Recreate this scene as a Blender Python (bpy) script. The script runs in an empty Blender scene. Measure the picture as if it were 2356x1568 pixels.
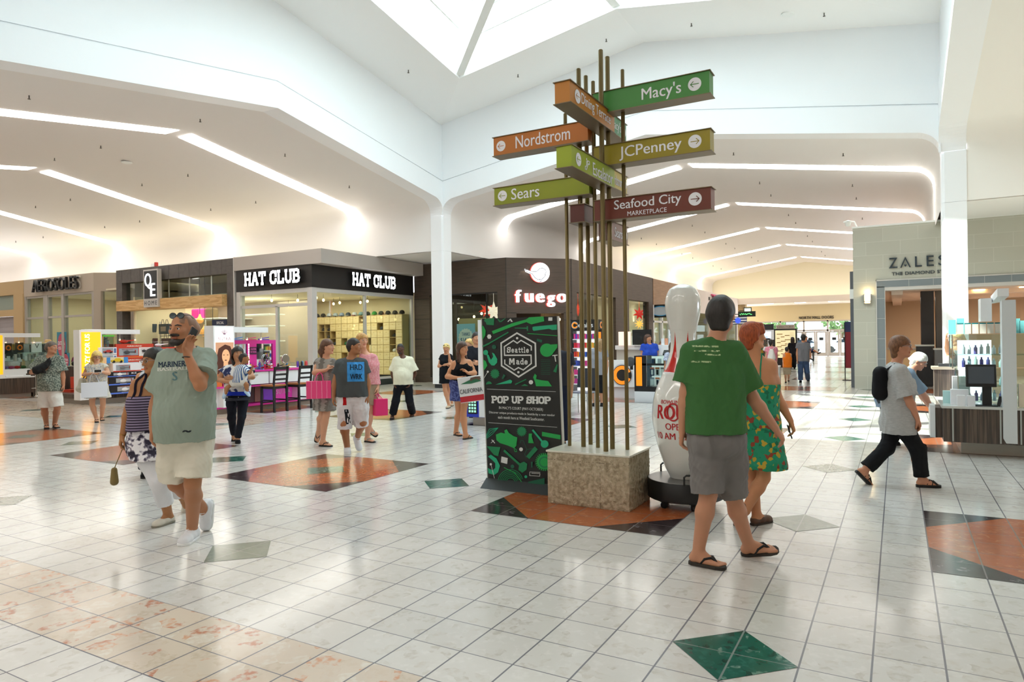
import bpy, bmesh, math, random
import numpy as np
from mathutils import Vector, Matrix
from mathutils.bvhtree import BVHTree
random.seed(7); np.random.seed(7)
SC = bpy.context.scene
COL = SC.collection
# ------------------------------------------------------------------ camera, light, exposure
CAM = np.array([1.650, -2.877, 1.572]); YAW = 2.086086; PIT = 0.000622; ROL = 0.0135; FPX = 1566.634
W0, H0 = 2356, 1568
_cy, _sy, _cp, _sp, _cr, _sr = (math.cos(YAW), math.sin(YAW), math.cos(PIT), math.sin(PIT), math.cos(ROL), math.sin(ROL))
FWD = np.array([_cy*_cp, _sy*_cp, _sp]); RGT = np.array([_sy, -_cy, 0.]); UPV = np.array([-_cy*_sp, -_sy*_sp, _cp])
def make_camera():
    cd = bpy.data.cameras.new('camera'); co = bpy.data.objects.new('camera', cd); COL.objects.link(co)
    r = RGT*_cr - UPV*_sr; u = RGT*_sr + UPV*_cr
    m = Matrix(((r[0], u[0], -FWD[0], CAM[0]), (r[1], u[1], -FWD[1], CAM[1]), (r[2], u[2], -FWD[2], CAM[2]), (0, 0, 0, 1)))
    co.matrix_world = m
    cd.sensor_width = 36; cd.lens = FPX/W0*36; cd.clip_start = .05; cd.clip_end = 400
    SC.camera = co
make_camera()
vs = SC.view_settings
SC.display_settings.display_device = 'sRGB'
vs.view_transform = 'Standard'; vs.look = 'None'; vs.gamma = 1; vs.use_curve_mapping = False
vs.exposure = 0.62
cyc = SC.cycles
cyc.max_bounces = 8; cyc.diffuse_bounces = 5; cyc.glossy_bounces = 3; cyc.transmission_bounces = 4; cyc.transparent_max_bounces = 10
cyc.caustics_reflective = False; cyc.caustics_refractive = False; cyc.sample_clamp_indirect = 6
cyc.use_denoising = True
def make_world():
    w = bpy.data.worlds.new('world'); SC.world = w; w.use_nodes = True
    b = w.node_tree.nodes['Background']; b.inputs[0].default_value = (.87, .93, 1.04, 1); b.inputs[1].default_value = 4.6
def lamp(name, kind, loc, energy, color=(1, 1, 1), size=1, size_y=None, aim=None, **kw):
    ld = bpy.data.lights.new(name, kind); ld.energy = energy; ld.color = color
    lo = bpy.data.objects.new(name, ld); COL.objects.link(lo); lo.location = loc
    if kind == 'AREA':
        ld.size = size
        if size_y: ld.shape = 'RECTANGLE'; ld.size_y = size_y
    elif kind != 'SUN': ld.shadow_soft_size = size
    if aim is not None: lo.rotation_euler = Vector(aim).to_track_quat('-Z', 'Y').to_euler()
    for k, v in kw.items(): setattr(ld, k, v)
    return lo
make_world()
lamp('sun', 'SUN', (-20, -10, 30), 11, (1, .97, .9), aim=(.86, .42, -1)).data.angle = .012
# _pt = lamp('skylight_portal', 'AREA', (-4.625, 9.1, 11.4), 1, (1, 1, 1), 9.6, 9.6, aim=(0, 0, -1)); _pt.data.cycles.is_portal = True
# cove lights on top of the shop fronts, tucked behind their parapets and aimed at the upper walls
WARM = (1, .94, .84)
lamp('cove_west', 'AREA', (-26.5, 15.2, 4.95), 30, WARM, 20, .25, aim=(0, 1, .9))
lamp('cove_north', 'AREA', (-10.9, 38.5, 4.95), 42, WARM, .25, 30, aim=(-1, 0, .9))
lamp('cove_end', 'AREA', (-4.6, 54.6, 4.75), 24, WARM, 13, .25, aim=(0, 1, 1.2))
lamp('cove_north_east', 'AREA', (1.6, 38.5, 4.95), 30, WARM, .25, 30, aim=(1, 0, .9))
# ------------------------------------------------------------------ helpers
def px_ray(x, y):
    u = (x-W0/2)/FPX; v = -(y-H0/2)/FPX
    X = u*_cr + v*_sr; Y = -u*_sr + v*_cr
    return FWD + RGT*X + UPV*Y
def on_floor(x, y, z=0): d = px_ray(x, y); return CAM + d*((z-CAM[2])/d[2])
def on_x(x, y, X): d = px_ray(x, y); return CAM + d*((X-CAM[0])/d[0])
def on_y(x, y, Y): d = px_ray(x, y); return CAM + d*((Y-CAM[1])/d[1])
def lin(h):
    if isinstance(h, str):
        h = h.lstrip('#'); c = [int(h[i:i+2], 16)/255 for i in (0, 2, 4)]
    else: c = list(h)
    return tuple((x/12.92 if x <= .04045 else ((x+.055)/1.055)**2.4) for x in c) + (1,)
ORG = {}
class MB:
    def __init__(s): s.v = []; s.f = []; s.m = []
    def add(s, vs, fs, mat=0):
        n = len(s.v); s.v += [tuple(map(float, p)) for p in vs]
        s.f += [tuple(i+n for i in f) for f in fs]; s.m += [mat]*len(fs); return s
    def box(s, a, b, mat=0):
        x0, y0, z0 = a; x1, y1, z1 = b
        return s.obox((x0, y0, z0), (x1-x0, 0, 0), (0, y1-y0, 0), (0, 0, z1-z0), mat)
    def obox(s, o, ex, ey, ez, mat=0):
        o, ex, ey, ez = map(np.array, (o, ex, ey, ez)); P = [o+ex*i+ey*j+ez*k for k in (0, 1) for j in (0, 1) for i in (0, 1)]
        F = [(0, 2, 3, 1), (4, 5, 7, 6), (0, 1, 5, 4), (2, 6, 7, 3), (0, 4, 6, 2), (1, 3, 7, 5)]
        if np.dot(np.cross(ex, ey), ez) < 0: F = [f[::-1] for f in F]
        return s.add(P, F, mat)
    def cbox(s, c, sx, sy, sz, rz=0, mat=0):   # c = centre of the bottom face
        ex = np.array((math.cos(rz), math.sin(rz), 0))*sx; ey = np.array((-math.sin(rz), math.cos(rz), 0))*sy
        return s.obox(np.array(c)-ex/2-ey/2, ex, ey, (0, 0, sz), mat)
    def prism(s, pts, vec, mat=0):
        pts = [np.array(p, float) for p in pts]; n = len(pts); vec = np.array(vec, float)
        nn = sum((np.cross(pts[i]-pts[0], pts[(i+1) % n]-pts[0]) for i in range(n)), np.zeros(3))
        if np.dot(nn, vec) > 0: pts = pts[::-1]
        F = [tuple(range(n)), tuple(range(2*n-1, n-1, -1))] + [(i, i+n, (i+1) % n+n, (i+1) % n) for i in range(n)]
        return s.add(pts+[p+vec for p in pts], F, mat)
    def tube(s, pts, r, n=8, mat=0, caps=True):
        pts = [np.array(p, float) for p in pts]; rr = r if hasattr(r, '__len__') else [r]*len(pts)
        V = []; prev = None
        for i, p in enumerate(pts):
            t = pts[min(i+1, len(pts)-1)]-pts[max(i-1, 0)]; t = t/(np.linalg.norm(t)+1e-9)
            if prev is None:
                a = np.array((0, 0, 1.)) if abs(t[2]) < .9 else np.array((1., 0, 0)); u = np.cross(t, a)
            else: u = prev-t*np.dot(prev, t)
            u = u/(np.linalg.norm(u)+1e-9); prev = u; w = np.cross(t, u)
            V += [p+rr[i]*(u*math.cos(2*math.pi*k/n)+w*math.sin(2*math.pi*k/n)) for k in range(n)]
        F = [(i*n+k, i*n+(k+1) % n, (i+1)*n+(k+1) % n, (i+1)*n+k) for i in range(len(pts)-1) for k in range(n)]
        if caps: F += [tuple(range(n-1, -1, -1)), tuple((len(pts)-1)*n+k for k in range(n))]
        return s.add(V, F, mat)
    def lathe(s, prof, c, n=24, mat=0, ax=None):
        c = np.array(c, float)
        if ax is None: ex, ey, ez = np.eye(3)
        else:
            ez = np.array(ax, float)/np.linalg.norm(ax); ex = np.cross(ez, (0, 0, 1) if abs(ez[2]) < .9 else (1, 0, 0)); ex = ex/np.linalg.norm(ex); ey = np.cross(ez, ex)
        V = [c+ez*z+r*(ex*math.cos(2*math.pi*k/n)+ey*math.sin(2*math.pi*k/n)) for r, z in prof for k in range(n)]
        m = len(prof); F = [(i*n+k, i*n+(k+1) % n, (i+1)*n+(k+1) % n, (i+1)*n+k) for i in range(m-1) for k in range(n)]
        F += [tuple(range(n-1, -1, -1)), tuple((m-1)*n+k for k in range(n))]
        return s.add(V, F, mat)
    def ell(s, c, rx, ry, rz, nu=16, nv=10, mat=0, M=None):
        V = []; F = []; M = np.eye(3) if M is None else M
        for j in range(1, nv):
            t = math.pi*j/nv
            for i in range(nu):
                p = 2*math.pi*i/nu; V.append(np.array(c)+M@np.array((rx*math.sin(t)*math.cos(p), ry*math.sin(t)*math.sin(p), rz*math.cos(t))))
        V += [np.array(c)+M@np.array((0, 0, rz)), np.array(c)-M@np.array((0, 0, rz))]; a, b = len(V)-2, len(V)-1
        for j in range(nv-2):
            for i in range(nu): F.append((j*nu+i, (j+1)*nu+i, (j+1)*nu+(i+1) % nu, j*nu+(i+1) % nu))
        for i in range(nu): F.append((a, i, (i+1) % nu)); F.append((b, (nv-2)*nu+(i+1) % nu, (nv-2)*nu+i))
        return s.add(V, F, mat)
    def quad(s, a, b, c, d, mat=0): return s.add([a, b, c, d], [(0, 1, 2, 3)], mat)
    def build(s, name, mats, parent=None, smooth=0, bevel=0, origin=None):
        if not isinstance(mats, (list, tuple)): mats = [mats]
        V = np.array(s.v, float).reshape(-1, 3)
        if parent is not None: org = ORG[parent.name]
        elif origin is not None: org = np.array(origin, float)
        else:
            lo, hi = V.min(0), V.max(0); org = np.array(((lo[0]+hi[0])/2, (lo[1]+hi[1])/2, lo[2]))
        me = bpy.data.meshes.new(name); me.from_pydata((V-org).tolist(), [], s.f)
        for m in mats: me.materials.append(m)
        if len(mats) > 1: me.polygons.foreach_set('material_index', s.m)
        if smooth:
            me.polygons.foreach_set('use_smooth', [True]*len(me.polygons)); me.set_sharp_from_angle(angle=math.radians(smooth))
        o = bpy.data.objects.new(name, me); COL.objects.link(o)
        if parent is not None: o.parent = parent
        else: o.location = org
        ORG[o.name] = org
        if bevel:
            b = o.modifiers.new('edge', 'BEVEL'); b.width = bevel; b.segments = 2; b.limit_method = 'ANGLE'; b.angle_limit = .7
        return o
def tag(o, label, cat, group=None, kind=None):
    o['label'] = label; o['category'] = cat
    if group: o['group'] = group
    if kind: o['kind'] = kind
    return o
def struct(o, label=None):
    o['kind'] = 'structure'
    if label: o['label'] = label
    return o
def empty(name, loc, label, cat, group=None):
    o = bpy.data.objects.new(name, None); COL.objects.link(o); o.location = tuple(map(float, loc)); o.empty_display_size = .1
    ORG[o.name] = np.array(loc, float); return tag(o, label, cat, group)
def copy_tree(o, loc=None, rz=None, label=None, parent=None):
    c = o.copy(); COL.objects.link(c)
    if parent is not None: c.parent = parent
    if loc is not None: c.location = tuple(map(float, loc))
    if rz is not None: c.rotation_euler = (0, 0, rz)
    if label: c['label'] = label
    for ch in list(o.children): copy_tree(ch, parent=c)
    return c
# ------------------------------------------------------------------ materials
MATS = {}
def mat(name, color='#808080', rough=.5, metal=0., emit=None, es=0., alpha=None, spec=.5, coat=0):
    if name in MATS: return MATS[name]
    m = bpy.data.materials.new(name); m.use_nodes = True; b = m.node_tree.nodes['Principled BSDF']
    b.inputs['Base Color'].default_value = lin(color); b.inputs['Roughness'].default_value = rough; b.inputs['Metallic'].default_value = metal
    b.inputs['Specular IOR Level'].default_value = spec
    if coat: b.inputs['Coat Weight'].default_value = coat; b.inputs['Coat Roughness'].default_value = .05
    if es: b.inputs['Emission Color'].default_value = lin(emit or color); b.inputs['Emission Strength'].default_value = es
    if alpha is not None: b.inputs['Alpha'].default_value = alpha
    MATS[name] = m; return m
def nt(m): return m.node_tree.nodes, m.node_tree.links, m.node_tree.nodes['Principled BSDF']
def ramp(N, stops, interp='LINEAR'):
    r = N.new('ShaderNodeValToRGB'); r.color_ramp.interpolation = interp; e = r.color_ramp.elements
    while len(e) < len(stops): e.new(.5)
    for el, (p, c) in zip(e, stops): el.position = p; el.color = lin(c)
    return r
def coords(N, L, scale=(1, 1, 1), rot=(0, 0, 0), kind='Object'):
    t = N.new('ShaderNodeTexCoord'); mp = N.new('ShaderNodeMapping'); mp.inputs['Scale'].default_value = scale; mp.inputs['Rotation'].default_value = rot
    L.new(t.outputs[kind], mp.inputs[0]); return mp
def noise_mat(name, stops, scale=5, detail=4, rough=.6, bump=0, vscale=(1, 1, 1), rot=(0, 0, 0), kind='noise', interp='LINEAR', metal=0, bdist=.01, spec=.5):
    if name in MATS: return MATS[name]
    m = mat(name, '#808080', rough, metal, spec=spec); N, L, b = nt(m); mp = coords(N, L, vscale, rot)
    if kind == 'noise': t = N.new('ShaderNodeTexNoise'); t.inputs['Detail'].default_value = detail; out = t.outputs[0]
    elif kind == 'cells': t = N.new('ShaderNodeTexVoronoi'); out = t.outputs['Color']
    elif kind == 'dist': t = N.new('ShaderNodeTexVoronoi'); out = t.outputs['Distance']
    else: t = N.new('ShaderNodeTexWave'); t.inputs['Distortion'].default_value = detail; out = t.outputs['Fac' if 'Fac' in t.outputs else 1]
    t.inputs['Scale'].default_value = scale; L.new(mp.outputs[0], t.inputs['Vector'])
    r = ramp(N, stops, interp); L.new(out, r.inputs[0]); L.new(r.outputs[0], b.inputs['Base Color'])
    if bump:
        bp = N.new('ShaderNodeBump'); bp.inputs['Strength'].default_value = bump; bp.inputs['Distance'].default_value = bdist
        L.new(out, bp.inputs['Height']); L.new(bp.outputs[0], b.inputs['Normal'])
    return m
def glass(name='glass', tint='#eef5f2', refl=.06):
    if name in MATS: return MATS[name]
    m = bpy.data.materials.new(name); m.use_nodes = True; N = m.node_tree.nodes; L = m.node_tree.links; N.clear()
    o = N.new('ShaderNodeOutputMaterial'); mx = N.new('ShaderNodeMixShader'); t = N.new('ShaderNodeBsdfTransparent'); g = N.new('ShaderNodeBsdfGlossy')
    t.inputs[0].default_value = lin(tint); g.inputs['Roughness'].default_value = .02; mx.inputs[0].default_value = refl
    L.new(t.outputs[0], mx.inputs[1]); L.new(g.outputs[0], mx.inputs[2]); L.new(mx.outputs[0], o.inputs[0]); MATS[name] = m; return m
GLASS = glass()
WHITE = mat('white_paint', '#f1f4f2', .6, spec=.3)
BEAM = mat('white_beam_paint', '#f3f5f7', .5, spec=.3)
CEILW = mat('court_ceiling_paint', '#f7f8f7', .8, spec=.2)
CEILT = mat('corridor_ceiling_paint', '#eae7e4', .8, spec=.2)
WALLC = mat('upper_wall_paint', '#f1eee8', .8, spec=.2)
LITE = mat('light_tube_diffuser', '#ffffff', .5, emit='#fffcf6', es=6)
BLK = mat('black_satin', '#121314', .4)
DARK = mat('charcoal_satin', '#2c2d30', .5)
STEEL = mat('brushed_steel', '#b9b7b2', .35, .9)
CHROME = mat('chrome', '#d8d8d8', .12, 1)
WHT = mat('white_satin', '#e9ebec', .35)
PAPER = mat('white_paper', '#eceef2', .6)
# ------------------------------------------------------------------ lettering
_TXT = {}
def text_geo(body, bold=0., shear=0.):
    k = (body, bold, shear)
    if k in _TXT: return _TXT[k]
    cu = bpy.data.curves.new('lettering', 'FONT'); cu.body = body; cu.size = 1; cu.shear = shear; cu.resolution_u = 3
    o = bpy.data.objects.new('lettering', cu); COL.objects.link(o); dg = bpy.context.evaluated_depsgraph_get()
    me = bpy.data.meshes.new_from_object(o.evaluated_get(dg))
    V = np.array([v.co[:] for v in me.vertices]).reshape(-1, 3); F = [tuple(p.vertices) for p in me.polygons]
    bpy.data.objects.remove(o); bpy.data.curves.remove(cu); bpy.data.meshes.remove(me)
    if bold:      # a heavier cut: the outline laid down twice, a little apart
        n = len(V); V = np.concatenate([V-[bold, 0, 0], V+[bold, 0, .009]]); F = F+[tuple(i+n for i in f) for f in F]
    lo, hi = V.min(0), V.max(0); V = V-[lo[0], lo[1], 0]; _TXT[k] = (V, F, hi[0]-lo[0], hi[1]-lo[1]); return _TXT[k]
def put_text(mb, body, o, ex, ey, w=None, h=None, mat=0, bold=0., lift=.004, depth=0., shear=0., center=True, geo=None):
    """lettering in the plane (ex, ey) at o (its centre); w, h = size wanted; depth = thickness towards the viewer"""
    V, F, tw, th = geo or text_geo(body, bold, shear)
    ex, ey = np.array(ex, float), np.array(ey, float); ex = ex/np.linalg.norm(ex); ey = ey/np.linalg.norm(ey); n = np.cross(ex, ey)
    if w is None: sx = sy = h/th
    elif h is None: sx = sy = w/tw
    else: sx, sy = w/tw, h/th
    off = (tw/2, th/2) if center else (0, 0); o = np.array(o, float)
    P = [o+ex*(v[0]-off[0])*sx+ey*(v[1]-off[1])*sy+n*(lift+depth+v[2]*abs(sy)) for v in V]
    mb.add(P, F, mat)
    if depth:
        cnt = {}
        for f in F:
            for a, b in zip(f, f[1:]+f[:1]): cnt[(a, b)] = 1
        sd = [(a, b) for a, b in cnt if (b, a) not in cnt]; Q = [p-n*depth for p in P]; nP = len(P)
        mb.add(P+Q, [(b, a, a+nP, b+nP) for a, b in sd], mat)
# block slab letters drawn as strokes: unit cell 0.8 x 1
SL = {'H': [[(.1, 0), (.1, 1)], [(.7, 0), (.7, 1)], [(.1, .5), (.7, .5)], 's', (-.06, 0, .26, 0), (.54, 0, .86, 0), (-.06, 1, .26, 1), (.54, 1, .86, 1)],
 'A': [[(.08, 0), (.36, 1), (.44, 1), (.72, 0)], [(.2, .35), (.6, .35)], 's', (-.06, 0, .24, 0), (.56, 0, .86, 0)],
 'T': [[(.4, 0), (.4, 1)], [(.02, .78), (.02, 1), (.78, 1), (.78, .78)], 's', (.24, 0, .56, 0)],
 'C': [[(.76, .66), (.76, .8), (.62, .97), (.4, 1), (.2, .94), (.08, .75), (.08, .25), (.2, .06), (.4, 0), (.62, .03), (.76, .2), (.76, .3)], [(.76, .62), (.76, 1)]],
 'L': [[(.15, 1), (.15, 0), (.72, 0), (.72, .28)], 's', (-.02, 0, .2, 0), (-.02, 1, .34, 1)],
 'U': [[(.1, 1), (.1, .25), (.22, .05), (.4, 0), (.58, .05), (.7, .25), (.7, 1)], 's', (-.06, 1, .26, 1), (.54, 1, .86, 1)],
 'B': [[(.12, 0), (.12, 1)], [(.0, 1), (.5, 1), (.66, .92), (.68, .75), (.6, .58), (.45, .53), (.12, .53)], [(.45, .53), (.66, .45), (.74, .27), (.68, .08), (.5, 0), (.0, 0)]],
 'P': [[(.12, 0), (.12, 1)], [(.0, 1), (.5, 1), (.68, .92), (.74, .74), (.68, .55), (.5, .46), (.12, .46)], 's', (-.04, 0, .32, 0)],
 'O': [[(.4, 1), (.6, .95), (.72, .78), (.72, .22), (.6, .05), (.4, 0), (.2, .05), (.08, .22), (.08, .78), (.2, .95), (.4, 1)]],
 'S': [[(.7, .68), (.68, .85), (.55, .97), (.38, 1), (.2, .95), (.1, .8), (.16, .64), (.38, .54), (.6, .44), (.7, .28), (.64, .08), (.42, 0), (.2, .04), (.1, .18), (.1, .32)], [(.72, .62), (.72, 1)], [(.08, .0), (.08, .38)]],
 'M': [[(.06, 0), (.06, 1), (.16, 1), (.42, .3), (.68, 1), (.78, 1), (.78, 0)], 's', (-.06, 0, .2, 0), (.64, 0, .92, 0)],
 'a': [[(.12, .6), (.4, .66), (.56, .52), (.56, 0), (.7, 0)], [(.56, .36), (.26, .36), (.1, .2), (.24, 0), (.42, .03), (.56, .14)]],
 'e': [[(.1, .34), (.62, .34), (.58, .54), (.36, .66), (.16, .56), (.08, .34), (.14, .1), (.36, 0), (.62, .1)]],
 't': [[(.28, .9), (.28, .12), (.4, 0), (.56, .06)], [(.08, .64), (.54, .64)]],
 'l': [[(.12, 1), (.3, 1), (.3, 0)], 's', (.1, 0, .5, 0)],
 'd': [[(.46, 1), (.62, 1), (.62, 0), (.74, 0)], [(.62, .56), (.36, .66), (.14, .52), (.1, .3), (.18, .06), (.4, 0), (.62, .12)]]}
def slab_geo(body, wt=.2, gap=.2, adv=None):
    V = []; F = []; x = 0
    def seg(p, q, w):
        p = np.array(p, float); q = np.array(q, float); d = q-p; l = np.linalg.norm(d)
        if l < 1e-6: return
        d = d/l; n = np.array((-d[1], d[0]))*w/2; e = d*w*.42; k = len(V)
        for c in (p-e-n, q+e-n, q+e+n, p-e+n): V.append((c[0]+x, c[1]*(1-wt)+wt/2, len(F)*1e-5))
        F.append((k, k+1, k+2, k+3))
    for ch in body:
        if ch == ' ': x += .45; continue
        serif = False
        for st in SL[ch]:
            if st == 's': serif = True; continue
            if serif: seg((st[0]+.08, st[1]), (st[2]-.08, st[3]), wt)
            else:
                for p, q in zip(st, st[1:]): seg(p, q, wt)
        x += (.8 if ch not in 'tl' else .56)+gap
    V = np.array(V); lo, hi = V.min(0), V.max(0); return V-[lo[0], lo[1], 0], F, hi[0]-lo[0], hi[1]-lo[1]
# ------------------------------------------------------------------ the building
T = .305
XW, XE, YS, YN = -11.85, 2.6, 2.0, 16.25
XM, YM = (XW+XE)/2, (YS+YN)/2
CWD = .5                      # column width and beam thickness
ZR, SLOPE, HALF = 7.5, .155, 7.15
def terrazzo(name, base, chips, rough=.16, cscale=16, grout='#757379', amount=.6):
    m = mat(name, base, rough); N, L, b = nt(m); tc = N.new('ShaderNodeTexCoord')
    def math_(op, a, bb=None):
        n = N.new('ShaderNodeMath'); n.operation = op
        for i, q in enumerate((a, bb)):
            if q is None: continue
            if isinstance(q, (int, float)): n.inputs[i].default_value = q
            else: L.new(q, n.inputs[i])
        return n.outputs[0]
    sp = N.new('ShaderNodeSeparateXYZ'); L.new(tc.outputs['Object'], sp.inputs[0])
    gx = math_('LESS_THAN', math_('PINGPONG', math_('DIVIDE', sp.outputs[0], T), .5), .0155)
    gy = math_('LESS_THAN', math_('PINGPONG', math_('DIVIDE', sp.outputs[1], T), .5), .0105)
    g = math_('MAXIMUM', gx, gy)
    fl = N.new('ShaderNodeVectorMath'); fl.operation = 'SNAP'; L.new(tc.outputs['Object'], fl.inputs[0]); fl.inputs[1].default_value = (T, T, 10)
    wn = N.new('ShaderNodeTexWhiteNoise'); L.new(fl.outputs[0], wn.inputs[0])
    # stone chips
    dn = N.new('ShaderNodeTexNoise'); dn.inputs['Scale'].default_value = 9; L.new(tc.outputs['Object'], dn.inputs['Vector'])
    av = N.new('ShaderNodeVectorMath'); av.operation = 'MULTIPLY_ADD'; L.new(dn.outputs['Color'], av.inputs[0]); av.inputs[1].default_value = (.1, .1, 0); L.new(tc.outputs['Object'], av.inputs[2])
    vo = N.new('ShaderNodeTexVoronoi'); vo.inputs['Scale'].default_value = cscale; L.new(av.outputs[0], vo.inputs['Vector'])
    bw = N.new('ShaderNodeSeparateColor'); L.new(vo.outputs['Color'], bw.inputs[0])
    rp = ramp(N, chips, 'CONSTANT'); L.new(bw.outputs[0], rp.inputs[0])
    ns = N.new('ShaderNodeTexNoise'); ns.inputs['Scale'].default_value = 26; ns.inputs['Detail'].default_value = 6; L.new(tc.outputs['Object'], ns.inputs['Vector'])
    f1 = ramp(N, [(.42, '#000000'), (.62, '#ffffff')]); L.new(ns.outputs[0], f1.inputs[0])
    mx = N.new('ShaderNodeMix'); mx.data_type = 'RGBA'; mx.inputs['A'].default_value = lin(base); L.new(rp.outputs[0], mx.inputs['B'])
    L.new(math_('MULTIPLY', f1.outputs[0], amount), mx.inputs['Factor'])
    hv = N.new('ShaderNodeHueSaturation'); L.new(mx.outputs['Result'], hv.inputs['Color'])
    L.new(math_('ADD', math_('MULTIPLY', wn.outputs[0], .09), .955), hv.inputs['Value'])
    m2 = N.new('ShaderNodeMix'); m2.data_type = 'RGBA'; L.new(g, m2.inputs['Factor']); L.new(hv.outputs[0], m2.inputs['A']); m2.inputs['B'].default_value = lin(grout)
    L.new(m2.outputs['Result'], b.inputs['Base Color'])
    L.new(math_('ADD', math_('MULTIPLY', ns.outputs[0], .1), rough-.05), b.inputs['Roughness'])
    return m
def make_floor():
    cream = terrazzo('cream_terrazzo', '#cdcac4', [(0, '#cdcac4'), (.3, '#d8d5d0'), (.55, '#c0b9ae'), (.7, '#d0cdc8'), (.9, '#b1a89c')])
    pink = terrazzo('pink_terrazzo', '#cdbfae', [(0, '#cfc0ae'), (.25, '#bfae98'), (.45, '#d8d2c6'), (.6, '#c98f6b'), (.72, '#c9b8a4'), (.88, '#b2633f')], cscale=11, amount=.8)
    orange = terrazzo('orange_terrazzo', '#a85a34', [(0, '#a9592f'), (.4, '#98502f'), (.65, '#b5683d'), (.85, '#c98452')], cscale=20, grout='#8a7464')
    black = terrazzo('black_terrazzo', '#35292b', [(0, '#2a2024'), (.5, '#45363a'), (.8, '#1c1719'), (.93, '#9a9296')], cscale=18, grout='#77706f')
    green = terrazzo('green_terrazzo', '#1f5a4c', [(0, '#1d5a4b'), (.4, '#2c6c5c'), (.65, '#16382f'), (.9, '#7fa294')], cscale=22, grout='#7d8a85', amount=.8)
    grey = terrazzo('grey_green_terrazzo', '#7c8273', [(0, '#7b8172'), (.4, '#868b7d'), (.7, '#6b6f63'), (.9, '#94978a')], cscale=22, grout='#94968c')
    mb = MB(); x0, x1, y0, y1 = -62, 30, -26, 62
    mb.quad((x0, y0, 0), (x1, y0, 0), (x1, y1, 0), (x0, y1, 0), 0)
    z = .001
    def poly(pts, mi, dz=0): mb.add([(p[0]*T, p[1]*T, z+dz) for p in pts], [tuple(range(len(pts)))], mi)
    poly([(-130, -3), (-1, -3), (-1, -1), (-130, -1)], 1)
    poly([(-130, 17), (-31, 17), (-31, 25), (-130, 25)], 1)
    poly([(-130, 27), (-43, 27), (-43, 30), (-130, 30)], 1)
    for i in range(-8, 6):
        for j in range(-2, 9):
            a, s = -18+12*i, 8+18*j
            if (i == -1 and j == -1) or a+6 > 60 or (j == -1): continue
            poly([(a+2, s), (a+4, s), (a+6, s+2), (a+6, s+4), (a+4, s+6), (a+2, s+6), (a, s+4), (a, s+2)], 2, .0008)
            for cx, cy, dx, dy in ((a, s, 1, 1), (a+6, s, -1, 1), (a+6, s+6, -1, -1), (a, s+6, 1, -1)):
                q = [(cx, cy), (cx+2*dx, cy), (cx, cy+2*dy)]; poly(q if dx*dy > 0 else q[::-1], 3, .0008)
            poly([(a+3, s+2), (a+4, s+3), (a+3, s+4), (a+2, s+3)], 4, .0016)
    for i in range(-8, 5):
        for j in range(-1, 18):
            cx, cy = 3+12*i, 2+9*j
            if cy < -2: continue
            gr = 5 if (cx, cy) in ((3, 11), (3, 20), (-9, 2), (-21, 2), (-33, 11)) else 4
            poly([(cx, cy-1), (cx+1, cy), (cx, cy+1), (cx-1, cy)], gr, .0008)
    struct(mb.build('floor', [cream, pink, orange, black, green, grey], origin=(0, 0, 0)), 'polished cream terrazzo tile floor with orange and green inlays')
def profile(R=.55, off=0., n=9, a=HALF, zr=ZR):
    """half profile of a corridor vault from the wall foot (t = a) to the ridge (t = 0); off pushes it outwards"""
    a = a+off; zr = zr+off; th = math.atan(SLOPE); R = R+off
    zc_line = lambda t: zr-SLOPE*t
    tc = a-R; zc = zc_line(tc)-R/math.cos(th)
    arc = [(tc+R*math.cos(q), zc+R*math.sin(q)) for q in np.linspace(0, math.pi/2-th, n)]
    return [(a, 0)]+arc+[(0, zr)]
def vault(P, zfoot):  # cut the profile's wall foot at zfoot
    return [(P[0][0], zfoot)]+P[1:]
def full(P): return [(-t, z) for t, z in P]+[(t, z) for t, z in P[::-1]][1:]
def place(axis, c):   # (t, z, s) -> world: axis 'x' runs along X (t along Y)
    return (lambda t, z, s: (s, c+t, z)) if axis == 'x' else (lambda t, z, s: (c+t, s, z))
def strip(mb, pts2, f, s0, s1, mi=0):
    V = [f(t, z, s0) for t, z in pts2]+[f(t, z, s1) for t, z in pts2]; n = len(pts2)
    mb.add(V, [(i, i+1, n+i+1, n+i) for i in range(n-1)], mi)
def shell_strip(mb, inner, outer, f, s0, s1, mi=0):
    strip(mb, inner, f, s0, s1, mi); strip(mb, outer, f, s0, s1, mi)
    n = len(inner)
    for s in (s0, s1): mb.add([f(t, z, s) for t, z in inner+outer], [(i, i+1, n+i+1, n+i) for i in range(n-1)], mi)
def zc_court(d): return 9.0+.165*d
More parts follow.
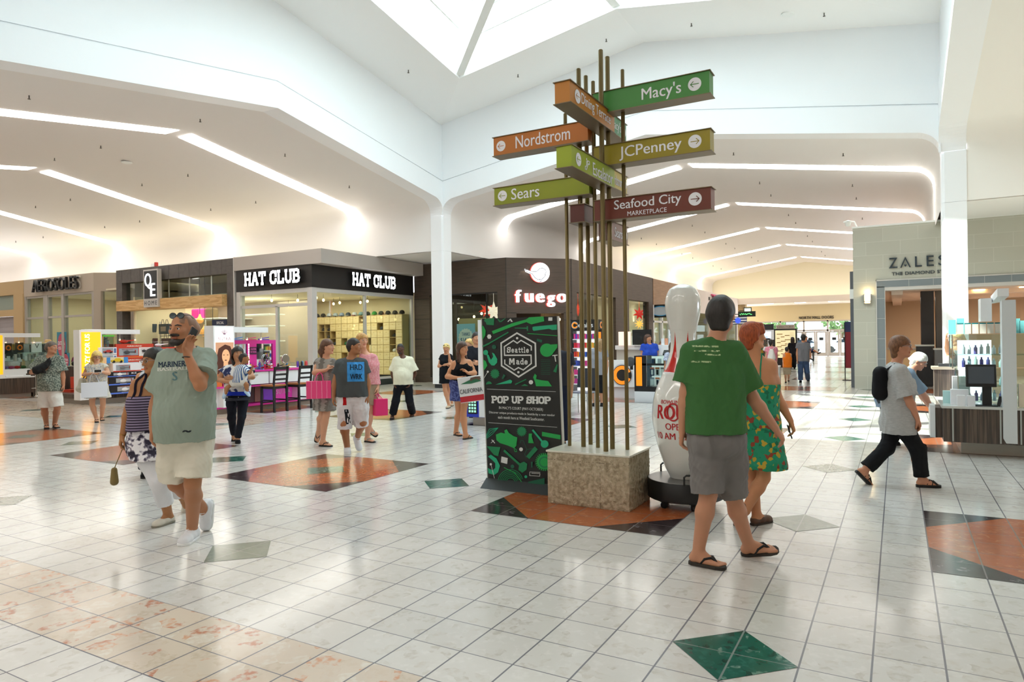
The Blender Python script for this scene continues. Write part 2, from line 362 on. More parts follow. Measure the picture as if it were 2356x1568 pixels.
def make_arch(name, axis, c, s_face, s_back, half):
    f = place(axis, c); mb = MB(); P = full(profile(a=half)); sg = 1 if s_face > s_back else -1
    top = [(-half-.6, zc_court(0)-.1), (0, zc_court(half)+.05), (half+.6, zc_court(0)-.1)]
    Pz = [(t, z) for t, z in P if z > 0]
    # wall above the arch: front, back, soffit
    def tops(t): return zc_court(half-abs(t))+.04
    ts = [t for t, z in Pz]; V = [f(t, z, s_face) for t, z in Pz]+[f(t, tops(t), s_face) for t in ts]; n = len(ts)
    mb.add(V, [(i, i+1, n+i+1, n+i) for i in range(n-1)])
    V = [f(t, z, s_back) for t, z in Pz]+[f(t, tops(t), s_back) for t in ts]
    mb.add(V, [(i, i+1, n+i+1, n+i) for i in range(n-1)])
    strip(mb, Pz, f, s_face, s_back)
    struct(mb.build('wall_'+name, WALLC if 0 else BEAM))
    # the beam band proud of the wall, with its lip, and a second thinner band
    def band(z0, z1, th, nm):
        b = MB(); lo = [(t, z+z0 if z0 else z) for t, z in (Pz if not z0 else [(-half, ZR-SLOPE*half), (0, ZR), (half, ZR-SLOPE*half)])]
        hi = [(t, max(z, ZR-SLOPE*abs(t)+z1)) for t, z in [(q[0], 0) for q in lo]]
        for k in range(len(lo)-1):
            a0, a1, b1, b0 = lo[k], lo[k+1], hi[k+1], hi[k]
            b.prism([f(a0[0], a0[1], s_face), f(a1[0], a1[1], s_face), f(b1[0], b1[1], s_face), f(b0[0], b0[1], s_face)], np.array(f(0, 0, s_face+sg*th))-np.array(f(0, 0, s_face)))
        struct(b.build(nm, BEAM))
    band(0, .66, .05, 'trim_1_'+name); band(.70, 1.2, .03, 'trim_2_'+name)
def make_columns():
    for nm, cx, cy, sx, sy in (('northwest', XW, YN, -1, 1), ('northeast', XE, YN, 1, 1), ('southwest', XW, YS, -1, -1), ('southeast', XE, YS, 1, -1)):
        k = .06; w = CWD
        P = [(cx, cy+sy*k), (cx+sx*k, cy), (cx+sx*w, cy), (cx+sx*w, cy+sy*w), (cx, cy+sy*w)]
        mb = MB(); mb.prism([(p[0], p[1], .14) for p in P], (0, 0, 4.58)); mb.prism([(p[0]+sx*.004, p[1]+sy*.004, 4.725) for p in P], (0, 0, 1.2))
        P2 = [(cx+sx*.06, cy+sy*.1), (cx+sx*.1, cy+sy*.06), (cx+sx*(w-.04), cy+sy*.06), (cx+sx*(w-.04), cy+sy*(w-.04)), (cx+sx*.06, cy+sy*(w-.04))]
        mb.prism([(p[0], p[1], 0) for p in P2], (0, 0, .15), 1)
        o = mb.build('column_'+nm, [BEAM, DARK]); struct(o, 'white square column at the corner of the court')
def make_corridor(nm, axis, c, s0, s1, half, zf0, zf1, paint=None):
    """vaulted ceiling of one corridor with its upper walls; zf0, zf1 = where the walls stop at t<0, t>0"""
    f = place(axis, c); P = profile(off=.03, a=half); I = full(P); O = full(profile(off=.16, a=half))
    I[0] = (I[0][0], zf0); I[-1] = (I[-1][0], zf1); O[0] = (O[0][0], zf0); O[-1] = (O[-1][0], zf1)
    mb = MB(); shell_strip(mb, I, O, f, s0, s1)
    k = len(I)//2
    struct(mb.build('ceiling_'+nm, paint or CEILT, smooth=25), 'ridged beige corridor ceiling curving down into the walls')
def make_light(axis, c, s, half, side, label, w=.6, zlo=5.95, tint=None):
    f = place(axis, c); P = [(side*t, z) for t, z in profile(off=.015, a=half)]; P[0] = (P[0][0], zlo)
    P[-1] = (side*.2, ZR+.015-SLOPE*.2); O = [(t+side*.03, z+.03) for t, z in P]; mb = MB()
    strip(mb, P, f, s-w/2, s+w/2)
    for u in (s-w/2, s+w/2): strip(mb, P, f, u-.004, u+.004)
    o = mb.build('ceiling_light', LITE); tag(o, label, 'light', 'light slots crossing the corridor ceilings')
def make_shell():
    make_floor()
    hw = (YN-YS)/2; hn = (XE-XW)/2
    make_arch('west', 'x', YM, XW, XW-CWD, hw); make_arch('north', 'y', XM, YN, YN+CWD, hn)
    make_arch('east', 'x', YM, XE, XE+CWD, hw); make_arch('south', 'y', XM, YS, YS-CWD, hn)
    make_columns()
    make_corridor('west', 'x', YM, XW-CWD, -58, hw, 4.73, 4.73)
    make_corridor('north', 'y', XM, YN+CWD, 55.5, hn, 4.73, 4.73)
    make_corridor('east', 'x', YM, XE+CWD, 26, hw, 4.73, 4.73, WALLC)
    make_corridor('south', 'y', XM, YS-CWD, -20, hn, 4.73, 4.73)
    # court ceiling: four gabled strips around the skylight
    d = 2.3; mb = MB(); e = .05
    o = [(XW-e, YS-e), (XM, YS-e), (XE+e, YS-e), (XE+e, YM), (XE+e, YN+e), (XM, YN+e), (XW-e, YN+e), (XW-e, YM)]
    i = [(XW+d, YS+d), (XM, YS+d), (XE-d, YS+d), (XE-d, YM), (XE-d, YN-d), (XM, YN-d), (XW+d, YN-d), (XW+d, YM)]
    zo = [zc_court(0), zc_court(hn)]*4; zi = [zc_court(d), zc_court(hn)]*4
    for k in range(8):
        q = (k+1) % 8
        mb.prism([(*o[k], zo[k]), (*o[q], zo[q]), (*i[q], zi[q]), (*i[k], zi[k])], (0, 0, .12))
    struct(mb.build('ceiling_court', CEILW), 'white court ceiling folded around the skylight')
    # skylight: curb, glass following the same folds half a metre higher, beams in the folds and bars across
    mb = MB(); ct = (XM, YM); up = .5
    for k in range(8):
        q = (k+1) % 8
        nrm = np.array((ct[0]-(i[k][0]+i[q][0])/2, ct[1]-(i[k][1]+i[q][1])/2, 0)); nrm = nrm/np.linalg.norm(nrm)*-.12
        mb.prism([(*i[k], zi[k]+.121), (*i[q], zi[q]+.121), (*i[q], zi[q]+up), (*i[k], zi[k]+up)], nrm)
    struct(mb.build('trim_skylight_curb', BEAM))
    apex = (XM, YM, zc_court(hn)+.02)
    for k in range(8):
        b = MB(); p0 = np.array((*i[k], zi[k]+.06)); p1 = np.array(apex); dd = p1-p0; hd = dd/np.linalg.norm(dd); sd = np.cross(hd, (0, 0, 1)); sd = sd/np.linalg.norm(sd)*.11
        if k % 2 == 0: p0 = p0+hd*.05
        b.obox(p0-sd, sd*2, dd, (0, 0, .3)); struct(b.build('trim_skylight_beam', WHITE))
    for k in range(8):
        q = (k+1) % 8; b = MB(); a0, a1, a2 = np.array((*i[k], zi[k]+up)), np.array((*i[q], zi[q]+up)), np.array((*ct, apex[2]+up))
        b.add([a0, a1, a2], [(0, 1, 2)]); b.add([a+(0, 0, .02) for a in (a0, a1, a2)], [(0, 2, 1)])
        struct(b.build('window_skylight_%d' % (k+1), GLASS))
        b = MB(); corner, mid = (a0, a1) if k % 2 == 0 else (a1, a0)
        for m in range(1, 5):       # bars running level from the valley to the ridge
            u = m/5; s = corner+(a2-corner)*u; t = mid+(a2-mid)*u; b.tube([s-(0, 0, .05), t-(0, 0, .05)], .05, 6)
        struct(b.build('trim_skylight_bars', WHITE))
    # corridor light slots
    for n, x in enumerate((-15.75, -23.2, -30.65, -38.1, -45.5)):
        for sd, w in ((1, 'over the shop fronts'), (-1, 'on the far slope')):
            make_light('x', YM, x, hw, sd, ('nearest', 'second', 'third', 'fourth', 'fifth')[n]+' slanting light slot of the west corridor, '+w)
    for n, y in enumerate((20.4, 28.1, 35.8, 43.5, 51.2)):
        for sd, w in ((-1, 'bending down above the dark wood shop'), (1, 'on the slope towards the pale block wall')):
            make_light('y', XM, y, hn, sd, ('nearest', 'second', 'third', 'fourth', 'fifth')[n]+' slanting light slot of the north corridor, '+w)
    for x in (8, 16, 24): make_light('x', YM, x, hw, 1, 'light slot of the east corridor ceiling', )
    for y in (-3.5, -11, -18): make_light('y', XM, y, hn, -1, 'light slot of the south corridor ceiling'); make_light('y', XM, y, hn, 1, 'light slot of the south corridor ceiling')
    # soffits over the shop fronts
    mb = MB(); mb.box((-58, 13.7, 4.73), (XW-.01, 16.24, 4.85)) if 0 else None
    mb.box((-15.3, YN+.17, 4.74), (XW-.2, 24, 4.86)); mb.box((-15.3, 13.6, 4.74), (XW-CWD, YN+.16, 4.75)) if 0 else None
    struct(mb.build('ceiling_soffit_northwest', CEILT))
    mb = MB(); mb.box((XE+.2, YN+.2, 4.86), (26, 30, 4.98)); struct(mb.build('ceiling_soffit_northeast', WHITE))
make_shell()
def unseen_sides():
    SH = mat('plain_shop_side', '#b7ada0', .7)
    for nm, a, b in (('west_end', (-58.2, 1.5, 0), (-58, 17, 8)), ('west_south', (-58, 1.6, 0), (XW-CWD, 1.85, 4.75)), ('south_west', (XW-.2, -20, 0), (XW-.02, YS-CWD, 4.75)), ('south_east', (XE+.02, -20, 0), (XE+.2, YS-CWD, 4.75)),
                     ('south_end', (XW-.2, -20.2, 0), (XE+.2, -20, 8)), ('east_south', (XE+CWD, 1.6, 0), (26, 1.85, 4.75)), ('east_end', (26, 1.5, 0), (26.2, 20, 8))):
        m = MB(); m.box(a, b); struct(m.build('wall_'+nm, SH))
unseen_sides()
def small_fittings():
    def spr(p, n): 
        m = MB(); p = np.array(p); m.tube([p, p-(0, 0, .07)], .014, 6); m.lathe([(.03, 0), (.03, .008)], p-(0, 0, .08), 8); tag(m.build('sprinkler_head', mat('sprinkler_grey', '#5a544e', .5)), 'small sprinkler head on the '+n, 'sprinkler', 'sprinkler heads on the '+n)
    zc = lambda t, h: ZR+.03-SLOPE*abs(t)
    for X in (-14, -18.5, -21, -25.5, -28, -33, -35.5):
        for t in (-4.6, -.6, 2.2, 4.9): spr((X, YM+t, zc(t, 0)), 'west corridor ceiling')
    for Y in (18.5, 23, 25.5, 30.5, 33, 38, 40.5, 46, 48.5):
        for t in (-5, -2.4, 2, 5): spr((XM+t, Y, zc(t, 0)), 'north corridor ceiling')
    for x, y in ((-10.9, 9), (-10.7, 13), (-8.2, 15.1), (-5.4, 15.2), (-3, 15.2), (.2, 15.2), (-10.8, 5.4), (1.5, 12)):
        spr((x, y, zc_court(min(x-XW, XE-x)) if 14 < y else zc_court(min(y-YS, YN-y))), 'court ceiling')
    for x, y, z, n in ((-.6, 15.1, zc_court(3.2), 'court ceiling'), (-19.5, 9.9, 7.4, 'west corridor ceiling')):
        m = MB(); m.lathe([(.13, 0), (.16, .02), (.16, .03)], (x, y, z-.03), 20); tag(m.build('ceiling_speaker', WHITE), 'round white speaker set in the '+n, 'speaker')
    m = MB(); m.box((-22.3, YN+.1, 4.85), (-17.2, YN+.16, 5.1))
    for i in range(1, 5): m.box((-22.3+1.02*i-.02, YN+.08, 4.85), (-22.3+1.02*i+.02, YN+.1, 5.1), 1)
    tag(m.build('wall_vent', [mat('vent_grey', '#b9b5a4', .6), WHITE]), 'long louvred vent high on the wall above the tiled shop front', 'vent')
    e = empty('security_camera', (.62, 20.3, 4.9), 'white dome security camera on the corner of the block wall', 'camera'); m = MB(); m.lathe([(.02, -.13), (.07, -.1), (.09, -.02), (.13, 0), (.13, .03), (.03, .06)], (.38, 20.2, 5.05), 16); m.build('dome', WHITE, e, smooth=50); m = MB(); m.tube([(.38, 20.2, 5.1), (.55, 20.25, 5.06), (.62, 20.3, 4.9)], .02, 6); m.build('arm', WHITE, e)
    m = MB(); m.box((-24.2, 13.66, 4.725), (-24.0, 13.8, 4.86)); m.box((-23.98, 13.66, 4.725), (-23.88, 13.76, 4.9), 1); tag(m.build('alarm_strobe', [WHITE, mat('alarm_red', '#c02a20', .4)]), 'small white and red alarm unit on top of the tiled shop front', 'alarm')
small_fittings()
# ------------------------------------------------------------------ shops along the corridors
def bx(name, m, a, b, parent=None, bevel=0, mb=None):
    mb = mb or MB(); mb.box(a, b); return mb.build(name, m, parent, bevel=bevel)
YH, XH = 13.58, -15.3
GREIGE = mat('greige_fascia', '#b9b1aa', .6); SIGNB = mat('sign_band_black', '#211e1d', .5)
FRAME = mat('aluminium_frame', '#cfccc8', .4, .2); TILE_D = noise_mat('dark_stone_tile', [(.3, '#55504d'), (.7, '#625d59')], 6)
PLY = noise_mat('birch_plywood', [(.35, '#e0c994'), (.65, '#edd9a8')], 3, 3, .55, vscale=(1, 1, 8)); PLYD = mat('plywood_edge', '#c7ab72', .6)
GLOW = mat('shop_letter_glow', '#ffffff', .5, emit='#f4f7ff', es=1.6); WARMB = mat('warm_bulb', '#ffe6b0', .4, emit='#ffdc9a', es=9)
SHOPW = mat('shop_wall_cream', '#dccfae', .8); SHOPF = mat('shop_ceiling', '#e7dcc0', .8); SHOPD = mat('shop_dark', '#3a2f29', .7)
WOODB = noise_mat('pine_beam', [(.3, '#c79a5f'), (.7, '#dcb57c')], 2.2, 3, .5, vscale=(1.2, 6, 9), kind='cells'); FUEGO = noise_mat('dark_wood_panel', [(.3, '#43382f'), (.55, '#54463c'), (.75, '#4a3e36')], 2.2, 5, .55, vscale=(.6, .6, 18))
def bulb_row(pts, label, grp, z1):
    for i, (x, y, z) in enumerate(pts):
        mb = MB(); mb.ell((x, y, z), .045, .045, .055, 12, 8)
        e = empty('pendant_bulb', (x, y, z-.06), label, 'lamp', grp); mb.build('bulb', WARMB, e, smooth=60)
        q = MB(); q.tube([(x, y, z+.05), (x, y, z1)], .006, 5); q.build('cord', BLK, e)
def hats(x, y, z, c1, c2, label, face=-math.pi/2):
    e = empty('cap', (x, y, z), label, 'hat', 'caps on top of the plywood wall')
    m = MB(); m.lathe([(.105, 0), (.112, .03), (.108, .07), (.085, .115), (.04, .14), (.005, .145)], (x, y, z+.02), 14); m.build('crown', mat('cap_'+c1, c1, .8), e, smooth=50)
    m = MB(); d = np.array((math.cos(face), math.sin(face), 0)); s = np.array((-d[1], d[0], 0)); c = np.array((x, y, z+.022))
    P = [c+d*(.07+.12*math.sin(a))*1+s*.11*math.cos(a) for a in np.linspace(.1, math.pi-.1, 9)]; m.prism(P, (0, 0, .012)); m.build('brim', mat('cap_'+c2, c2, .8), e)
    m = MB(); m.cbox((x, y, z), .05, .05, .03); m.cbox((x, y, z), .14, .14, .006); m.build('stand', BLK, e)
def hat_shop():
    x0 = -19.05; zt = 4.72
    e = empty('storefront', (x0, YH, 0), 'corner shop front with black sign band, white letters and tall glass', 'storefront')
    m = MB(); m.box((x0, YH, 3.47), (XH, YH+.3, 4.24)); m.box((XH-.3, YH+.3, 3.47), (XH, 19.05, 4.24)); m.build('sign_band', SIGNB, e)
    m = MB(); m.box((x0-.05, YH-.06, 4.24), (XH+.5, YH+.3, zt)); m.box((XH-.3, YH+.3, 4.24), (XH+.5, 19.05, zt)); m.build('fascia', GREIGE, e)
    def letters(o, ex, w):
        b = MB(); g = slab_geo('HAT CLUB', .24, .2); put_text(b, '', o, ex, (0, 0, 1), w, .5, geo=g, lift=.1, depth=.06, mat=1)
        b2 = MB(); put_text(b2, '', o, ex, (0, 0, 1), w, .5, geo=g, lift=.161)
        b2.build('lettering', [GLOW], e); b.build('lettering_edge', [BLK, BLK], e)
    letters((-17.05, YH, 3.88), (1, 0, 0), 2.75); letters((XH, 16.55, 3.87), (0, 1, 0), 2.4)
    fr = MB()
    for a, b in (((x0, YH, 0), (x0+.2, YH+.2, 3.47)), ((XH-.22, YH, 0), (XH, YH+.22, 3.47)), ((x0+.2, YH+.02, 3.33), (XH-.22, YH+.16, 3.47)), ((XH-.16, YH+.22, 3.33), (XH-.02, 19.05, 3.47)),
                 ((x0+.2, YH+.04, 2.87), (XH-.22, YH+.14, 2.97)), ((-17.1, YH+.04, 0), (-17.0, YH+.14, 2.9)), ((XH-.14, 16.2, 0), (XH-.04, 16.29, 3.4)), ((XH-.14, 18.96, 0), (XH-.04, 19.05, 3.4)), ((XH-.16, YH+.22, .2), (XH-.02, 18.96, .3))):
        fr.box(a, b)
    fr.build('frame', FRAME, e)
    bx('base', mat('dark_green_base', '#2c3330', .4), (XH-.2, YH+.22, 0), (XH-.01, 19.05, .22), e)
    bx('base', SIGNB, (x0+.2, YH+.04, 0), (-17.1, YH+.16, .16), e)
    for a, b in (((x0+.2, YH+.08, .16), (-17.1, YH+.095, 2.87)), ((-17.0, YH+.08, .16), (XH-.22, YH+.095, 2.87)), ((x0+.2, YH+.08, 2.97), (XH-.22, YH+.095, 3.33)),
                 ((XH-.1, YH+.22, .3), (XH-.085, 16.2, 3.33)), ((XH-.1, 16.29, .3), (XH-.085, 18.96, 3.33))):
        bx('glass_pane', GLASS, a, b, e)
    struct(bx('wall_hat_shop_back', SHOPW, (-25.5, 19.06, 0), (XH, 19.2, 3.6)), None)
    struct(bx('wall_hat_shop_west', SHOPW, (-25.6, YH+.2, 0), (-25.5, 19.2, 3.6)))
    struct(bx('ceiling_hat_shop', SHOPF, (-25.5, YH+.3, 3.42), (XH-.3, 19.06, 3.5)))
    lamp('hat_shop_light', 'AREA', (-18.5, 16.4, 3.38), 150, (1, .9, .7), 5.5, 4)
    # plywood drawer walls
    cols = ['#15161a', '#7c1f25', '#3b3f46', '#1b2350', '#8d9096', '#101010', '#1f6b3a', '#d8d8d6', '#27336e']
    random.seed(3)
    W = 1.62; n = 0; cw, chh = W/5, .3
    opens = {0: [(0, 0), (0, 1), (1, 0), (1, 2), (0, 3), (2, 4), (3, 4), (4, 2)], 1: [(1, 1), (2, 1), (1, 2), (2, 2), (3, 2), (3, 3), (1, 4)], 2: [(0, 5), (3, 0), (0, 3), (4, 3)], 3: [(3, 2), (3, 3), (3, 4), (1, 1)]}
    for k in range(4):
        X0 = -22.0+k*W; Y1 = 19.0; D = .42
        c = empty('drawer_cabinet', (X0+W/2, Y1-D/2, 0), 'plywood cabinet of square drawers, '+('westernmost', 'second from the west', 'third from the west', 'easternmost, near the shop corner')[k]+', hat shop', 'cabinet', 'plywood drawer wall of the hat shop')
        m = MB(); m.box((X0, Y1-.02, .3), (X0+W, Y1, 2.72))
        for i in range(6): m.box((X0+i*cw-.009, Y1-D, .3), (X0+i*cw+.009, Y1-.02, 2.72))
        for j in range(9): m.box((X0, Y1-D, .3+j*chh-.009+.005), (X0+W, Y1-.02, .3+j*chh+.009+.005))
        m.build('carcass', PLYD, c); bx('plinth', DARK, (X0, Y1-D+.05, 0), (X0+W, Y1, .3), c)
        for j in range(8):
            for i in range(5):
                if (i, 7-j) in opens[k]:
                    if random.random() < .6:
                        q = MB(); q.ell((X0+(i+.5)*cw, Y1-D+.14, .3+j*chh+.07), .1, .11, .09, 10, 6); col = random.choice(cols)
                        tag(q.build('cap', mat('cap_'+col, col, .8), smooth=50), 'small cap inside an open cell of the plywood drawer wall', 'hat', 'caps in the open cells of the drawer wall')
                    continue
                q = MB(); q.box((X0+i*cw+.012, Y1-D-.012, .3+j*chh+.018), (X0+(i+1)*cw-.012, Y1-D+.01, .3+(j+1)*chh-.006)); q.box((X0+(i+.5)*cw-.03, Y1-D-.015, .3+j*chh+.2), (X0+(i+.5)*cw+.03, Y1-D-.012, .3+j*chh+.22), 1)
                q.build('drawer', [PLY, PLYD], c)
    caps = [('#8c2f33', '#3a3c42'), ('#54606a', '#23262b'), ('#5d6470', '#5d6470'), ('#2b2f3a', '#2b2f3a'), ('#30353f', '#c02a2f'), ('#14161a', '#14161a'), ('#b9c4cc', '#2a3a5a'), ('#aebbc4', '#23303c'), ('#8fa0b8', '#24407a'), ('#39434f', '#d3d3d0'),
            ('#c4ccd0', '#b22a30'), ('#7a9aa0', '#1e6a40'), ('#2a2f2c', '#2a2f2c'), ('#2f8a3c', '#7fd030'), ('#3c4038', '#22241f'), ('#2b2a28', '#2b2a28'), ('#3a3632', '#3a3632'), ('#262320', '#262320')]
    for i, (a, b) in enumerate(caps):
        hats(-21.8+i*.36, 18.78, 2.73, a, b, 'cap on its stand on top of the plywood drawer wall')
    # dark cap shelves seen through the other window
    e2 = empty('cap_shelf', (-24, 18.8, 0), 'wooden wall shelf filled with black caps in the hat shop', 'shelf'); m = MB()
    for i in range(7): m.box((-25.4+i*.47, 18.5, .3), (-25.36+i*.47, 19.05, 2.7))
    for j in range(9): m.box((-25.4, 18.5, .3+j*.3), (-22.54, 19.05, .33+j*.3))
    m.build('shelf_boards', PLYD, e2)
    for i in range(6):
        for j in range(8):
            q = MB(); q.ell((-25.14+i*.47, 18.62, .42+j*.3), .14, .13, .1, 10, 6); c = random.choice(['#141518', '#141518', '#1c1d22', '#202227', '#2b6a6a'])
            tag(q.build('cap', mat('cap_'+c, c, .8), smooth=50), 'dark cap in the wooden wall shelf behind the hat shop window', 'hat', 'dark caps in the wall shelf')
    bulb_row([(-18.4+.75*i, 14.6+.55*(i % 3), 3.2) for i in range(4)]+[(-20.5+.72*i, 17.3+.4*(i % 2), 3.2) for i in range(7)], 'small round bulb hanging from the hat shop ceiling', 'bulbs in the hat shop', 3.42)
hat_shop()
def home_shop():
    x0, x1 = -26.45, -19.14; e = empty('storefront', (-22.7, YH, 0), 'dark tiled shop front with a pine beam and square hanging sign', 'storefront')
    m = MB(); m.box((x0, YH, 0), (x0+.4, YH+.35, 4.72)); m.box((x1-.42, YH, 0), (x1-.02, YH+.35, 4.72)); m.box((x0+.4, YH, 4.18), (x1-.42, YH+.35, 4.72)); m.build('tiled_frame', TILE_D, e)
    j = MB()
    for i in range(11): j.box((x0+.4+i*.62, YH-.003, 4.18), (x0+.406+i*.62, YH, 4.72))
    for zz in (.6, 1.2, 1.8, 2.4, 3, 3.6, 4.18, 4.45):
        for a in (x0, x1-.42): j.box((a, YH-.003, zz), (a+.4, YH, zz+.006))
    j.build('tile_joints', mat('tile_joint', '#403c3a', .8), e)
    bx('steel_edge', FRAME, (x1-.02, YH-.04, 0), (x1+.03, YH+.35, 4.74), e)
    bx('beam', WOODB, (x0+.35, YH-.22, 3.02), (x1-.42, YH+.3, 3.42), e)
    bx('glass_pane', GLASS, (x0+.4, YH+.2, 3.42), (x1-.42, YH+.215, 4.18), e)
    for i in range(4): bx('mullion', FRAME, (x0+1.9+i*1.28, YH+.19, 3.42), (x0+1.92+i*1.28, YH+.23, 4.18), e)
    for a, b in ((x0+.9, x0+4.1), (x0+5.2, x1-.42)): bx('glass_pane', GLASS, (a, YH+.25, .1), (b, YH+.265, 3.02), e)
    c = on_y(352, 662, YH-.2); s = empty('hanging_sign', c, 'black square sign with white letters on a pale frame above the pine beam', 'sign')
    m = MB(); m.box((c[0]-.46, YH-.3, c[2]-.75), (c[0]+.46, YH-.14, c[2]+.72)); m.build('box', mat('sign_box_grey', '#c6c2bd', .4), s)
    m = MB(); m.box((c[0]-.41, YH-.305, c[2]-.42), (c[0]+.41, YH-.3, c[2]+.66)); m.build('panel', BLK, s)
    m = MB(); put_text(m, 'Q', (c[0]-.15, YH-.306, c[2]+.26), (1, 0, 0), (0, 0, 1), .44, .62, bold=.03); put_text(m, 'E', (c[0]+.15, YH-.306, c[2]-.08), (1, 0, 0), (0, 0, 1), .34, .5, bold=.05); m.build('lettering', GLOW, s)
    m = MB(); put_text(m, 'H O M E', (c[0], YH-.301, c[2]-.59), (1, 0, 0), (0, 0, 1), .8, .17, bold=.02); m.build('lettering', mat('letter_dark_grey', '#45464c', .5), s)
    struct(bx('wall_home_shop_back', mat('home_shop_wall', '#b5a99a', .8), (x0, 17.4, 0), (x1, 17.5, 4.6))); struct(bx('ceiling_home_shop', SHOPF, (x0, YH+.4, 4.4), (x1, 17.4, 4.5)))
    lamp('home_shop_light', 'AREA', (-22.6, 15.4, 3.3), 110, (1, .9, .75), 5, 2.5)
    # handbags hung in the window, two by two
    for (px, py, col, nm) in ((345, 757, '#1d3a4a', 'dark teal'), (380, 757, '#1c3345', 'dark teal'), (347, 790, '#4a1826', 'maroon'), (386, 790, '#4b1a28', 'maroon')):
        p = on_y(px, py, 14.6); b = empty('handbag', p-(0, 0, .22), nm+' tote bag hanging in the tiled shop window, '+('upper row' if py < 770 else 'lower row')+(', nearer the pilaster' if px < 360 else ', nearer the lamps'), 'handbag', 'tote bags in the window')
        m = MB(); m.prism([(p[0]-.33, p[1]-.08, p[2]+.22), (p[0]+.33, p[1]-.08, p[2]+.22), (p[0]+.29, p[1]-.1, p[2]-.2), (p[0]-.29, p[1]-.1, p[2]-.2)], (0, .2, 0)); m.build('bag_body', mat('bag_'+col, col, .5), b, bevel=.02)
        m = MB(); m.box((p[0]-.16, p[1]-.1, p[2]-.09), (p[0]+.18, p[1]-.082, p[2]+.11)); m.build('window_patch', mat('bag_patch', '#a98f80', .5), b)
        for s_ in (-.1, .08):
            m = MB(); m.tube([(p[0]-.1, p[1]+s_, p[2]+.2), (p[0]-.04, p[1]+s_, p[2]+.4), (p[0]+.04, p[1]+s_, p[2]+.4), (p[0]+.1, p[1]+s_, p[2]+.2)], .012, 6); m.build('handle', BLK, b)
    e3 = empty('display_rack', (-23.3, 14.8, 0), 'grey metal rack carrying the tote bags in the shop window', 'rack'); m = MB()
    for xx in (-25.3, -23.9, -22.4): m.box((xx-.02, 14.72, 0), (xx+.02, 14.78, 2.6))
    m.build('posts', STEEL, e3); m = MB(); m.box((-25.3, 14.72, 1.98), (-22.4, 14.78, 2.02)); m.box((-25.3, 14.72, 1.38), (-22.4, 14.78, 1.42)); m.build('rails', STEEL, e3)
    # gold pendant lamps, promotional poster
    for px, py, r in ((460, 735, .15), (472, 762, .21), (490, 765, .17)):
        p = on_y(px, py, 15.2); l = empty('pendant_lamp', p-(0, 0, r), 'gold glass pendant lamp in the tiled shop window, '+{460: 'pear shaped', 472: 'largest globe', 490: 'smaller globe'}[px], 'lamp', 'gold pendant lamps')
        m = MB(); m.lathe([(r*.4, -r), (r, -r*.4), (r*.9, .1*r), (r*.4, r*.8), (.03, r*1.5)], p, 16); m.build('shade', mat('gold_glass', '#b08a4a', .15, .6, emit='#ffb860', es=.35), l, smooth=60)
        m = MB(); m.tube([p+(0, 0, r*1.5), (p[0], p[1], 4.4)], .012, 5); m.build('cord', BLK, l)
    p = on_y(506, 772, YH+.18); s = empty('poster', (p[0], p[1], p[2]-.6), 'red and navy poster lettered SPECIAL in the shop window', 'poster')
    m = MB(); m.box((p[0]-.42, p[1]-.01, p[2]-.6), (p[0]+.42, p[1], p[2]+.37)); m.build('sheet', mat('poster_red', '#b3222f', .5), s)
    m = MB(); m.prism([(p[0]-.42, p[1]-.014, p[2]+.6), (p[0]+.42, p[1]-.014, p[2]+.6), (p[0]+.42, p[1]-.014, p[2]+.4), (p[0], p[1]-.014, p[2]+.3), (p[0]-.42, p[1]-.014, p[2]+.4)], (0, .012, 0)); m.build('header', mat('poster_navy', '#1d2a4c', .5), s)
    m = MB(); put_text(m, 'SPECIAL', (p[0]+.05, p[1]-.016, p[2]+.48), (1, 0, 0), (0, 0, 1), .42, .1, bold=.02); m.tube([(p[0]-.2+.14*math.cos(a), p[1]-.02, p[2]+.05+.2*math.sin(a)) for a in np.linspace(0, 6.3, 20)], .014, 5); m.tube([(p[0]+.14+.07*math.cos(a), p[1]-.02, p[2]+.12+.22*math.sin(a)) for a in np.linspace(0, 6.3, 20)], .014, 5); m.build('lettering', PAPER, s)
    q = on_y(471, 715, 16); m = MB(); m.box((q[0]-1.3, 15.7, q[2]-.36), (q[0]+1.3, 17.4, q[2]-.32)); tag(m.build('high_shelf', WHITE), 'high shelf carrying the cushions in the tiled shop', 'shelf')
    for i, (c, lab) in enumerate((('#c2257a', 'magenta'), ('#d83a96', 'pink'), ('#6f5a3a', 'bronze'))):
        p = on_y(455+i*16, 712+6*(i % 2), 16); q0 = on_y(471, 715, 16)[2]; q = MB(); q.cbox((p[0], p[1], q0-.32), .5, .3, .42); tag(q.build('cushion', mat('cushion_'+c, c, .8), bevel=.06), lab+' cushion on the high shelf of the tiled shop', 'cushion', 'cushions on the high shelf')
    m = MB()
    for z in (.5, 1.1, 1.7, 2.3, 2.75): m.box((-21.8, 15.5, z), (-19.6, 16.3, z+.04))
    tag(m.build('wall_shelf', WHITE), 'white tiered shelf behind the red poster in the tiled shop', 'shelf')
home_shop()
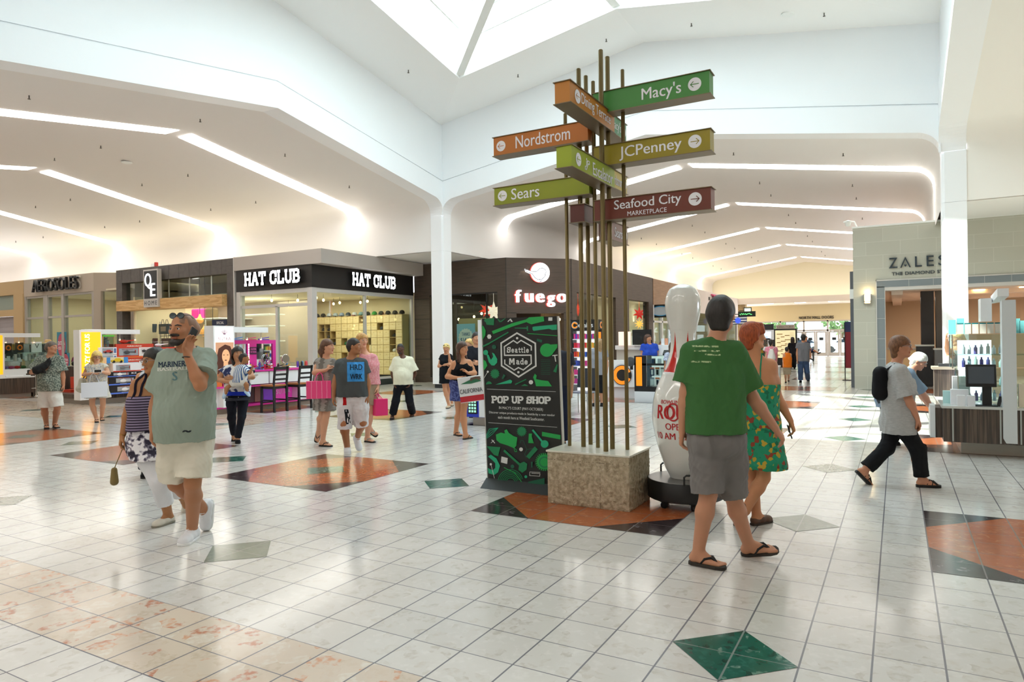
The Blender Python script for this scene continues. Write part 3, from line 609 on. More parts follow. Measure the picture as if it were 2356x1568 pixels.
def shoe_shop():
    x0, x1 = -33.85, -28.1; e = empty('storefront', (-31, YH, 0), 'beige shop front with black outlined lettering and tall glass panes', 'storefront')
    BG = mat('beige_stone', '#b3a696', .65); GR = mat('grey_mullion', '#a8a29b', .45)
    m = MB(); m.box((x0, YH, 3.95), (x1, YH+.3, 4.74)); m.prism([(x1, YH, 0), (-27.05, YH+.85, 0), (-27.05, YH+1.1, 0), (x1, YH+.3, 0)], (0, 0, .05)); m.prism([(x1, YH, 3.95), (-27, YH+.85, 3.95), (-27, YH+1.1, 3.95), (x1, YH+.3, 3.95)], (0, 0, .79)); m.prism([(x1, YH, 0), (x1+.22, YH+.17, 0), (x1+.2, YH+.35, 0), (x1-.05, YH+.3, 0)], (0, 0, 3.95)); m.box((-27.15, YH+.8, 0), (-26.47, YH+1.1, 4.74)); m.build('facade', BG, e)
    m = MB()
    for xx, w in ((x0, .14), (-32.2, .36), (-30.7, .2), (-28.3, .2)): m.box((xx, YH+.02, 0), (xx+w, YH+.22, 3.95))
    for zz in (2.9, 3.86, .0): m.box((x0, YH+.05, zz), (x1, YH+.15, zz+.09))
    m.build('mullions', GR, e)
    for a, b in ((x0+.14, -32.2), (-31.84, -30.7), (-30.5, -28.3)):
        for z0, z1 in ((.1, 2.9), (2.99, 3.86)): bx('glass_pane', GLASS, (a, YH+.1, z0), (b, YH+.11, z1), e)
    m = MB(); m.prism([(x1+.25, YH+.25, .05), (-27.2, YH+.9, .05), (-27.2, YH+.92, .05), (x1+.25, YH+.27, .05)], (0, 0, 3.9)); m.build('glass_pane', GLASS, e)
    c = on_y(130, 654, YH-.06); b = MB(); put_text(b, 'AEROSOLES', c, (1, 0, 0), (0, 0, 1), 3.75, .56, lift=.03, depth=.1, bold=.01); b.build('lettering', BLK, e)
    b = MB(); put_text(b, 'AEROSOLES', c+(.03, .05, .02), (1, 0, 0), (0, 0, 1), 3.75, .56, lift=.02); b.build('lettering_glow', mat('letter_pale', '#e9e2d4', .5), e)
    struct(bx('wall_shoe_shop_back', SHOPW, (x0, 18, 0), (-26.5, 18.1, 4.5))); struct(bx('wall_shoe_shop_side', SHOPW, (-26.6, YH+1.1, 0), (-26.5, 18, 4.5))); struct(bx('ceiling_shoe_shop', SHOPF, (x0, YH+.3, 3.98), (-26.5, 18, 4.05)))
    struct(bx('wall_shoe_shop_west', SHOPW, (x0-.1, YH+.3, 0), (x0, 18.1, 4.5)))
    lamp('shoe_shop_light', 'AREA', (-30.5, 15.8, 3.9), 70, (1, .94, .82), 5, 3)
    for px, py, w, h, lab in ((142, 797, .78, 1.3, 'tall teal poster with a pink oval lettered EXTRA in the shoe shop window'), (150, 832, .7, .8, 'small blue framed poster with a red oval beside the tall teal poster')):
        p = on_y(px, py, YH+.04); s = empty('poster', (p[0], p[1], p[2]-h/2), lab, 'poster')
        m = MB(); m.box((p[0]-w/2, p[1], p[2]-h/2), (p[0]+w/2, p[1]+.012, p[2]+h/2)); m.build('sheet', mat('poster_teal', '#2b7a90', .5), s)
        m = MB(); m.add([(p[0]+w*.42*math.cos(a), p[1]-.004, p[2]+h*.05+h*.4*math.sin(a)) for a in np.linspace(0, 2*math.pi, 24, endpoint=False)], [tuple(range(24))]); m.build('oval', mat('poster_pink', '#b84a62', .5), s)
        m = MB(); put_text(m, 'EXTRA', (p[0], p[1]-.006, p[2]+h*.12), (1, 0, 0), (0, 0, 1), w*.7, h*.13, bold=.03); put_text(m, '15% OFF', (p[0], p[1]-.006, p[2]-h*.05), (1, 0, 0), (0, 0, 1), w*.64, h*.11, bold=.03); m.build('lettering', PAPER, s)
    # the tan shop beyond
    e = empty('storefront', (-36, YH, 0), 'tan shop front with a closed grey roller gate', 'storefront'); TAN = mat('tan_facade', '#b99d72', .6)
    m = MB(); m.box((-46, YH-.02, 4.1), (x0, YH+.3, 4.74)); m.box((-34.7, YH-.05, 0), (x0, YH+.3, 4.1)); m.box((-46, YH-.02, 3.1), (-34.7, YH+.2, 3.4)); m.build('facade', TAN, e)
    bx('glass_pane', mat('dim_glass', '#9aa59c', .2), (-46, YH+.15, 3.4), (-34.7, YH+.17, 4.1), e); m = MB()
    m.box((-46, YH+.22, 0), (-34.7, YH+.3, 3.1))
    for i in range(15): m.box((-46, YH+.2, .2*i), (-34.7, YH+.22, .2*i+.1))
    m.build('roller_gate', mat('gate_grey', '#a59ea0', .5), e)
    for k, (x, a) in enumerate(((-58, 0),)): struct(bx('wall_west_shops', TAN, (-58, YH+.1, 0), (-46, YH+.3, 4.74)))
shoe_shop()
def gift_shop():
    z1 = 4.7; A, B = np.array((-11.03, 19.1)), np.array((-9.18, 20.95)); XF = B[0]
    e = empty('storefront', (-10.1, 20, 0), 'dark wood corner shop front with a white bird sign', 'storefront')
    m = MB(); m.box((-15.3, 19.1, 3.45), (A[0], 19.4, z1)); m.box((-15.3, 19.1, 0), (-14.55, 19.4, 3.45)); m.box((-11.4, 19.1, 0), (A[0], 19.4, 3.45)); m.box((-15.3, 19.08, 0), (A[0], 19.4, .2))
    d = (B-A)/np.linalg.norm(B-A); n = np.array((d[1], -d[0])); L = np.linalg.norm(B-A)
    def ch(u0, u1, z0, z2, t0=0, t1=.3, mb=m):
        p = A+d*u0-n*t0; mb.obox((*p, z0), (*(d*(u1-u0)), 0), (*(-n*(t1-t0)), 0), (0, 0, z2-z0))
    ch(0, L, 2.62, z1); ch(0, .4, 0, 2.62); ch(L-.34, L, 0, 2.62)
    m.box((XF-.3, B[1], 3.45), (XF, 30.9, z1)); m.box((XF-.3, B[1], 0), (XF, 21.4, 3.45)); m.box((XF-.3, 25.6, 0), (XF, 27.3, 3.45)); m.box((XF-.3, 30.2, 0), (XF, 30.9, 3.45)); m.box((XF-.3, B[1], 0), (XF, 30.9, .25))
    m.build('panelling', FUEGO, e)
    j = MB()
    for zz in (.85, 1.6, 2.35, 2.63): ch(0, .4, zz, zz+.02, -.004, 0, j); ch(L-.34, L, zz, zz+.02, -.004, 0, j)
    for u in (0, L-.02): ch(u, u+.02, 0, z1, -.004, 0, j)
    for zz in (.9, 1.7, 2.5): j.box((XF, 25.6, zz), (XF+.004, 27.3, zz+.02)); j.box((XF, 21, zz), (XF+.004, 21.4, zz+.02))
    for zz in (.9, 1.7, 2.5, 3.3): j.box((-15.3, 19.096, zz), (-14.55, 19.1, zz+.02))
    j.build('panel_joints', BLK, e)
    for a, b in (((-14.55, 19.2, .2), (-11.4, 19.215, 3.45)), ((XF-.12, 21.4, .25), (XF-.105, 25.6, 3.45)), ((XF-.12, 27.3, .25), (XF-.105, 30.2, 3.45))): bx('glass_pane', GLASS, a, b, e)
    m = MB(); m.box((-14.6, 19.12, .14), (-11.35, 19.2, .24)); m.box((-14.6, 19.12, 3.4), (-11.35, 19.2, 3.47)); m.box((-13.6, 19.16, .2), (-13.54, 19.22, 3.45)); m.box((-11.95, 19.16, .2), (-11.9, 19.22, 3.45)); m.build('frame', BLK, e)
    # the round bird sign and the letters
    ex = np.array((*d, 0)); ez = np.array((0, 0, 1.)); nn = np.array((*n, 0)); O = np.array((*((A+B)/2), 0)); RED = mat('letter_red_edge', '#d8453c', .5, emit='#ff5a4a', es=.5)
    def disc(mb, c, r, w, k=32, mi=0): mb.prism([O+ex*(c[0]+r*math.cos(t))+ez*(c[1]+r*math.sin(t))+nn*.04 for t in np.linspace(0, 2*math.pi, k, endpoint=False)], nn*w, mi)
    s = empty('bird_sign', O+ez*3.7, 'round white lit sign with an outlined bird above the shop door', 'sign'); cz = 4.15; m = MB()
    disc(m, (.02, cz), .37, .06); m.build('disc', GLOW, s)
    m = MB(); disc(m, (-.005, cz), .38, .03); m.build('disc_edge', RED, s)
    bird = [(-.55, .12), (-.28, .03), (-.12, .03), (.0, .14), (.1, .17), (.2, .14), (.24, .08), (.32, .06), (.24, .0), (.22, -.14), (.1, -.25), (-.06, -.27), (-.18, -.2), (-.28, -.06), (-.52, .04), (-.55, .12)]
    m = MB(); m.tube([O+ex*(x-.02)+ez*(cz+y)+nn*.11 for x, y in bird], .012, 6); m.tube([O+ex*x+ez*(cz+y)+nn*.11 for x, y in ((-.02, -.26), (.0, -.33), (.06, -.36))], .01, 6); m.tube([O+ex*x+ez*(cz+y)+nn*.11 for x, y in ((.06, -.25), (.05, -.33), (-.02, -.37))], .01, 6); m.ell(O+ex*.13+ez*(cz+.1)+nn*.11, .015, .015, .015, 8, 6); m.build('bird_outline', BLK, s, smooth=60)
    m = MB(); m.prism([O+ex*(x-.02)+ez*(cz+y)+nn*.03 for x, y in ((-.56, .13), (-.28, .03), (-.28, -.08), (-.53, .03))], nn*.06); m.build('tail', GLOW, s)
    s = empty('sign_letters', O+ez*3.0, 'white lit letters with red edges spelling a five letter shop name', 'sign')
    for i, chh in enumerate('fuego'):
        for k, (mm, o_, dp) in enumerate(((GLOW, 0, .1), (RED, -.02, .07))):
            q = MB(); x = -.86+.43*i; g = text_geo(chh, .045)
            hgt = {'f': .46, 'g': .44}.get(chh, .33); zz = {'g': 3.12}.get(chh, 3.03+hgt/2+(.0)); zz = 3.08 if chh == 'g' else zz
            put_text(q, chh, O+ex*(x+o_)+ez*zz, ex, ez, None, hgt, bold=.045, lift=.02, depth=dp); q.build('letter' if k == 0 else 'letter_edge', mm, s)
    # inside: dim with many small lights, paper stars
    struct(bx('wall_gift_shop_back', SHOPD, (-15.3, 24.9, 0), (-12.6, 25, 4.6))); struct(bx('wall_gift_shop_side', mat('gift_shop_wall', '#8a7458', .8), (-12.6, 25, 0), (-12.5, 31, 4.6))); m = MB(); m.box((-15.3, 19.4, 4.3), (-11.1, 31, 4.4)); m.box((-11.1, 21.4, 4.3), (XF-.3, 31, 4.4)); struct(m.build('ceiling_gift_shop', SHOPD)); struct(bx('wall_gift_shop_end', SHOPD, (-15.3, 19.4, 0), (-15.2, 25, 4.4)))
    lamp('gift_shop_light', 'AREA', (-11.2, 22.5, 4.2), 60, (1, .78, .5), 2, 6)
    bulb_row([(-10.9+.38*i-.25*(i % 2), 21.1+.3*i*.5+.45*(i % 3), 2.42-.12*(i % 3)) for i in range(6)]+[(-13.9+.55*i, 20.2+.3*(i % 2), 2.5+.1*(i % 3)) for i in range(5)], 'small warm spot bulb inside the bird sign shop', 'bulbs in the bird sign shop', 4.3)
    def star(p, r, col, lab, n=7, es=.6):
        m = MB(); V = [p+np.array((0, -.1, 0)), p+np.array((0, .1, 0))]; ex_, ez_ = np.array((.75, .66, 0)), np.array((0, 0, 1.))
        for k in range(2*n):
            rr = r if k % 2 == 0 else r*.42; t = math.pi*k/n; V.append(p+ex_*rr*math.sin(t)+ez_*rr*math.cos(t))
        N = 2*n; m.add(V, [(0, 2+k, 2+(k+1) % N) for k in range(N)]+[(1, 2+(k+1) % N, 2+k) for k in range(N)])
        m.tube([p+(0, 0, r*.9), (p[0], p[1], 4.32)], .008, 5)
        tag(m.build('paper_star', mat('star_'+col, col, .6, emit=col, es=es)), lab, 'star lantern', 'star lanterns in the bird sign shop')
    star(on_y(1136, 716, 20.2), .42, '#efe0d0', 'large white paper star lantern behind the shop window'); star(on_y(1120, 712, 20.5), .34, '#c22a1a', 'red paper star lantern beside the large white star')
    star(on_x(1471, 721, -10.6), .4, '#d0281c', 'red paper star lantern in the dark wood shop window by the phone kiosk'); star(on_x(1471, 745, -10.7), .3, '#e0a040', 'small golden star lantern under the red star', 9, 1.2)
    star(on_x(1330, 712, -10.5), .3, '#d8402a', 'red star lantern behind the brass poles', 6)
    c = on_y(1072, 775, 19.25); s = empty('poster', (c[0], c[1], 1.1), 'pale blue poster with a scalloped badge advertising tanks', 'poster')
    m = MB(); m.box((c[0]-.42, c[1], 1.2), (c[0]+.42, c[1]+.02, 2.28)); m.build('sheet', mat('poster_sky', '#8cc3d6', .5), s)
    m = MB(); m.add([(c[0]+(.33+.02*math.cos(18*a))*math.cos(a), c[1]-.004, 1.76+(.33+.02*math.cos(18*a))*math.sin(a)) for a in np.linspace(0, 2*math.pi, 72, endpoint=False)], [tuple(range(72))]); m.build('badge', mat('badge_cream', '#dfe6dd', .5), s)
    m = MB(); put_text(m, 'TANKS', (c[0], c[1]-.006, 1.88), (1, 0, 0), (0, 0, 1), .38, .13, bold=.02); put_text(m, '$14.80', (c[0], c[1]-.006, 1.64), (1, 0, 0), (0, 0, 1), .5, .19, bold=.02); m.build('lettering', mat('poster_blue_ink', '#2c5a8a', .5), s)
    m = MB(); m.box((-13.5, 19.6, 0), (-12.2, 20.2, 2.5)); tag(m.build('wooden_display', PLYD), 'plain wooden display panel behind the blue poster', 'panel')
    # warm wood shop and the white phone shop further on
    e = empty('storefront', (XF, 33, 0), 'light wood faced shop front beyond the dark wood one', 'storefront'); m = MB(); m.box((XF-.3, 30.9, 3.35), (XF+.02, 35.5, 4.68)); m.build('panelling', noise_mat('oak_panel', [(.3, '#8d6a4d'), (.7, '#a5805f')], 2, 4, .5, vscale=(.6, .6, 9)), e)
    m = MB()
    for yy in (30.9, 32.4, 33.9, 35.3): m.box((XF-.2, yy, 0), (XF, yy+.16, 3.35))
    m.box((XF-.2, 30.9, 2.45), (XF, 35.5, 2.55)); m.build('frame', WHITE, e); bx('glass_pane', GLASS, (XF-.12, 31, .1), (XF-.1, 35.4, 3.35), e)
    s = empty('blade_sign', (XF+.35, 31.3, 2.1), 'black blade sign with a pale oval beside the bowling pin head', 'sign'); c = on_y(1520, 715, 31.2); m = MB(); m.box((c[0]-.6, 31.2, c[2]-.33), (c[0]+.6, 31.3, c[2]+.33)); m.build('board', BLK, s)
    m = MB(); m.add([(c[0]+.5*math.cos(a), 31.19, c[2]+.24*math.sin(a)) for a in np.linspace(0, 2*math.pi, 28, endpoint=False)], [tuple(range(28))]); m.build('oval', mat('oval_silver', '#b9c4cc', .4), s); m = MB(); m.tube([(c[0]+.5*math.cos(a), 31.18, c[2]+.24*math.sin(a)) for a in np.linspace(0, 2*math.pi, 28)], .02, 5); m.build('oval_rim', mat('rim_blue', '#3aa0d8', .4), s)
    struct(bx('wall_wood_shop_back', SHOPW, (-13, 31, 0), (-12.9, 53, 4.5))); struct(bx('wall_wood_shop_end', SHOPW, (-13, 52.2, 0), (XF-.3, 52.3, 4.3))); struct(bx('ceiling_wood_shop', SHOPF, (-13, 31, 3.9), (XF-.3, 53, 4))); lamp('wood_shop_light', 'AREA', (-11.2, 38, 3.8), 80, (1, .95, .85), 2, 12)
    e = empty('storefront', (XF, 44, 0), 'white shop front with a magenta letter sign near the far doors', 'storefront'); m = MB(); m.box((XF-.3, 35.5, 3.2), (XF+.03, 52, 4.66))
    for yy in (35.5, 39, 43, 47, 51.8): m.box((XF-.2, yy, 0), (XF, yy+.2, 3.2))
    m.build('facade', mat('phone_shop_white', '#d9cfca', .5), e); bx('glass_pane', GLASS, (XF-.12, 35.7, .1), (XF-.1, 51.8, 3.2), e)
    c = on_x(1640, 688, XF+.05); m = MB(); put_text(m, 'T', c, (0, 1, 0), (0, 0, 1), 1.2, .62, bold=.06, lift=.02, depth=.08); m.build('lettering', mat('magenta_letter', '#c8246e', .5), e); m = MB(); m.box((XF+.03, c[1]-1.1, c[2]-.1), (XF+.08, c[1]-.8, c[2]+.1)); m.box((XF+.03, c[1]+.8, c[2]-.1), (XF+.08, c[1]+1.1, c[2]+.1)); m.build('logo_blocks', BLK, e)
gift_shop()
def jewel_shop():
    Y = 20.2; x0, x1 = .5, 14; ST = mat('pale_block_wall', '#bdbdb0', .7); JT = mat('grey_tile_band', '#7d858a', .5)
    if 1:
        m = ST; N, L, b = nt(m); mp = coords(N, L, (1, 1, 1)); sx = N.new('ShaderNodeSeparateXYZ'); L.new(mp.outputs[0], sx.inputs[0]); cb = N.new('ShaderNodeCombineXYZ'); L.new(sx.outputs[0], cb.inputs[0]); L.new(sx.outputs[2], cb.inputs[1])
        br = N.new('ShaderNodeTexBrick'); br.inputs['Color1'].default_value = lin('#bebeb1'); br.inputs['Color2'].default_value = lin('#bab9ac'); br.inputs['Mortar'].default_value = lin('#cbcabf'); br.inputs['Scale'].default_value = 1; br.inputs['Mortar Size'].default_value = .006; br.inputs['Brick Width'].default_value = .9; br.inputs['Row Height'].default_value = .4
        L.new(cb.outputs[0], br.inputs['Vector']); L.new(br.outputs['Color'], b.inputs['Base Color'])
    e = empty('storefront', (4, Y, 0), 'pale block shop front with steel letters and a grey tiled opening', 'storefront')
    m = MB(); m.box((x0, Y, 0), (1.12, Y+.5, 4.85)); m.box((1.12, Y, 3.24), (x1, Y+.5, 4.85)); m.box((x0, Y+.5, 0), (x0+.3, 24, 4.85)); m.build('block_wall', ST, e)
    bx('coping', WHITE, (x0-.02, Y-.02, 4.85), (x1, Y+.55, 4.9), e)
    m = MB(); m.box((1.12, Y-.03, 0), (1.33, Y+.45, 3.05)); m.box((1.12, Y-.03, 3.03), (x1, Y+.45, 3.22)); m.build('tile_surround', JT, e)
    m = MB(); m.box((1.1, Y-.045, 0), (1.125, Y, 3.25)); m.box((1.1, Y-.045, 3.22), (x1, Y, 3.25)); m.box((1.33, Y-.02, 2.93), (x1, Y+.5, 3.03)); m.box((1.33, Y-.04, 0), (1.345, Y, 3.03)); m.build('metal_trim', FRAME, e)
    j = MB()
    for k in range(12): j.box((1.95+.61*k, Y-.033, 3.03), (1.957+.61*k, Y-.03, 3.22))
    for k in range(5): j.box((1.125, Y-.033, .6*k+.3), (1.33, Y-.03, .6*k+.307))
    j.build('tile_joints', FRAME, e)
    LT = mat('letter_steel_dark', '#3a444c', .35, .5); g = MB(); c0 = on_y(2044, 620, Y)
    c = on_y(2113, 603, Y); x = on_y(2045, 605, Y)[0]
    for ch, w, px in (('Z', .22, 2055), ('Λ', .27, 2083), ('L', .17, 2113), ('E', .18, 2140), ('S', .2, 2168)):
        p = on_y(px, 605-(px-2055)*.06, Y)
        if ch == 'Λ':
            for s_ in (-1, 1): g.prism([p+(s_*.135-.0, 0, -.15), p+(s_*.135-s_*.035, 0, -.15), p+(-.0, 0, .09), p+(0, 0, .16)], (0, -.06, 0))
            g.prism([p+(-.04, 0, -.07), p+(.04, 0, -.07), p+(0, 0, -.13)], (0, -.06, 0))
        else: put_text(g, ch, p+(0, 0, .0), (1, 0, 0), (0, 0, 1), w, .3, lift=.02, depth=.05, bold=-.005)
    g.build('lettering', LT, e)
    g = MB(); put_text(g, 'THE DIAMOND STORE', (c[0]+.12, Y, on_y(2113, 627, Y)[2]+.0), (1, 0, 0), (0, 0, 1), 1.6, .095, lift=.01, depth=.02, bold=.005); g.build('lettering', LT, e)
    sc = on_y(1996, 687, Y); s = empty('wall_sconce', (sc[0], Y, sc[2]-.13), 'small lit wall sconce on the pale block wall', 'lamp'); m = MB(); m.prism([(sc[0]-.085, Y, sc[2]+.13), (sc[0]+.085, Y, sc[2]+.13), (sc[0]+.07, Y, sc[2]-.13), (sc[0]-.07, Y, sc[2]-.13)], (0, -.1, 0)); m.build('shade', mat('sconce_shade', '#ffe0ae', .4, emit='#ffd08a', es=3.5), s)
    m = MB(); m.box((sc[0]-.1, Y-.115, sc[2]-.15), (sc[0]-.08, Y, sc[2]+.14)); m.box((sc[0]+.08, Y-.115, sc[2]-.15), (sc[0]+.1, Y, sc[2]+.14)); m.box((sc[0]-.1, Y-.115, sc[2]-.09), (sc[0]+.1, Y-.1, sc[2]-.075)); m.box((sc[0]-.1, Y-.115, sc[2]-.16), (sc[0]+.1, Y, sc[2]-.14)); m.build('frame', STEEL, s)
    lamp('sconce_glow', 'POINT', (sc[0], Y-.14, sc[2]+.2), 2.5, (1, .75, .4), .04)
    # inside the jewellery shop
    TN = mat('jewel_wall_tan', '#c4ae94', .8)
    struct(bx('wall_jewel_shop_back', TN, (.9, 29, 0), (14, 29.1, 3.2))); struct(bx('wall_jewel_shop_side', TN, (.8, Y+.5, 0), (.9, 29, 3.2))); struct(bx('wall_jewel_shop_east', mat('jewel_wall_gold', '#b59a52', .8), (13.9, Y+.5, 0), (14, 29, 3.2)))
    m = MB(); m.box((.9, Y+.5, 2.98), (14, 29, 3.1)); m.box((1.5, Y+.5, 2.82), (1.8, 29, 2.98)); m.box((3.0, 22.5, 2.86), (14, 23.1, 2.98)); m.box((3.0, 25.5, 2.86), (14, 26.1, 2.98)); struct(m.build('ceiling_jewel_shop', mat('jewel_ceiling', '#dcc6b6', .7)))
    lamp('jewel_shop_light', 'AREA', (6, 24.5, 2.8), 200, (1, .88, .74), 8, 4)
    for i in range(12):
        x, y = 3.3+.55*(i % 6)+(i//6)*.4, 22+1.6*(i//6)+.5*(i % 3); q = MB(); q.cbox((x, y, 2.84 if 0 else 2.955), .3, .18, .02); tag(q.build('downlight', WARMB), 'small bright downlight in the jewellery shop ceiling', 'light', 'downlights of the jewellery shop')
    for X, w, c in ((2.3, .35, '#2f2a2b'), (2.7, .5, '#5e5650')):
        struct(bx('column_jewel_shop', mat('pier_'+c, c, .5), (X, 22.2, 0), (X+w, 22.7, 2.98)), 'dark pier inside the jewellery shop')
    for x, y, w, h, c, lab in ((1.35, 25, .9, 1.15, '#c3ac86', 'glass display counter with small ornaments in the jewellery shop'), (2.15, 22.0, .45, 1.3, '#2c2828', 'black cabinet in the jewellery shop opening'), (2.6, 21.2, 1.3, 1.2, '#62605e', 'grey counter in the jewellery shop opening')):
        k = empty('display_counter', (x+w/2, y, 0), lab, 'counter'); bx('cabinet', mat('counter_'+c, c, .5), (x, y-.3, .08), (x+w, y+.3, h-.05), k); bx('counter_top', STEEL, (x-.03, y-.33, h-.05), (x+w+.03, y+.33, h), k); bx('kick_plate', BLK, (x+.03, y-.27, 0), (x+w-.03, y+.27, .08), k)
    pp = (1.75, 24.9, 1.15); q = MB(); q.ell((pp[0], pp[1], 1.28), .12, .12, .12); tag(q.build('ornament', mat('ornament_red', '#c03030', .4), smooth=60), 'round red ornament on the jewellery display counter', 'ornament')
    # the next front seen edge-on along the corridor
    e = empty('shop_pier', (.4, 20.9, 0), 'slate tiled pier at the corner of the block wall', 'pier'); bx('pier', mat('slate_tile', '#5f646b', .5), (.38, 20.75, 0), (.5, 22, 2.75), e); bx('pier', mat('slate_tile', '#5f646b', .5), (.38, 20.75, 3.05), (.5, 22, 3.6), e); bx('band', WHITE, (.37, 20.74, 2.75), (.5, 22, 3.05), e)
    struct(bx('wall_north_corridor_east', mat('beige_front', '#b9ab97', .7), (.5, 24, 0), (.8, 53, 4.7)))
    s = empty('banner_stand', (.15, 24.5, 0), 'slim red and navy banner stand at the end of the corridor wall', 'banner'); bx('red_panel', mat('banner_red', '#8a1f2c', .5), (.0, 24.48, .45), (.36, 24.5, 1.75), s); bx('header', mat('banner_navy', '#1f2c58', .5), (.0, 24.48, 1.75), (.36, 24.5, 2.12), s); bx('pole', BLK, (-.03, 24.46, .02), (0, 24.5, 2.1), s); bx('foot', BLK, (-.1, 24.4, 0), (.2, 24.56, .03), s)
jewel_shop()
def north_end():
    Y1, YD = 52.0, 59.0; BE = mat('tan_bulkhead_wall', '#b8a47c', .8); x0, x1 = -12.6, 2.6
    m = MB(); m.box((x0, Y1, 4.2), (x1, Y1+.2, 4.65)); m.box((x0, Y1+.2, 4.33), (x1, YD, 4.45)); struct(m.build('ceiling_entrance_bulkhead', mat('bulkhead_paint', '#ddd0c0', .7)))
    P = full(profile(off=.1, a=(XE-XW)/2)); m = MB(); m.prism([(XM+t, 55.4, max(z, 4.4)) for t, z in P], (0, .1, 0)); struct(m.build('wall_gable_end', mat('gable_paint', '#e3dcc4', .8)))
    m = MB(); m.box((x0, YD, 2.98), (x1, YD+.2, 4.4)); struct(m.build('wall_entrance', BE))
    m = MB(); put_text(m, 'NORTH MALL DOORS', (on_y(1878, 731, YD)[0], YD, 3.22), (1, 0, 0), (0, 0, 1), 2.65, .23, lift=.02, depth=.04, bold=.005); tag(m.build('sign_letters', BLK), 'black letters NORTH MALL DOORS above the glass entrance', 'sign')
    fr = mat('door_frame_taupe', '#9c9184', .5); bays = [-12.6, -10.75, -8.9, -7.05, -5.2, -3.38, -1.6, .2, 2.0]
    m = MB()
    for x in bays: m.box((x-.06, YD, 0), (x+.06, YD+.15, 2.98))
    m.box((x0, YD, 2.08), (x1, YD+.15, 2.22)); m.box((x0, YD, 2.88), (x1, YD+.15, 2.98)); struct(m.build('trim_entrance_frame', fr))
    for k, (a, b) in enumerate(zip(bays, bays[1:])):
        struct(bx('window_%d' % (k+1), GLASS, (a+.06, YD+.06, 2.22), (b-.06, YD+.07, 2.88)))
        mid = (a+b)/2
        for h, (u, v) in enumerate(((a+.07, mid-.005), (mid+.005, b-.07))):
            d = MB(); w = .13
            d.box((u, YD+.03, .02), (v, YD+.09, .3)); d.box((u, YD+.03, 1.96), (v, YD+.09, 2.07)); d.box((u, YD+.03, .3), (u+w, YD+.09, 1.96)); d.box((v-w, YD+.03, .3), (v, YD+.09, 1.96))
            o = struct(d.build('door_%d' % (2*k+h+1), fr), 'glass entrance door with a taupe frame'); bx('glass_pane', GLASS, (u+w, YD+.055, .3), (v-w, YD+.065, 1.96), o)
            bx('notice', BLK, ((u+v)/2-.16, YD+.02, 1.32), ((u+v)/2+.16, YD+.03, 1.56), o); bx('door_closer', STEEL, ((u+v)/2-.2, YD-.03, 2.0), ((u+v)/2+.2, YD+.03, 2.06), o)
    for i, (x, y) in enumerate([(-8.2, 53.2), (-7.4, 55), (-5.6, 53.2), (-5.0, 55), (-2.9, 53.2), (-2.6, 55), (.2, 53.2)]):
        q = MB(); q.cbox((x, y, 4.3), .75, .75, .03); tag(q.build('ceiling_panel_light', mat('panel_light', '#ffffff', .5, emit='#f3f8ff', es=3)), 'square light panel in the low ceiling before the glass entrance', 'light', 'light panels of the entrance ceiling')
    lamp('entrance_ceiling_light', 'AREA', (-4.6, 55, 4.25), 60, (1, .97, .9), 8, 3)
    # left of the doors: stone pier, small hanging signs
    st = noise_mat('rough_stone_pier', [(.3, '#8d7757'), (.7, '#b49d78')], 8, 5, .9, bump=.4); struct(bx('column_stone_pier', st, (-9.6, 53.5, 0), (-8.9, 54.2, 4.33)), 'rough stone pier beside the glass entrance')
    for px, py, w, h, Y, col, lab in ((1718, 722, 1.25, .4, 50.0, '#0f1a14', 'black hanging sign with green marks by the stone pier'), (1698, 737, 1.2, .55, 47, '#33406a', 'striped navy hanging sign with a round blue emblem'), (1720, 714, .6, .5, 53, '#20262a', 'small lit screen sign on the stone pier')):
        c = on_y(px, py, Y); s = empty('hanging_sign', (c[0], Y, c[2]-h/2), lab, 'sign', None); bx('board', mat('sign_'+col, col, .4), (c[0]-w/2, Y, c[2]-h/2), (c[0]+w/2, Y+.08, c[2]+h/2), s); bx('bracket', DARK, (-9.25, Y+.02, c[2]-.03), (c[0]-w/2+.1, Y+.06, c[2]+.03), s)
        m = MB()
        if 'green' in lab:
            for k in range(9): m.tube([(c[0]-.5+.1*k, Y-.01, c[2]+.06*math.sin(k*2.1)), (c[0]-.42+.1*k, Y-.01, c[2]-.06*math.cos(k*1.7))], .03, 5)
            m.build('marks', mat('screen_green', '#5fd07a', .5, emit='#5fd07a', es=.8), s)
        elif 'striped' in lab:
            for k in range(3): m.box((c[0]-w/2, Y-.006, c[2]-h/2+.06+k*.18), (c[0]+w/2, Y, c[2]-h/2+.14+k*.18))
            m.build('stripes', PAPER, s); m = MB(); m.prism([(c[0]+.2*math.cos(a), Y-.01, c[2]+.2*math.sin(a)) for a in np.linspace(0, 2*math.pi, 20, endpoint=False)], (0, -.03, 0)); m.build('emblem', mat('emblem_blue', '#3a58d8', .4, emit='#3a58d8', es=.6), s)
        else: m.box((c[0]-.24, Y-.006, c[2]-.18), (c[0]+.24, Y, c[2]+.18)); m.build('screen', mat('screen_pale', '#c9e0c9', .4, emit='#c9e0c9', es=.8), s)
    # outdoors beyond the doors
    struct(bx('ground_parking', mat('asphalt_light', '#b7b4b2', .9), (-45, YD+.25, -.06), (25, 140, -.03)))
    struct(bx('exterior_canopy_column', mat('concrete_grey', '#8c8f9c', .8), (-7.0, 62, -.05), (-6.4, 62.6, 4.2)), 'grey concrete canopy column outside the doors')
    rng = np.random.RandomState(4); lf = [mat('leaf_%d' % i, c, .8) for i, c in enumerate(('#6f8f58', '#8fa870', '#5a7848'))]
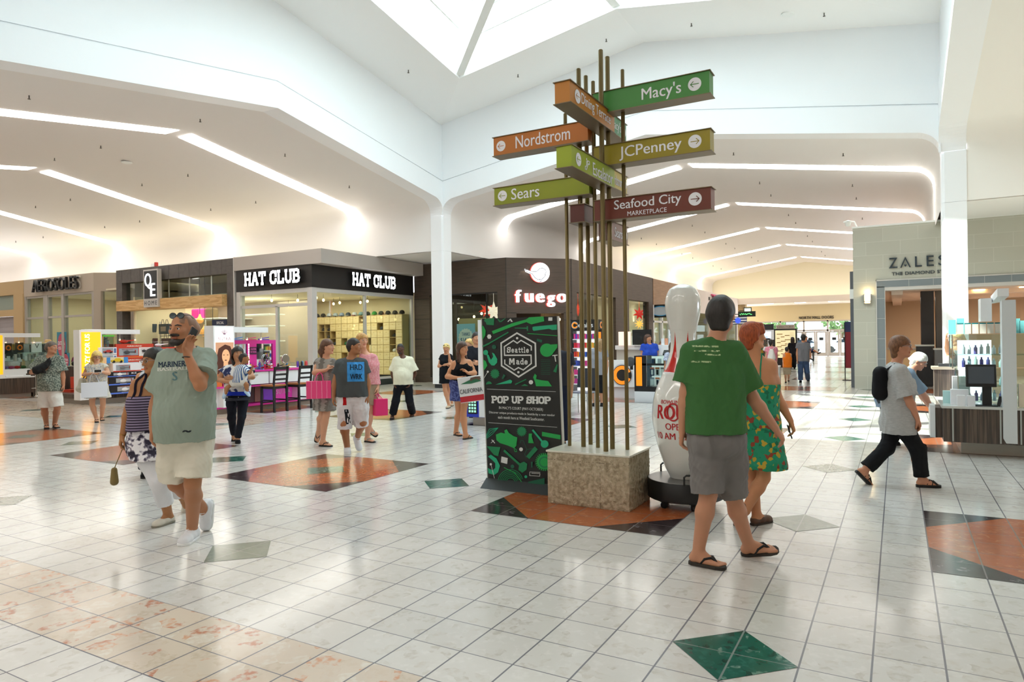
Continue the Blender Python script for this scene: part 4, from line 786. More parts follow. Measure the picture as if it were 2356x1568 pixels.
    for k in range(11):
        x, y = -36+6.2*k+rng.uniform(-.3, .3), 92+rng.uniform(-4, 6); t = empty('tree', (x, y, 0), 'green leafy tree across the parking lot beyond the glass doors', 'tree', 'trees beyond the parking lot')
        m = MB(); m.tube([(x, y, -.05), (x+.1, y, 2), (x, y, 4)], [.22, .16, .1], 8); m.build('trunk', mat('bark', '#6a5644', .9), t); m = MB()
        for q in range(420):
            v = rng.normal(size=3); v /= np.linalg.norm(v); r = rng.uniform(.6, 1); c = np.array((x, y, 4.8))+v*r*np.array((2.9, 2.6, 2.9)); a, b = rng.normal(size=3)*.26, rng.normal(size=3)*.26
            m.add([c-a, c+b, c+a, c-b], [(0, 1, 2, 3)], q % 3)
        m.build('crown', lf, t)
    for k, c in enumerate(('#2b3648', '#c9ccd0', '#1f2530', '#e4e6e8', '#8d99a8', '#d8dce2', '#39404c', '#eceef0')):
        x, y = -22+4.6*k*.82, 73+2.2*(k % 2); z = -.03; v = empty('car', (x, y, z), ('dark blue', 'silver', 'black', 'white', 'blue grey', 'pale silver', 'charcoal', 'bright white')[k]+' car parked outside the glass doors', 'car', 'cars in the parking lot')
        P = [(-2.1, .35), (-2.15, .75), (-1.9, .95), (-1.0, 1.02), (-.4, 1.45), (.9, 1.45), (1.7, 1.0), (2.1, .9), (2.15, .4)]
        m = MB(); m.prism([(x+a*.9, y-.85, z+b) for a, b in P], (0, 1.7, 0)); m.build('body', mat('car_'+c, c, .25, .2), v, bevel=.06)
        m = MB(); m.prism([(x+a*.9, y-.86, z+b) for a, b in ((-.85, 1.05), (-.38, 1.38), (.85, 1.38), (1.45, 1.05))], (0, 1.72, 0)); m.build('side_window', mat('car_window', '#1d2630', .1), v)
        for wx in (-1.35, 1.35):
            for wy in (-.87, .67): m = MB(); m.lathe([(.34, 0), (.34, .2)], (x+wx*.9, y+wy, z+.34), 18, ax=(0, 1, 0)); m.build('wheel', BLK, v)
    # directory
    Y = 36; s = empty('directory', (-3.55, Y, 0), 'tall free standing mall directory with a pale map behind glass', 'directory'); bx('case', BLK, (-4.15, Y, .45), (-3.0, Y+.25, 2.05), s); bx('map_panel', mat('map_cream', '#e6ddb0', .5, emit='#fff2c0', es=.35), (-4.08, Y-.012, .5), (-3.07, Y, 1.97), s); bx('header', mat('directory_header', '#c5b9ad', .5), (-4.03, Y+.02, 2.05), (-3.12, Y+.2, 2.26), s); bx('plinth', DARK, (-4.05, Y+.03, 0), (-3.1, Y+.22, .45), s)
    m = MB(); put_text(m, 'DIRECTORY', (-3.575, Y+.02, 2.155), (1, 0, 0), (0, 0, 1), .8, .12, bold=.03, lift=.006); m.build('lettering', mat('directory_letters', '#8f8078', .5), s); m = MB()
    for k in range(16): m.box((-4.0+.2*(k % 3), Y-.018, .62+.075*k), (-3.86+.2*(k % 3)+.05*(k % 4), Y-.012, .66+.075*k))
    for k in range(18): m.box((-3.35, Y-.018, .62+.07*k), (-3.15, Y-.012, .63+.07*k))
    m.build('map_drawing', mat('map_ink', '#a8803c', .6), s)
north_end()
# ------------------------------------------------------------------ direction post, pop-up banner, bowling pin
BRONZE = mat('bronze_tube', '#75653f', .38, .55); BRZ2 = mat('bronze_plate', '#7a6a50', .4, .5)
def arrow_disc(mb, mb2, o, ex, ey, r, ang):
    ex, ey = np.array(ex, float), np.array(ey, float); n = np.cross(ex, ey); o = np.array(o, float)
    mb.add([o+n*.003+ex*r*math.cos(a)+ey*r*math.sin(a) for a in np.linspace(0, 2*math.pi, 36, endpoint=False)], [tuple(range(36))])
    ca, sa = math.cos(ang), math.sin(ang); q = lambda x, y: o+n*.005+ex*r*(x*ca-y*sa)+ey*r*(x*sa+y*ca)
    w = .055
    for a, b in (((-.62, 0), (.62, 0)), ((-.62, 0), (-.2, .42)), ((-.62, 0), (-.2, -.42))):
        d = np.array(b)-np.array(a); d = d/np.linalg.norm(d)*w; p = np.array((-d[1], d[0]))
        mb2.add([q(*(a-d*.6-p)), q(*(b+d*.4-p)), q(*(b+d*.4+p)), q(*(a-d*.6+p))], [(0, 1, 2, 3)])
def signpost():
    cx, cy = -.918, 3.34; e = empty('direction_post', (cx, cy, 0), 'direction post of bronze tubes with coloured sign arms on a stone block', 'signpost')
    stone = noise_mat('hammered_travertine', [(.25, '#8e8169'), (.5, '#b5a88e'), (.75, '#cfc5ae')], 26, 5, .85, bump=.9, bdist=.02, vscale=(1, 1, .8)); N, L, b = nt(stone)
    m = MB(); x0, x1, y0, y1 = -1.325, -.497, 3.045, 3.63
    n = 34; rng = np.random.RandomState(2)
    def face(o, ex, ey, nu, nv, nrm):
        P = []; o, ex, ey, nrm = map(np.array, (o, ex, ey, nrm))
        for j in range(nv+1):
            for i in range(nu+1):
                edge = i in (0, nu) or j in (0, nv); P.append(o+ex*i/nu+ey*j/nv+nrm*(0 if edge else abs(rng.normal())*.006))
        m.add(P, [(j*(nu+1)+i, j*(nu+1)+i+1, (j+1)*(nu+1)+i+1, (j+1)*(nu+1)+i) for j in range(nv) for i in range(nu)])
    h = .497
    face((x0, y0, 0), (x1-x0, 0, 0), (0, 0, h), 70, 44, (0, -1, 0)); face((x1, y0, 0), (0, y1-y0, 0), (0, 0, h), 50, 44, (1, 0, 0)); face((x1, y1, 0), (x0-x1, 0, 0), (0, 0, h), 10, 10, (0, 1, 0)); face((x0, y1, 0), (0, y0-y1, 0), (0, 0, h), 10, 10, (-1, 0, 0))
    m.build('stone_block', stone, e, smooth=70)
    j = MB()
    for x in (x0+.27, x0+.545): j.box((x, y0-.004, 0), (x+.004, y0, h))
    j.box((x1, y0+.28, 0), (x1+.004, y0+.284, h)); j.box((x0, y0-.004, .425), (x1, y0, .429)); j.build('block_joints', mat('joint_brown', '#6d614f', .9), e)
    m = MB(); m.box((x0-.012, y0-.012, h), (x1+.012, y1+.012, h+.018)); m.build('top_slab', mat('cream_marble', '#dcdccf', .15), e, bevel=.003)
    for px_, py_, zt, r in ((-1.237, 3.371, 3.86, .0185), (-1.085, 3.37, 4.278, .0235), (-1.079, 3.535, 4.262, .022), (-.934, 3.376, 4.126, .0195), (-.779, 3.198, 4.335, .0235), (-.778, 3.367, 4.33, .0235), (-.628, 3.374, 4.176, .019)):
        m = MB(); m.lathe([(r, .5), (r, zt-.006), (r-.005, zt)], (px_, py_, 0), 18); m.build('tube', BRONZE, e, smooth=40)
    LW = mat('sign_letter_white', '#eef0f6', .5)
    def arm(nm, col, x0, x1, y0, y1, z0, z1, texts, face, disc, ang, over=.013):
        C = mat('sign_'+nm, col, .42); m = MB(); m.box((x0, y0, z0), (x1, y1, z1)); a = m.build('sign_arm', C, e)
        m = MB()
        for zz in (z0-.006, z1): m.box((x0-over, y0-over, zz), (x1+over, y1+over, zz+.006))
        m.build('cap_plate', BRZ2, a)
        if face == 'y': F = lambda u, z: (u, y0, z); ex = (1, 0, 0)
        else: F = lambda u, z: (x1, u, z); ex = (0, 1, 0)
        t = MB(); t2 = MB()
        for body, u, z, w, hh, bo in texts: put_text(t, body, F(u, z), ex, (0, 0, 1), w, hh, lift=.002, bold=bo)
        if disc: arrow_disc(t, t2, F(disc[0], disc[1]), ex, (0, 0, 1), disc[2], ang)
        if t.v: t.build('lettering', LW, a)
        if t2.v: t2.build('arrow', C, a)
        return a
    Y0, Y1 = 3.294, 3.44; L_, R_ = 0, math.pi
    arm('green', '#3f8a3a', -.90, .215, Y0, Y1, 3.765, 3.966, [("Macy's", -.225, 3.855, .375, .145, .012)], 'y', (.085, 3.868, .06), L_)
    arm('olive_gold', '#9a8a10', -.90, .215, Y0, Y1, 3.255, 3.446, [('JCPenney', -.34, 3.345, .6, .135, .012)], 'y', (.08, 3.353, .06), R_)
    arm('rust', '#6f3020', -.90, .215, Y0, Y1, 2.73, 2.925, [('Seafood City', -.375, 2.85, .65, .115, .012), ('MARKETPLACE', -.377, 2.768, .38, .042, .006)], 'y', (.075, 2.835, .06), R_)
    arm('orange', '#bd7020', -2.035, -.962, Y0, Y1, 3.527, 3.718, [('Nordstrom', -1.46, 3.63, .62, .125, .01)], 'y', (-1.945, 3.62, .055), L_)
    arm('lime', '#8f9a1c', -2.035, -.956, Y0, Y1, 3.005, 3.185, [('Sears', -1.665, 3.1, .33, .115, .012)], 'y', (-1.935, 3.098, .055), L_)
    arm('rust_stub', '#5a241c', -1.16, -1.01, Y0, Y1+.1, 2.74, 2.91, [], 'y', None, 0)
    X0, X1 = -.893, -.752
    arm('amber', '#bd7a24', X0, X1, 2.42, 3.47, 3.605, 3.787, [('Dining Terrace', 3.01, 3.695, .7, .125, .006)], 'x', (2.58, 3.697, .06), L_)
    a = arm('lime_pale', '#9cae24', X0, X1, 2.435, 3.455, 3.058, 3.24, [('Escalator', 3.15, 3.14, .5, .115, .006)], 'x', (2.58, 3.148, .058), L_)
    q = MB(); F = lambda y, z: (X1+.004, y, z)   # escalator pictogram: rounded outline with a figure
    o = [(0, 0), (.03, 0), (.07, .06), (.1, .06), (.1, .085), (.06, .085), (.02, .025), (0, .025), (0, 0)]
    q.tube([F(2.72+y*.95, 3.095+z) for y, z in o], .005, 6); q.ell(F(2.755, 3.19), .002, .011, .011, 8, 6); q.tube([F(2.755, 3.175), F(2.755, 3.145)], .006, 6); q.build('escalator_mark', LW, a)
    arm('green_far', '#5b9a70', X0-.06, X1-.06, 3.52, 3.97, 3.65, 3.83, [("Macy's", 3.68, 3.74, .28, .12, .01)], 'x', (3.9, 3.74, .052), -math.pi/2)
    arm('gold_far', '#c9b45c', X0-.06, X1-.06, 3.52, 3.97, 3.1, 3.28, [('Nordstrom', 3.67, 3.19, .3, .1, .008)], 'x', (3.9, 3.19, .052), -math.pi/2)
    arm('rust_far', '#9a7c74', X0-.06, X1-.06, 3.52, 3.97, 2.57, 2.75, [('Sears', 3.7, 2.66, .22, .1, .01)], 'x', (3.9, 2.66, .052), -math.pi/2)
signpost()
def banner():
    Y = 3.44; P0 = np.array((-2.252, Y, .09)); W = .908; H = 1.735; tx = -.05
    e = empty('banner_stand', (-1.8, Y, 0), 'tall black and green pop up shop banner beside the stone block', 'banner')
    BK = mat('banner_black', '#141716', .45); m = MB()
    c = lambda u, v, d=0: P0+np.array((u*W+tx*(1-v), -d, (1-v)*H))
    m.prism([c(0, 1), c(1, 1), c(1, 0), c(0, 0)], (0, .035, 0)); m.build('panel', BK, e)
    m = MB(); m.prism([c(-.012, 1), c(.0, 1), c(0, 0), c(-.012, 0)], (0, .045, 0)); m.prism([c(1, 1), c(1.01, 1), c(1.01, 0), c(1, 0)], (0, .045, 0)); m.build('edge_rail', STEEL, e)
    m = MB(); m.prism([P0+(-.02, -.13, -.09), P0+(-.02, .15, -.09), P0+(-.02, .05, .0), P0+(-.02, .0, .0)], (W+.01, 0, 0)); m.build('foot', mat('banner_foot', '#2e3436', .5), e)
    # printed artwork; picture units run over the panel face
    def U(x, y, d=.002):
        u = (x-65-(y-85)*.041)/641; return c(u, (y-85+23*u)/(1340+75*u), d)
    cols = {'g': '#18a04a', 'd': '#0b7a4a', 't': '#1aa678', 'k': '#0c5c42', 'w': '#d2d5d3'}; MBs = {k: MB() for k in cols}; lay = [0]
    def poly(k, pts): lay[0] += 1; d = .0015+.00003*lay[0]; MBs[k].add([U(x, y, d) for x, y in pts][::-1], [tuple(range(len(pts)))])
    def line(k, pts, w):
        for (x0, y0), (x1, y1) in zip(pts, pts[1:]):
            l = math.hypot(x1-x0, y1-y0) or 1; ax, ay = (x1-x0)/l, (y1-y0)/l; nx, ny = -ay*w/2, ax*w/2; ex, ey = ax*w*.35, ay*w*.35
            poly(k, [(x0-ex-nx, y0-ey-ny), (x1+ex-nx, y1+ey-ny), (x1+ex+nx, y1+ey+ny), (x0-ex+nx, y0-ey+ny)])
    def circ(cx, cy, r, n=24, sy=1): return [(cx+r*math.cos(a), cy+r*sy*math.sin(a)) for a in np.linspace(0, 2*math.pi, n, endpoint=False)]
    def gear(k, cx, cy, r, n, hole):
        pts = []
        for i in range(n):
            a = 2*math.pi*i/n; s = math.pi/n
            for da, rr in ((-.5*s, r), (.5*s, r), (.6*s, r*.8), (1.4*s, r*.8)): pts.append((cx+rr*math.cos(a+da), cy+rr*math.sin(a+da)))
        poly(k, pts); BKs.append(circ(cx, cy, r*hole))
    BKs = []
    hexo = [(375, 205), (530, 290), (535, 480), (390, 573), (242, 480), (238, 290), (375, 205)]; line('w', hexo, 13)
    line('w', [(268, 393), (495, 390)], 11); line('w', [(268, 393), (266, 320), (345, 268), (378, 290), (410, 266), (497, 315), (497, 348)], 10); line('w', [(495, 390), (497, 460), (430, 515), (388, 495), (352, 517), (270, 465), (270, 432)], 10)
    poly('w', circ(377, 248, 10)); poly('w', circ(388, 534, 10))
    def slab(body, cx, cy, w, h, wt=.21):
        V, F, tw, th = slab_geo(body, wt, .14)
        for f in F: poly('w', [(cx-w/2+V[i][0]*w/tw, cy+h/2-V[i][1]*h/th) for i in f][::-1])
    slab('S', 305, 347, 34, 50); slab('eattle', 402, 347, 150, 50, .19); slab('M', 333, 444, 50, 54); slab('ade', 418, 444, 100, 54, .2); slab('POP UP SHOP', 407, 766, 510, 66, .27)
    line('w', [(115, 678), (700, 694)], 3); line('w', [(127, 960), (712, 991)], 3)
    T_ = MB()
    for body, x, y, w, h in (("IN MACY'S COURT (MAY-OCTOBER)", 408, 842, 375, 24), ('Discover unique products-made in Seattle-by a new vendor', 413, 884, 560, 20), ('each month here at Westfield Southcenter.', 410, 920, 396, 20)):
        put_text(T_, body, U(x, y), (1, 0, .0), (0, 0, 1), w/641*W, h/1370*H*1.25, bold=.01, lift=.002)
    T_.build('lettering', mat('banner_white', '#d2d5d3', .5), e)
    # tools and kitchen shapes
    poly('d', [(95, 84), (178, 80), (176, 140), (110, 136), (103, 115), (88, 105)]); poly('g', [(158, 190), (330, 125), (340, 150), (170, 215)]); poly('g', [(325, 125), (455, 90), (460, 112), (340, 150)]); poly('g', [(452, 92), (480, 72), (600, 64), (606, 105), (500, 132), (462, 115)]); BKs += [[(500, 80), (575, 70), (577, 78), (502, 89)], [(505, 100), (580, 90), (582, 99), (508, 110)]]
    line('g', circ(240, 92, 34)+[(274, 92)], 3) if 0 else [line('d', [(206, 82), (225+i*8, 112), (278, 80)], 3) for i in range(3)]
    line('d', [(80, 318), (130, 296)], 14); line('d', [(125, 298), (300, 200)], 11); poly('d', [(356, 160), (460, 158), (460, 146), (472, 148), (472, 186), (462, 186), (460, 170), (360, 166)]); poly('t', [(508, 155), (520, 150), (640, 138), (708, 132), (708, 176), (670, 178), (645, 168), (520, 186), (510, 178)]); line('g', [(470, 208), (708, 226)], 6)
    line('w', [(300, 108), (322, 88), (336, 108)], 8); line('w', [(320, 90), (328, 108)], 6); poly('w', circ(135, 236, 21, 6)); BKs.append(circ(135, 236, 9)); poly('w', [(640, 72), (672, 72), (672, 100), (638, 100)])
    poly('g', [(68, 140), (85, 150), (103, 185), (100, 225), (85, 250), (74, 262)]); poly('k', circ(178, 323, 19)); poly('t', circ(103, 370, 22)); BKs.append(circ(103, 370, 9)); poly('t', [(110, 385), (130, 390), (150, 432), (170, 405), (160, 370), (180, 380), (207, 425), (205, 455), (180, 480), (155, 478), (130, 450)]); poly('g', [(82, 430), (105, 445), (118, 480), (90, 520), (84, 500)])
    line('w', [(85, 590), (120, 535)], 4); poly('w', circ(122, 532, 9)); gear('d', 186, 548, 42, 14, .3); poly('d', circ(186, 548, 8)); poly('k', [(262, 550), (280, 562), (258, 595), (245, 588)]); poly('k', [(545, 250), (590, 262), (585, 285), (545, 270)]); poly('g', circ(628, 347, 56)); poly('g', [(660, 300), (712, 296), (712, 325), (675, 375)]); line('w', [(675, 392), (712, 388)], 8); line('w', [(692, 392), (700, 440)], 8)
    for i in range(9): line('k', [(580, 428+15*i), (655, 430+15*i)], 3)
    poly('d', [(680, 525), (705, 535), (716, 470), (710, 462)]); poly('g', [(515, 575), (530, 545), (545, 560), (540, 590), (590, 600), (640, 605), (670, 650), (540, 650), (530, 610)]); BKs.append([(560, 605), (625, 620), (600, 640)]); poly('d', circ(133, 640, 27)[12:]); poly('t', [(190, 640), (320, 596), (338, 608), (330, 628)]); line('d', [(365, 636), (455, 594)], 9); poly('d', [(415, 648), (445, 632), (475, 648)]); poly('w', circ(497, 617, 18)); BKs.append([(488, 610), (492, 606), (506, 622), (502, 627)])
    for s in (-14, -5, 5, 14): line('t', [(215, 1003), (150+s, 1035+s*1.5), (110, 1080+s)], 4)
    mitt = [(195, 1060), (240, 1042), (275, 1050), (270, 1025), (290, 1013), (310, 1045), (350, 1070), (382, 1080), (375, 1150), (355, 1172), (300, 1150), (230, 1130), (200, 1105)]; poly('g', mitt); line('g', [(352, 1170), (372, 1180), (378, 1200), (362, 1200), (356, 1180)], 5)
    gear('d', 420, 1030, 42, 16, .62); line('d', [(420, 1030), (420, 1065)], 5); line('d', [(420, 1030), (392, 1012)], 5); line('d', [(420, 1030), (448, 1012)], 5); poly('d', circ(420, 1030, 9)); poly('g', [(480, 1048), (508, 1046), (505, 1070), (523, 1128), (476, 1126)]); line('t', [(515, 1020), (590, 1110)], 16); poly('t', circ(612, 1132, 32)); BKs.append([(612, 1132), (650, 1150), (640, 1175), (615, 1165)]); poly('g', [(590, 1030), (740, 1055), (740, 1092), (590, 1066)]); BKs += [circ(610+28*i, 1052+4.5*i, 10, 10) for i in range(5)]
    line('w', [(160, 1105), (185, 1130)], 7); line('w', [(178, 1108), (152, 1130)], 4); poly('d', [(112, 1158), (235, 1164), (215, 1240), (180, 1232)]); poly('t', [(125, 1245), (150, 1228), (200, 1260), (232, 1320), (215, 1375), (180, 1398), (130, 1385), (122, 1340), (165, 1360), (190, 1340), (190, 1300), (165, 1275)])
    line('w', [(182, 1425), (152, 1312)], 4); poly('w', circ(150, 1309, 10)); poly('w', [(245, 1242), (300, 1255), (295, 1305), (240, 1292)]); BKs += [circ(258+18*(i % 3)-i//3*2, 1258+16*(i//3)+3*(i % 3), 5, 8) for i in range(6)]; line('d', [(272, 1195), (400, 1305)], 19); poly('d', [(400, 1300), (440, 1282), (468, 1300), (462, 1350), (425, 1376), (392, 1352)]); poly('w', circ(415, 1180, 16)); line('k', [(405, 1130), (412, 1105), (435, 1108), (465, 1180), (540, 1165), (535, 1150)], 3); line('k', [(465, 1180), (445, 1220), (460, 1250)], 3); line('d', [(480, 1240), (535, 1175)], 36)
    gear('g', 610, 1282, 75, 26, .0); poly('d', circ(612, 1284, 48)); poly('g', circ(612, 1284, 36)); poly('k', circ(341, 1325, 16)); line('w', [(575, 1370), (490, 1368), (488, 1398), (572, 1402), (575, 1380), (505, 1378)], 4)
    for r in (40, 54, 68, 82, 96, 110): line('d', [(325+r*math.cos(a), 1460+r*math.sin(a)) for a in np.linspace(math.pi*1.04, math.pi*1.9, 14)], 6)
    line('g', [(270, 1335), (360, 1375), (420, 1450)], 6); poly('k', [(475, 1450), (613, 1415), (613, 1470), (478, 1462)]); poly('t', circ(457, 1408, 12)); poly('k', [(500, 1282), (515, 1282), (512, 1330), (502, 1330)])
    for k in MBs: MBs[k].build('print', mat('banner_art_'+k, cols[k], .5), e)
    m = MB(); lay[0] += 50
    for p in BKs: m.add([U(x, y, .0046) for x, y in p][::-1], [tuple(range(len(p)))])
    for i in range(10):
        a, b_ = (172+17*i, 212-6.5*i), (163+17*i, 190-6.5*i)
        m.add([U(*q, .0046) for q in (a, (a[0]+5, a[1]-2), (b_[0]+5, b_[1]-2), b_)], [(0, 1, 2, 3)])
    for i in range(5):
        for s in (1, -1):
            x = 215+38*i; p, q = (x-40*(s < 0), 1050+8*i), (x+60*s-20, 1050+8*i+70)
            m.add([U(*w_, .0046) for w_ in (p, (p[0]+3, p[1]), (q[0]+3, q[1]), q)], [(0, 1, 2, 3)])
    m.build('print', BK, e)
banner()
def pin_and_dolly():
    cx, cy = -.125, 3.565; zb = .262
    d = empty('wheeled_dolly', (cx, cy, 0), 'round black steel dolly on casters carrying the giant bowling pin', 'dolly'); R = .352
    m = MB(); m.lathe([(R-.02, .075), (R, .085), (R, .252), (R-.004, .258)], (cx, cy, 0), 48); m.build('drum', mat('dolly_black', '#141516', .38, .1), d, smooth=40)
    m = MB(); m.lathe([(R-.004, .2565), (R-.006, .2605)], (cx, cy, 0), 48); m.build('deck', mat('dolly_deck', '#6d6a68', .3, .4), d)
    for a in (-120, -60, 40, 150):
        a = math.radians(a); px_, py_ = cx+.27*math.cos(a), cy+.27*math.sin(a); c = MB(); c.lathe([(.034, -.013), (.034, .013)], (px_, py_, .034), 16, ax=(math.sin(a), -math.cos(a), 0)); c.tube([(px_, py_, .034), (px_, py_, .08)], .012, 8); c.cbox((px_, py_, .06), .06, .05, .02); c.build('caster', BLK, d)
    for a in (-30, 165, 62):
        a = math.radians(a+(-32)); t = np.array((-math.sin(a), math.cos(a), 0)); o = np.array((cx+(R-.012)*math.cos(a), cy+(R-.012)*math.sin(a), .25)); w = .085
        m = MB(); m.tube([o-t*w, o-t*w+(0, 0, .075), o-t*(w-.02)+(0, 0, .09), o+t*(w-.02)+(0, 0, .09), o+t*w+(0, 0, .075), o+t*w], .0095, 8); m.build('handle', BLK, d, smooth=60)
    prof = [(.0, 2.096), (.036, 2.093), (.07, 2.082), (.116, 2.055), (.15, 2.005), (.165, 1.945), (.167, 1.88), (.159, 1.81), (.145, 1.742), (.130, 1.685), (.1195, 1.63), (.1165, 1.58), (.117, 1.53), (.1255, 1.454), (.139, 1.4), (.159, 1.345), (.19, 1.26), (.2335, 1.17), (.268, 1.079), (.29, .993), (.302, .902), (.303, .812), (.292, .725), (.272, .635), (.249, .544), (.222, .458), (.19, .367), (.162, .3), (.15, zb), (.13, zb)]
    # smooth the outline, then colour the red collar with its spikes
    zs = np.array([p[1] for p in prof])[::-1]; rs = np.array([p[0] for p in prof])[::-1]; ok = np.r_[True, np.diff(zs) > 1e-6]; zs, rs = zs[ok], rs[ok]
    zz = np.concatenate([np.linspace(zb, 1.26, 50), np.linspace(1.26, 1.66, 130)[1:], np.linspace(1.66, 2.05, 26)[1:], 2.05+.046*np.sin(np.linspace(0, math.pi/2, 12))[1:]])
    rr = np.interp(zz, zs, rs); rr = np.convolve(np.pad(rr, 2, 'edge'), np.ones(5)/5, 'valid'); rr[-1] = .004
    n = 480; m = MB(); V = []; F = []; M = []
    th = np.linspace(0, 2*math.pi, n, endpoint=False); toc = math.atan2(CAM[1]-cy, CAM[0]-cx)
    for z, r in zip(zz, rr): V += [(cx+r*math.cos(a), cy+r*math.sin(a), z) for a in th]
    for i in range(len(zz)-1):
        for k in range(n):
            F.append((i*n+k, i*n+(k+1) % n, (i+1)*n+(k+1) % n, (i+1)*n+k)); zc = (zz[i]+zz[i+1])/2; ph = ((th[k]+math.pi/n-toc+.17) % (2*math.pi/6))/(2*math.pi/6); tri = abs(ph-.5)*2
            top = 1.285+.36*max(0, 1-tri*1.3)**1.5; M.append(1 if 1.262 < zc < top else 0)
    V.append((cx, cy, zz[-1]+.0005)); F += [((len(zz)-1)*n+k, (len(zz)-1)*n+(k+1) % n, len(V)-1) for k in range(n)]; M += [0]*n; F.append(tuple(range(n-1, -1, -1))); M.append(0)
    m.v = V; m.f = F; m.m = M
    p = empty('bowling_pin', (cx, cy, zb), 'giant glossy white bowling pin with red spiked collar and red lettering', 'bowling pin')
    m.build('pin', [mat('pin_white', '#dfe0db', .12, coat=.6), mat('pin_red', '#c8140f', .15, coat=.6)], p, smooth=50)
    RED = mat('pin_lettering_red', '#b8161c', .3)
    def wrap(mb, geo, ang, z, h, w=None):
        V, F, tw, th_ = geo; sc = h/th_; sx = sc if w is None else w/tw; r0 = np.interp(z, zz, rr); P = []
        for v in V:
            zq = z+(v[1]-th_/2)*sc; r = np.interp(zq, zz, rr)+.003; a = ang+(v[0]-tw/2)*sx/r0; P.append((cx+r*math.cos(a), cy+r*math.sin(a), zq))
        mb.add(P, F)
    m = MB(); wrap(m, text_geo('BOWLING & AMUSEMENT', .02), toc+.18, .995, .035, .56); wrap(m, text_geo('ROUND 1', .035), toc+.1, .9, .13, .62); wrap(m, text_geo('OPEN', .02), toc-.27, .77, .062, .2); wrap(m, text_geo('10 AM - 2 AM', .02), toc-.2, .68, .062, .46)
    ring = [(math.cos(a), math.sin(a)) for a in np.linspace(0, 2*math.pi, 30)]
    zc = .905; r0 = np.interp(zc, zz, rr); pts = []
    for a_, b_ in ring: q = r0+.004; an = toc-.33+a_*.056/r0; pts.append((cx+q*math.cos(an), cy+q*math.sin(an), zc+b_*.078))
    m.tube(pts, .008, 6); m.build('lettering', RED, p)
pin_and_dolly()
# ------------------------------------------------------------------ kiosks in the corridors
VENEER = noise_mat('dark_zebra_veneer', [(.3, '#2f2723'), (.5, '#4c4038'), (.62, '#6a5a4c'), (.75, '#3a302b')], 3.2, 4, .4, vscale=(14, 14, .35))
KST = mat('kiosk_steel', '#a39d94', .4, .6); YEL = mat('lit_yellow_panel', '#ffb81a', .5, emit='#ffa010', es=.75); PINK = mat('hot_pink', '#d8309a', .35); CG = mat('clear_acrylic', '#e4f2f2', .05); SPOT = mat('spot_lamp', '#ffd0a0', .4, emit='#ffb070', es=6)
def canopy(e, a, b, drops):
    """white box beam with little hanging spots, between points a and b (same height)"""
    a, b = np.array(a, float), np.array(b, float); d = (b-a)/np.linalg.norm(b-a); s = np.array((-d[1], d[0], 0))*.09
    m = MB(); m.obox(a-s-(0, 0, .13), b-a, s*2, (0, 0, .13)); m.build('canopy_beam', WHT, e)
    for u in drops:
        p = a+(b-a)*u; m = MB(); m.tube([p-(0, 0, .13), p-(0, 0, .24)], .008, 6); m.lathe([(.012, .05), (.03, 0)], p-(0, 0, .29), 10); q = m.build('hanging_spot', STEEL, e); m = MB(); m.ell(p-(0, 0, .29), .024, .024, .02, 8, 6); m.build('spot_bulb', SPOT, q)
def item(name, m, label, cat, grp=None, bevel=0, smooth=0):
    mb, mats = m; return tag(mb.build(name, mats, bevel=bevel, smooth=smooth), label, cat, grp)
def glass_case(e, a, b, shelves, t=.008):
    (x0, y0, z0), (x1, y1, z1) = a, b
    for q in (((x0, y0, z0), (x1, y0+t, z1)), ((x0, y1-t, z0), (x1, y1, z1)), ((x0, y0, z0), (x0+t, y1, z1)), ((x1-t, y0, z0), (x1, y1, z1)), ((x0, y0, z1), (x1, y1, z1+t))): bx('glass_panel', GLASS, *q, e)
    for z in shelves: bx('glass_shelf', glass('glass_shelf', '#dff0ee', .1), (x0+t, y0+t, z), (x1-t, y1-t, z+t), e)
    m = MB()
    for x in (x0, x1):
        for y in (y0, y1): m.tube([(x, y, z0), (x, y, z1)], .008, 6)
    m.build('chrome_post', CHROME, e)
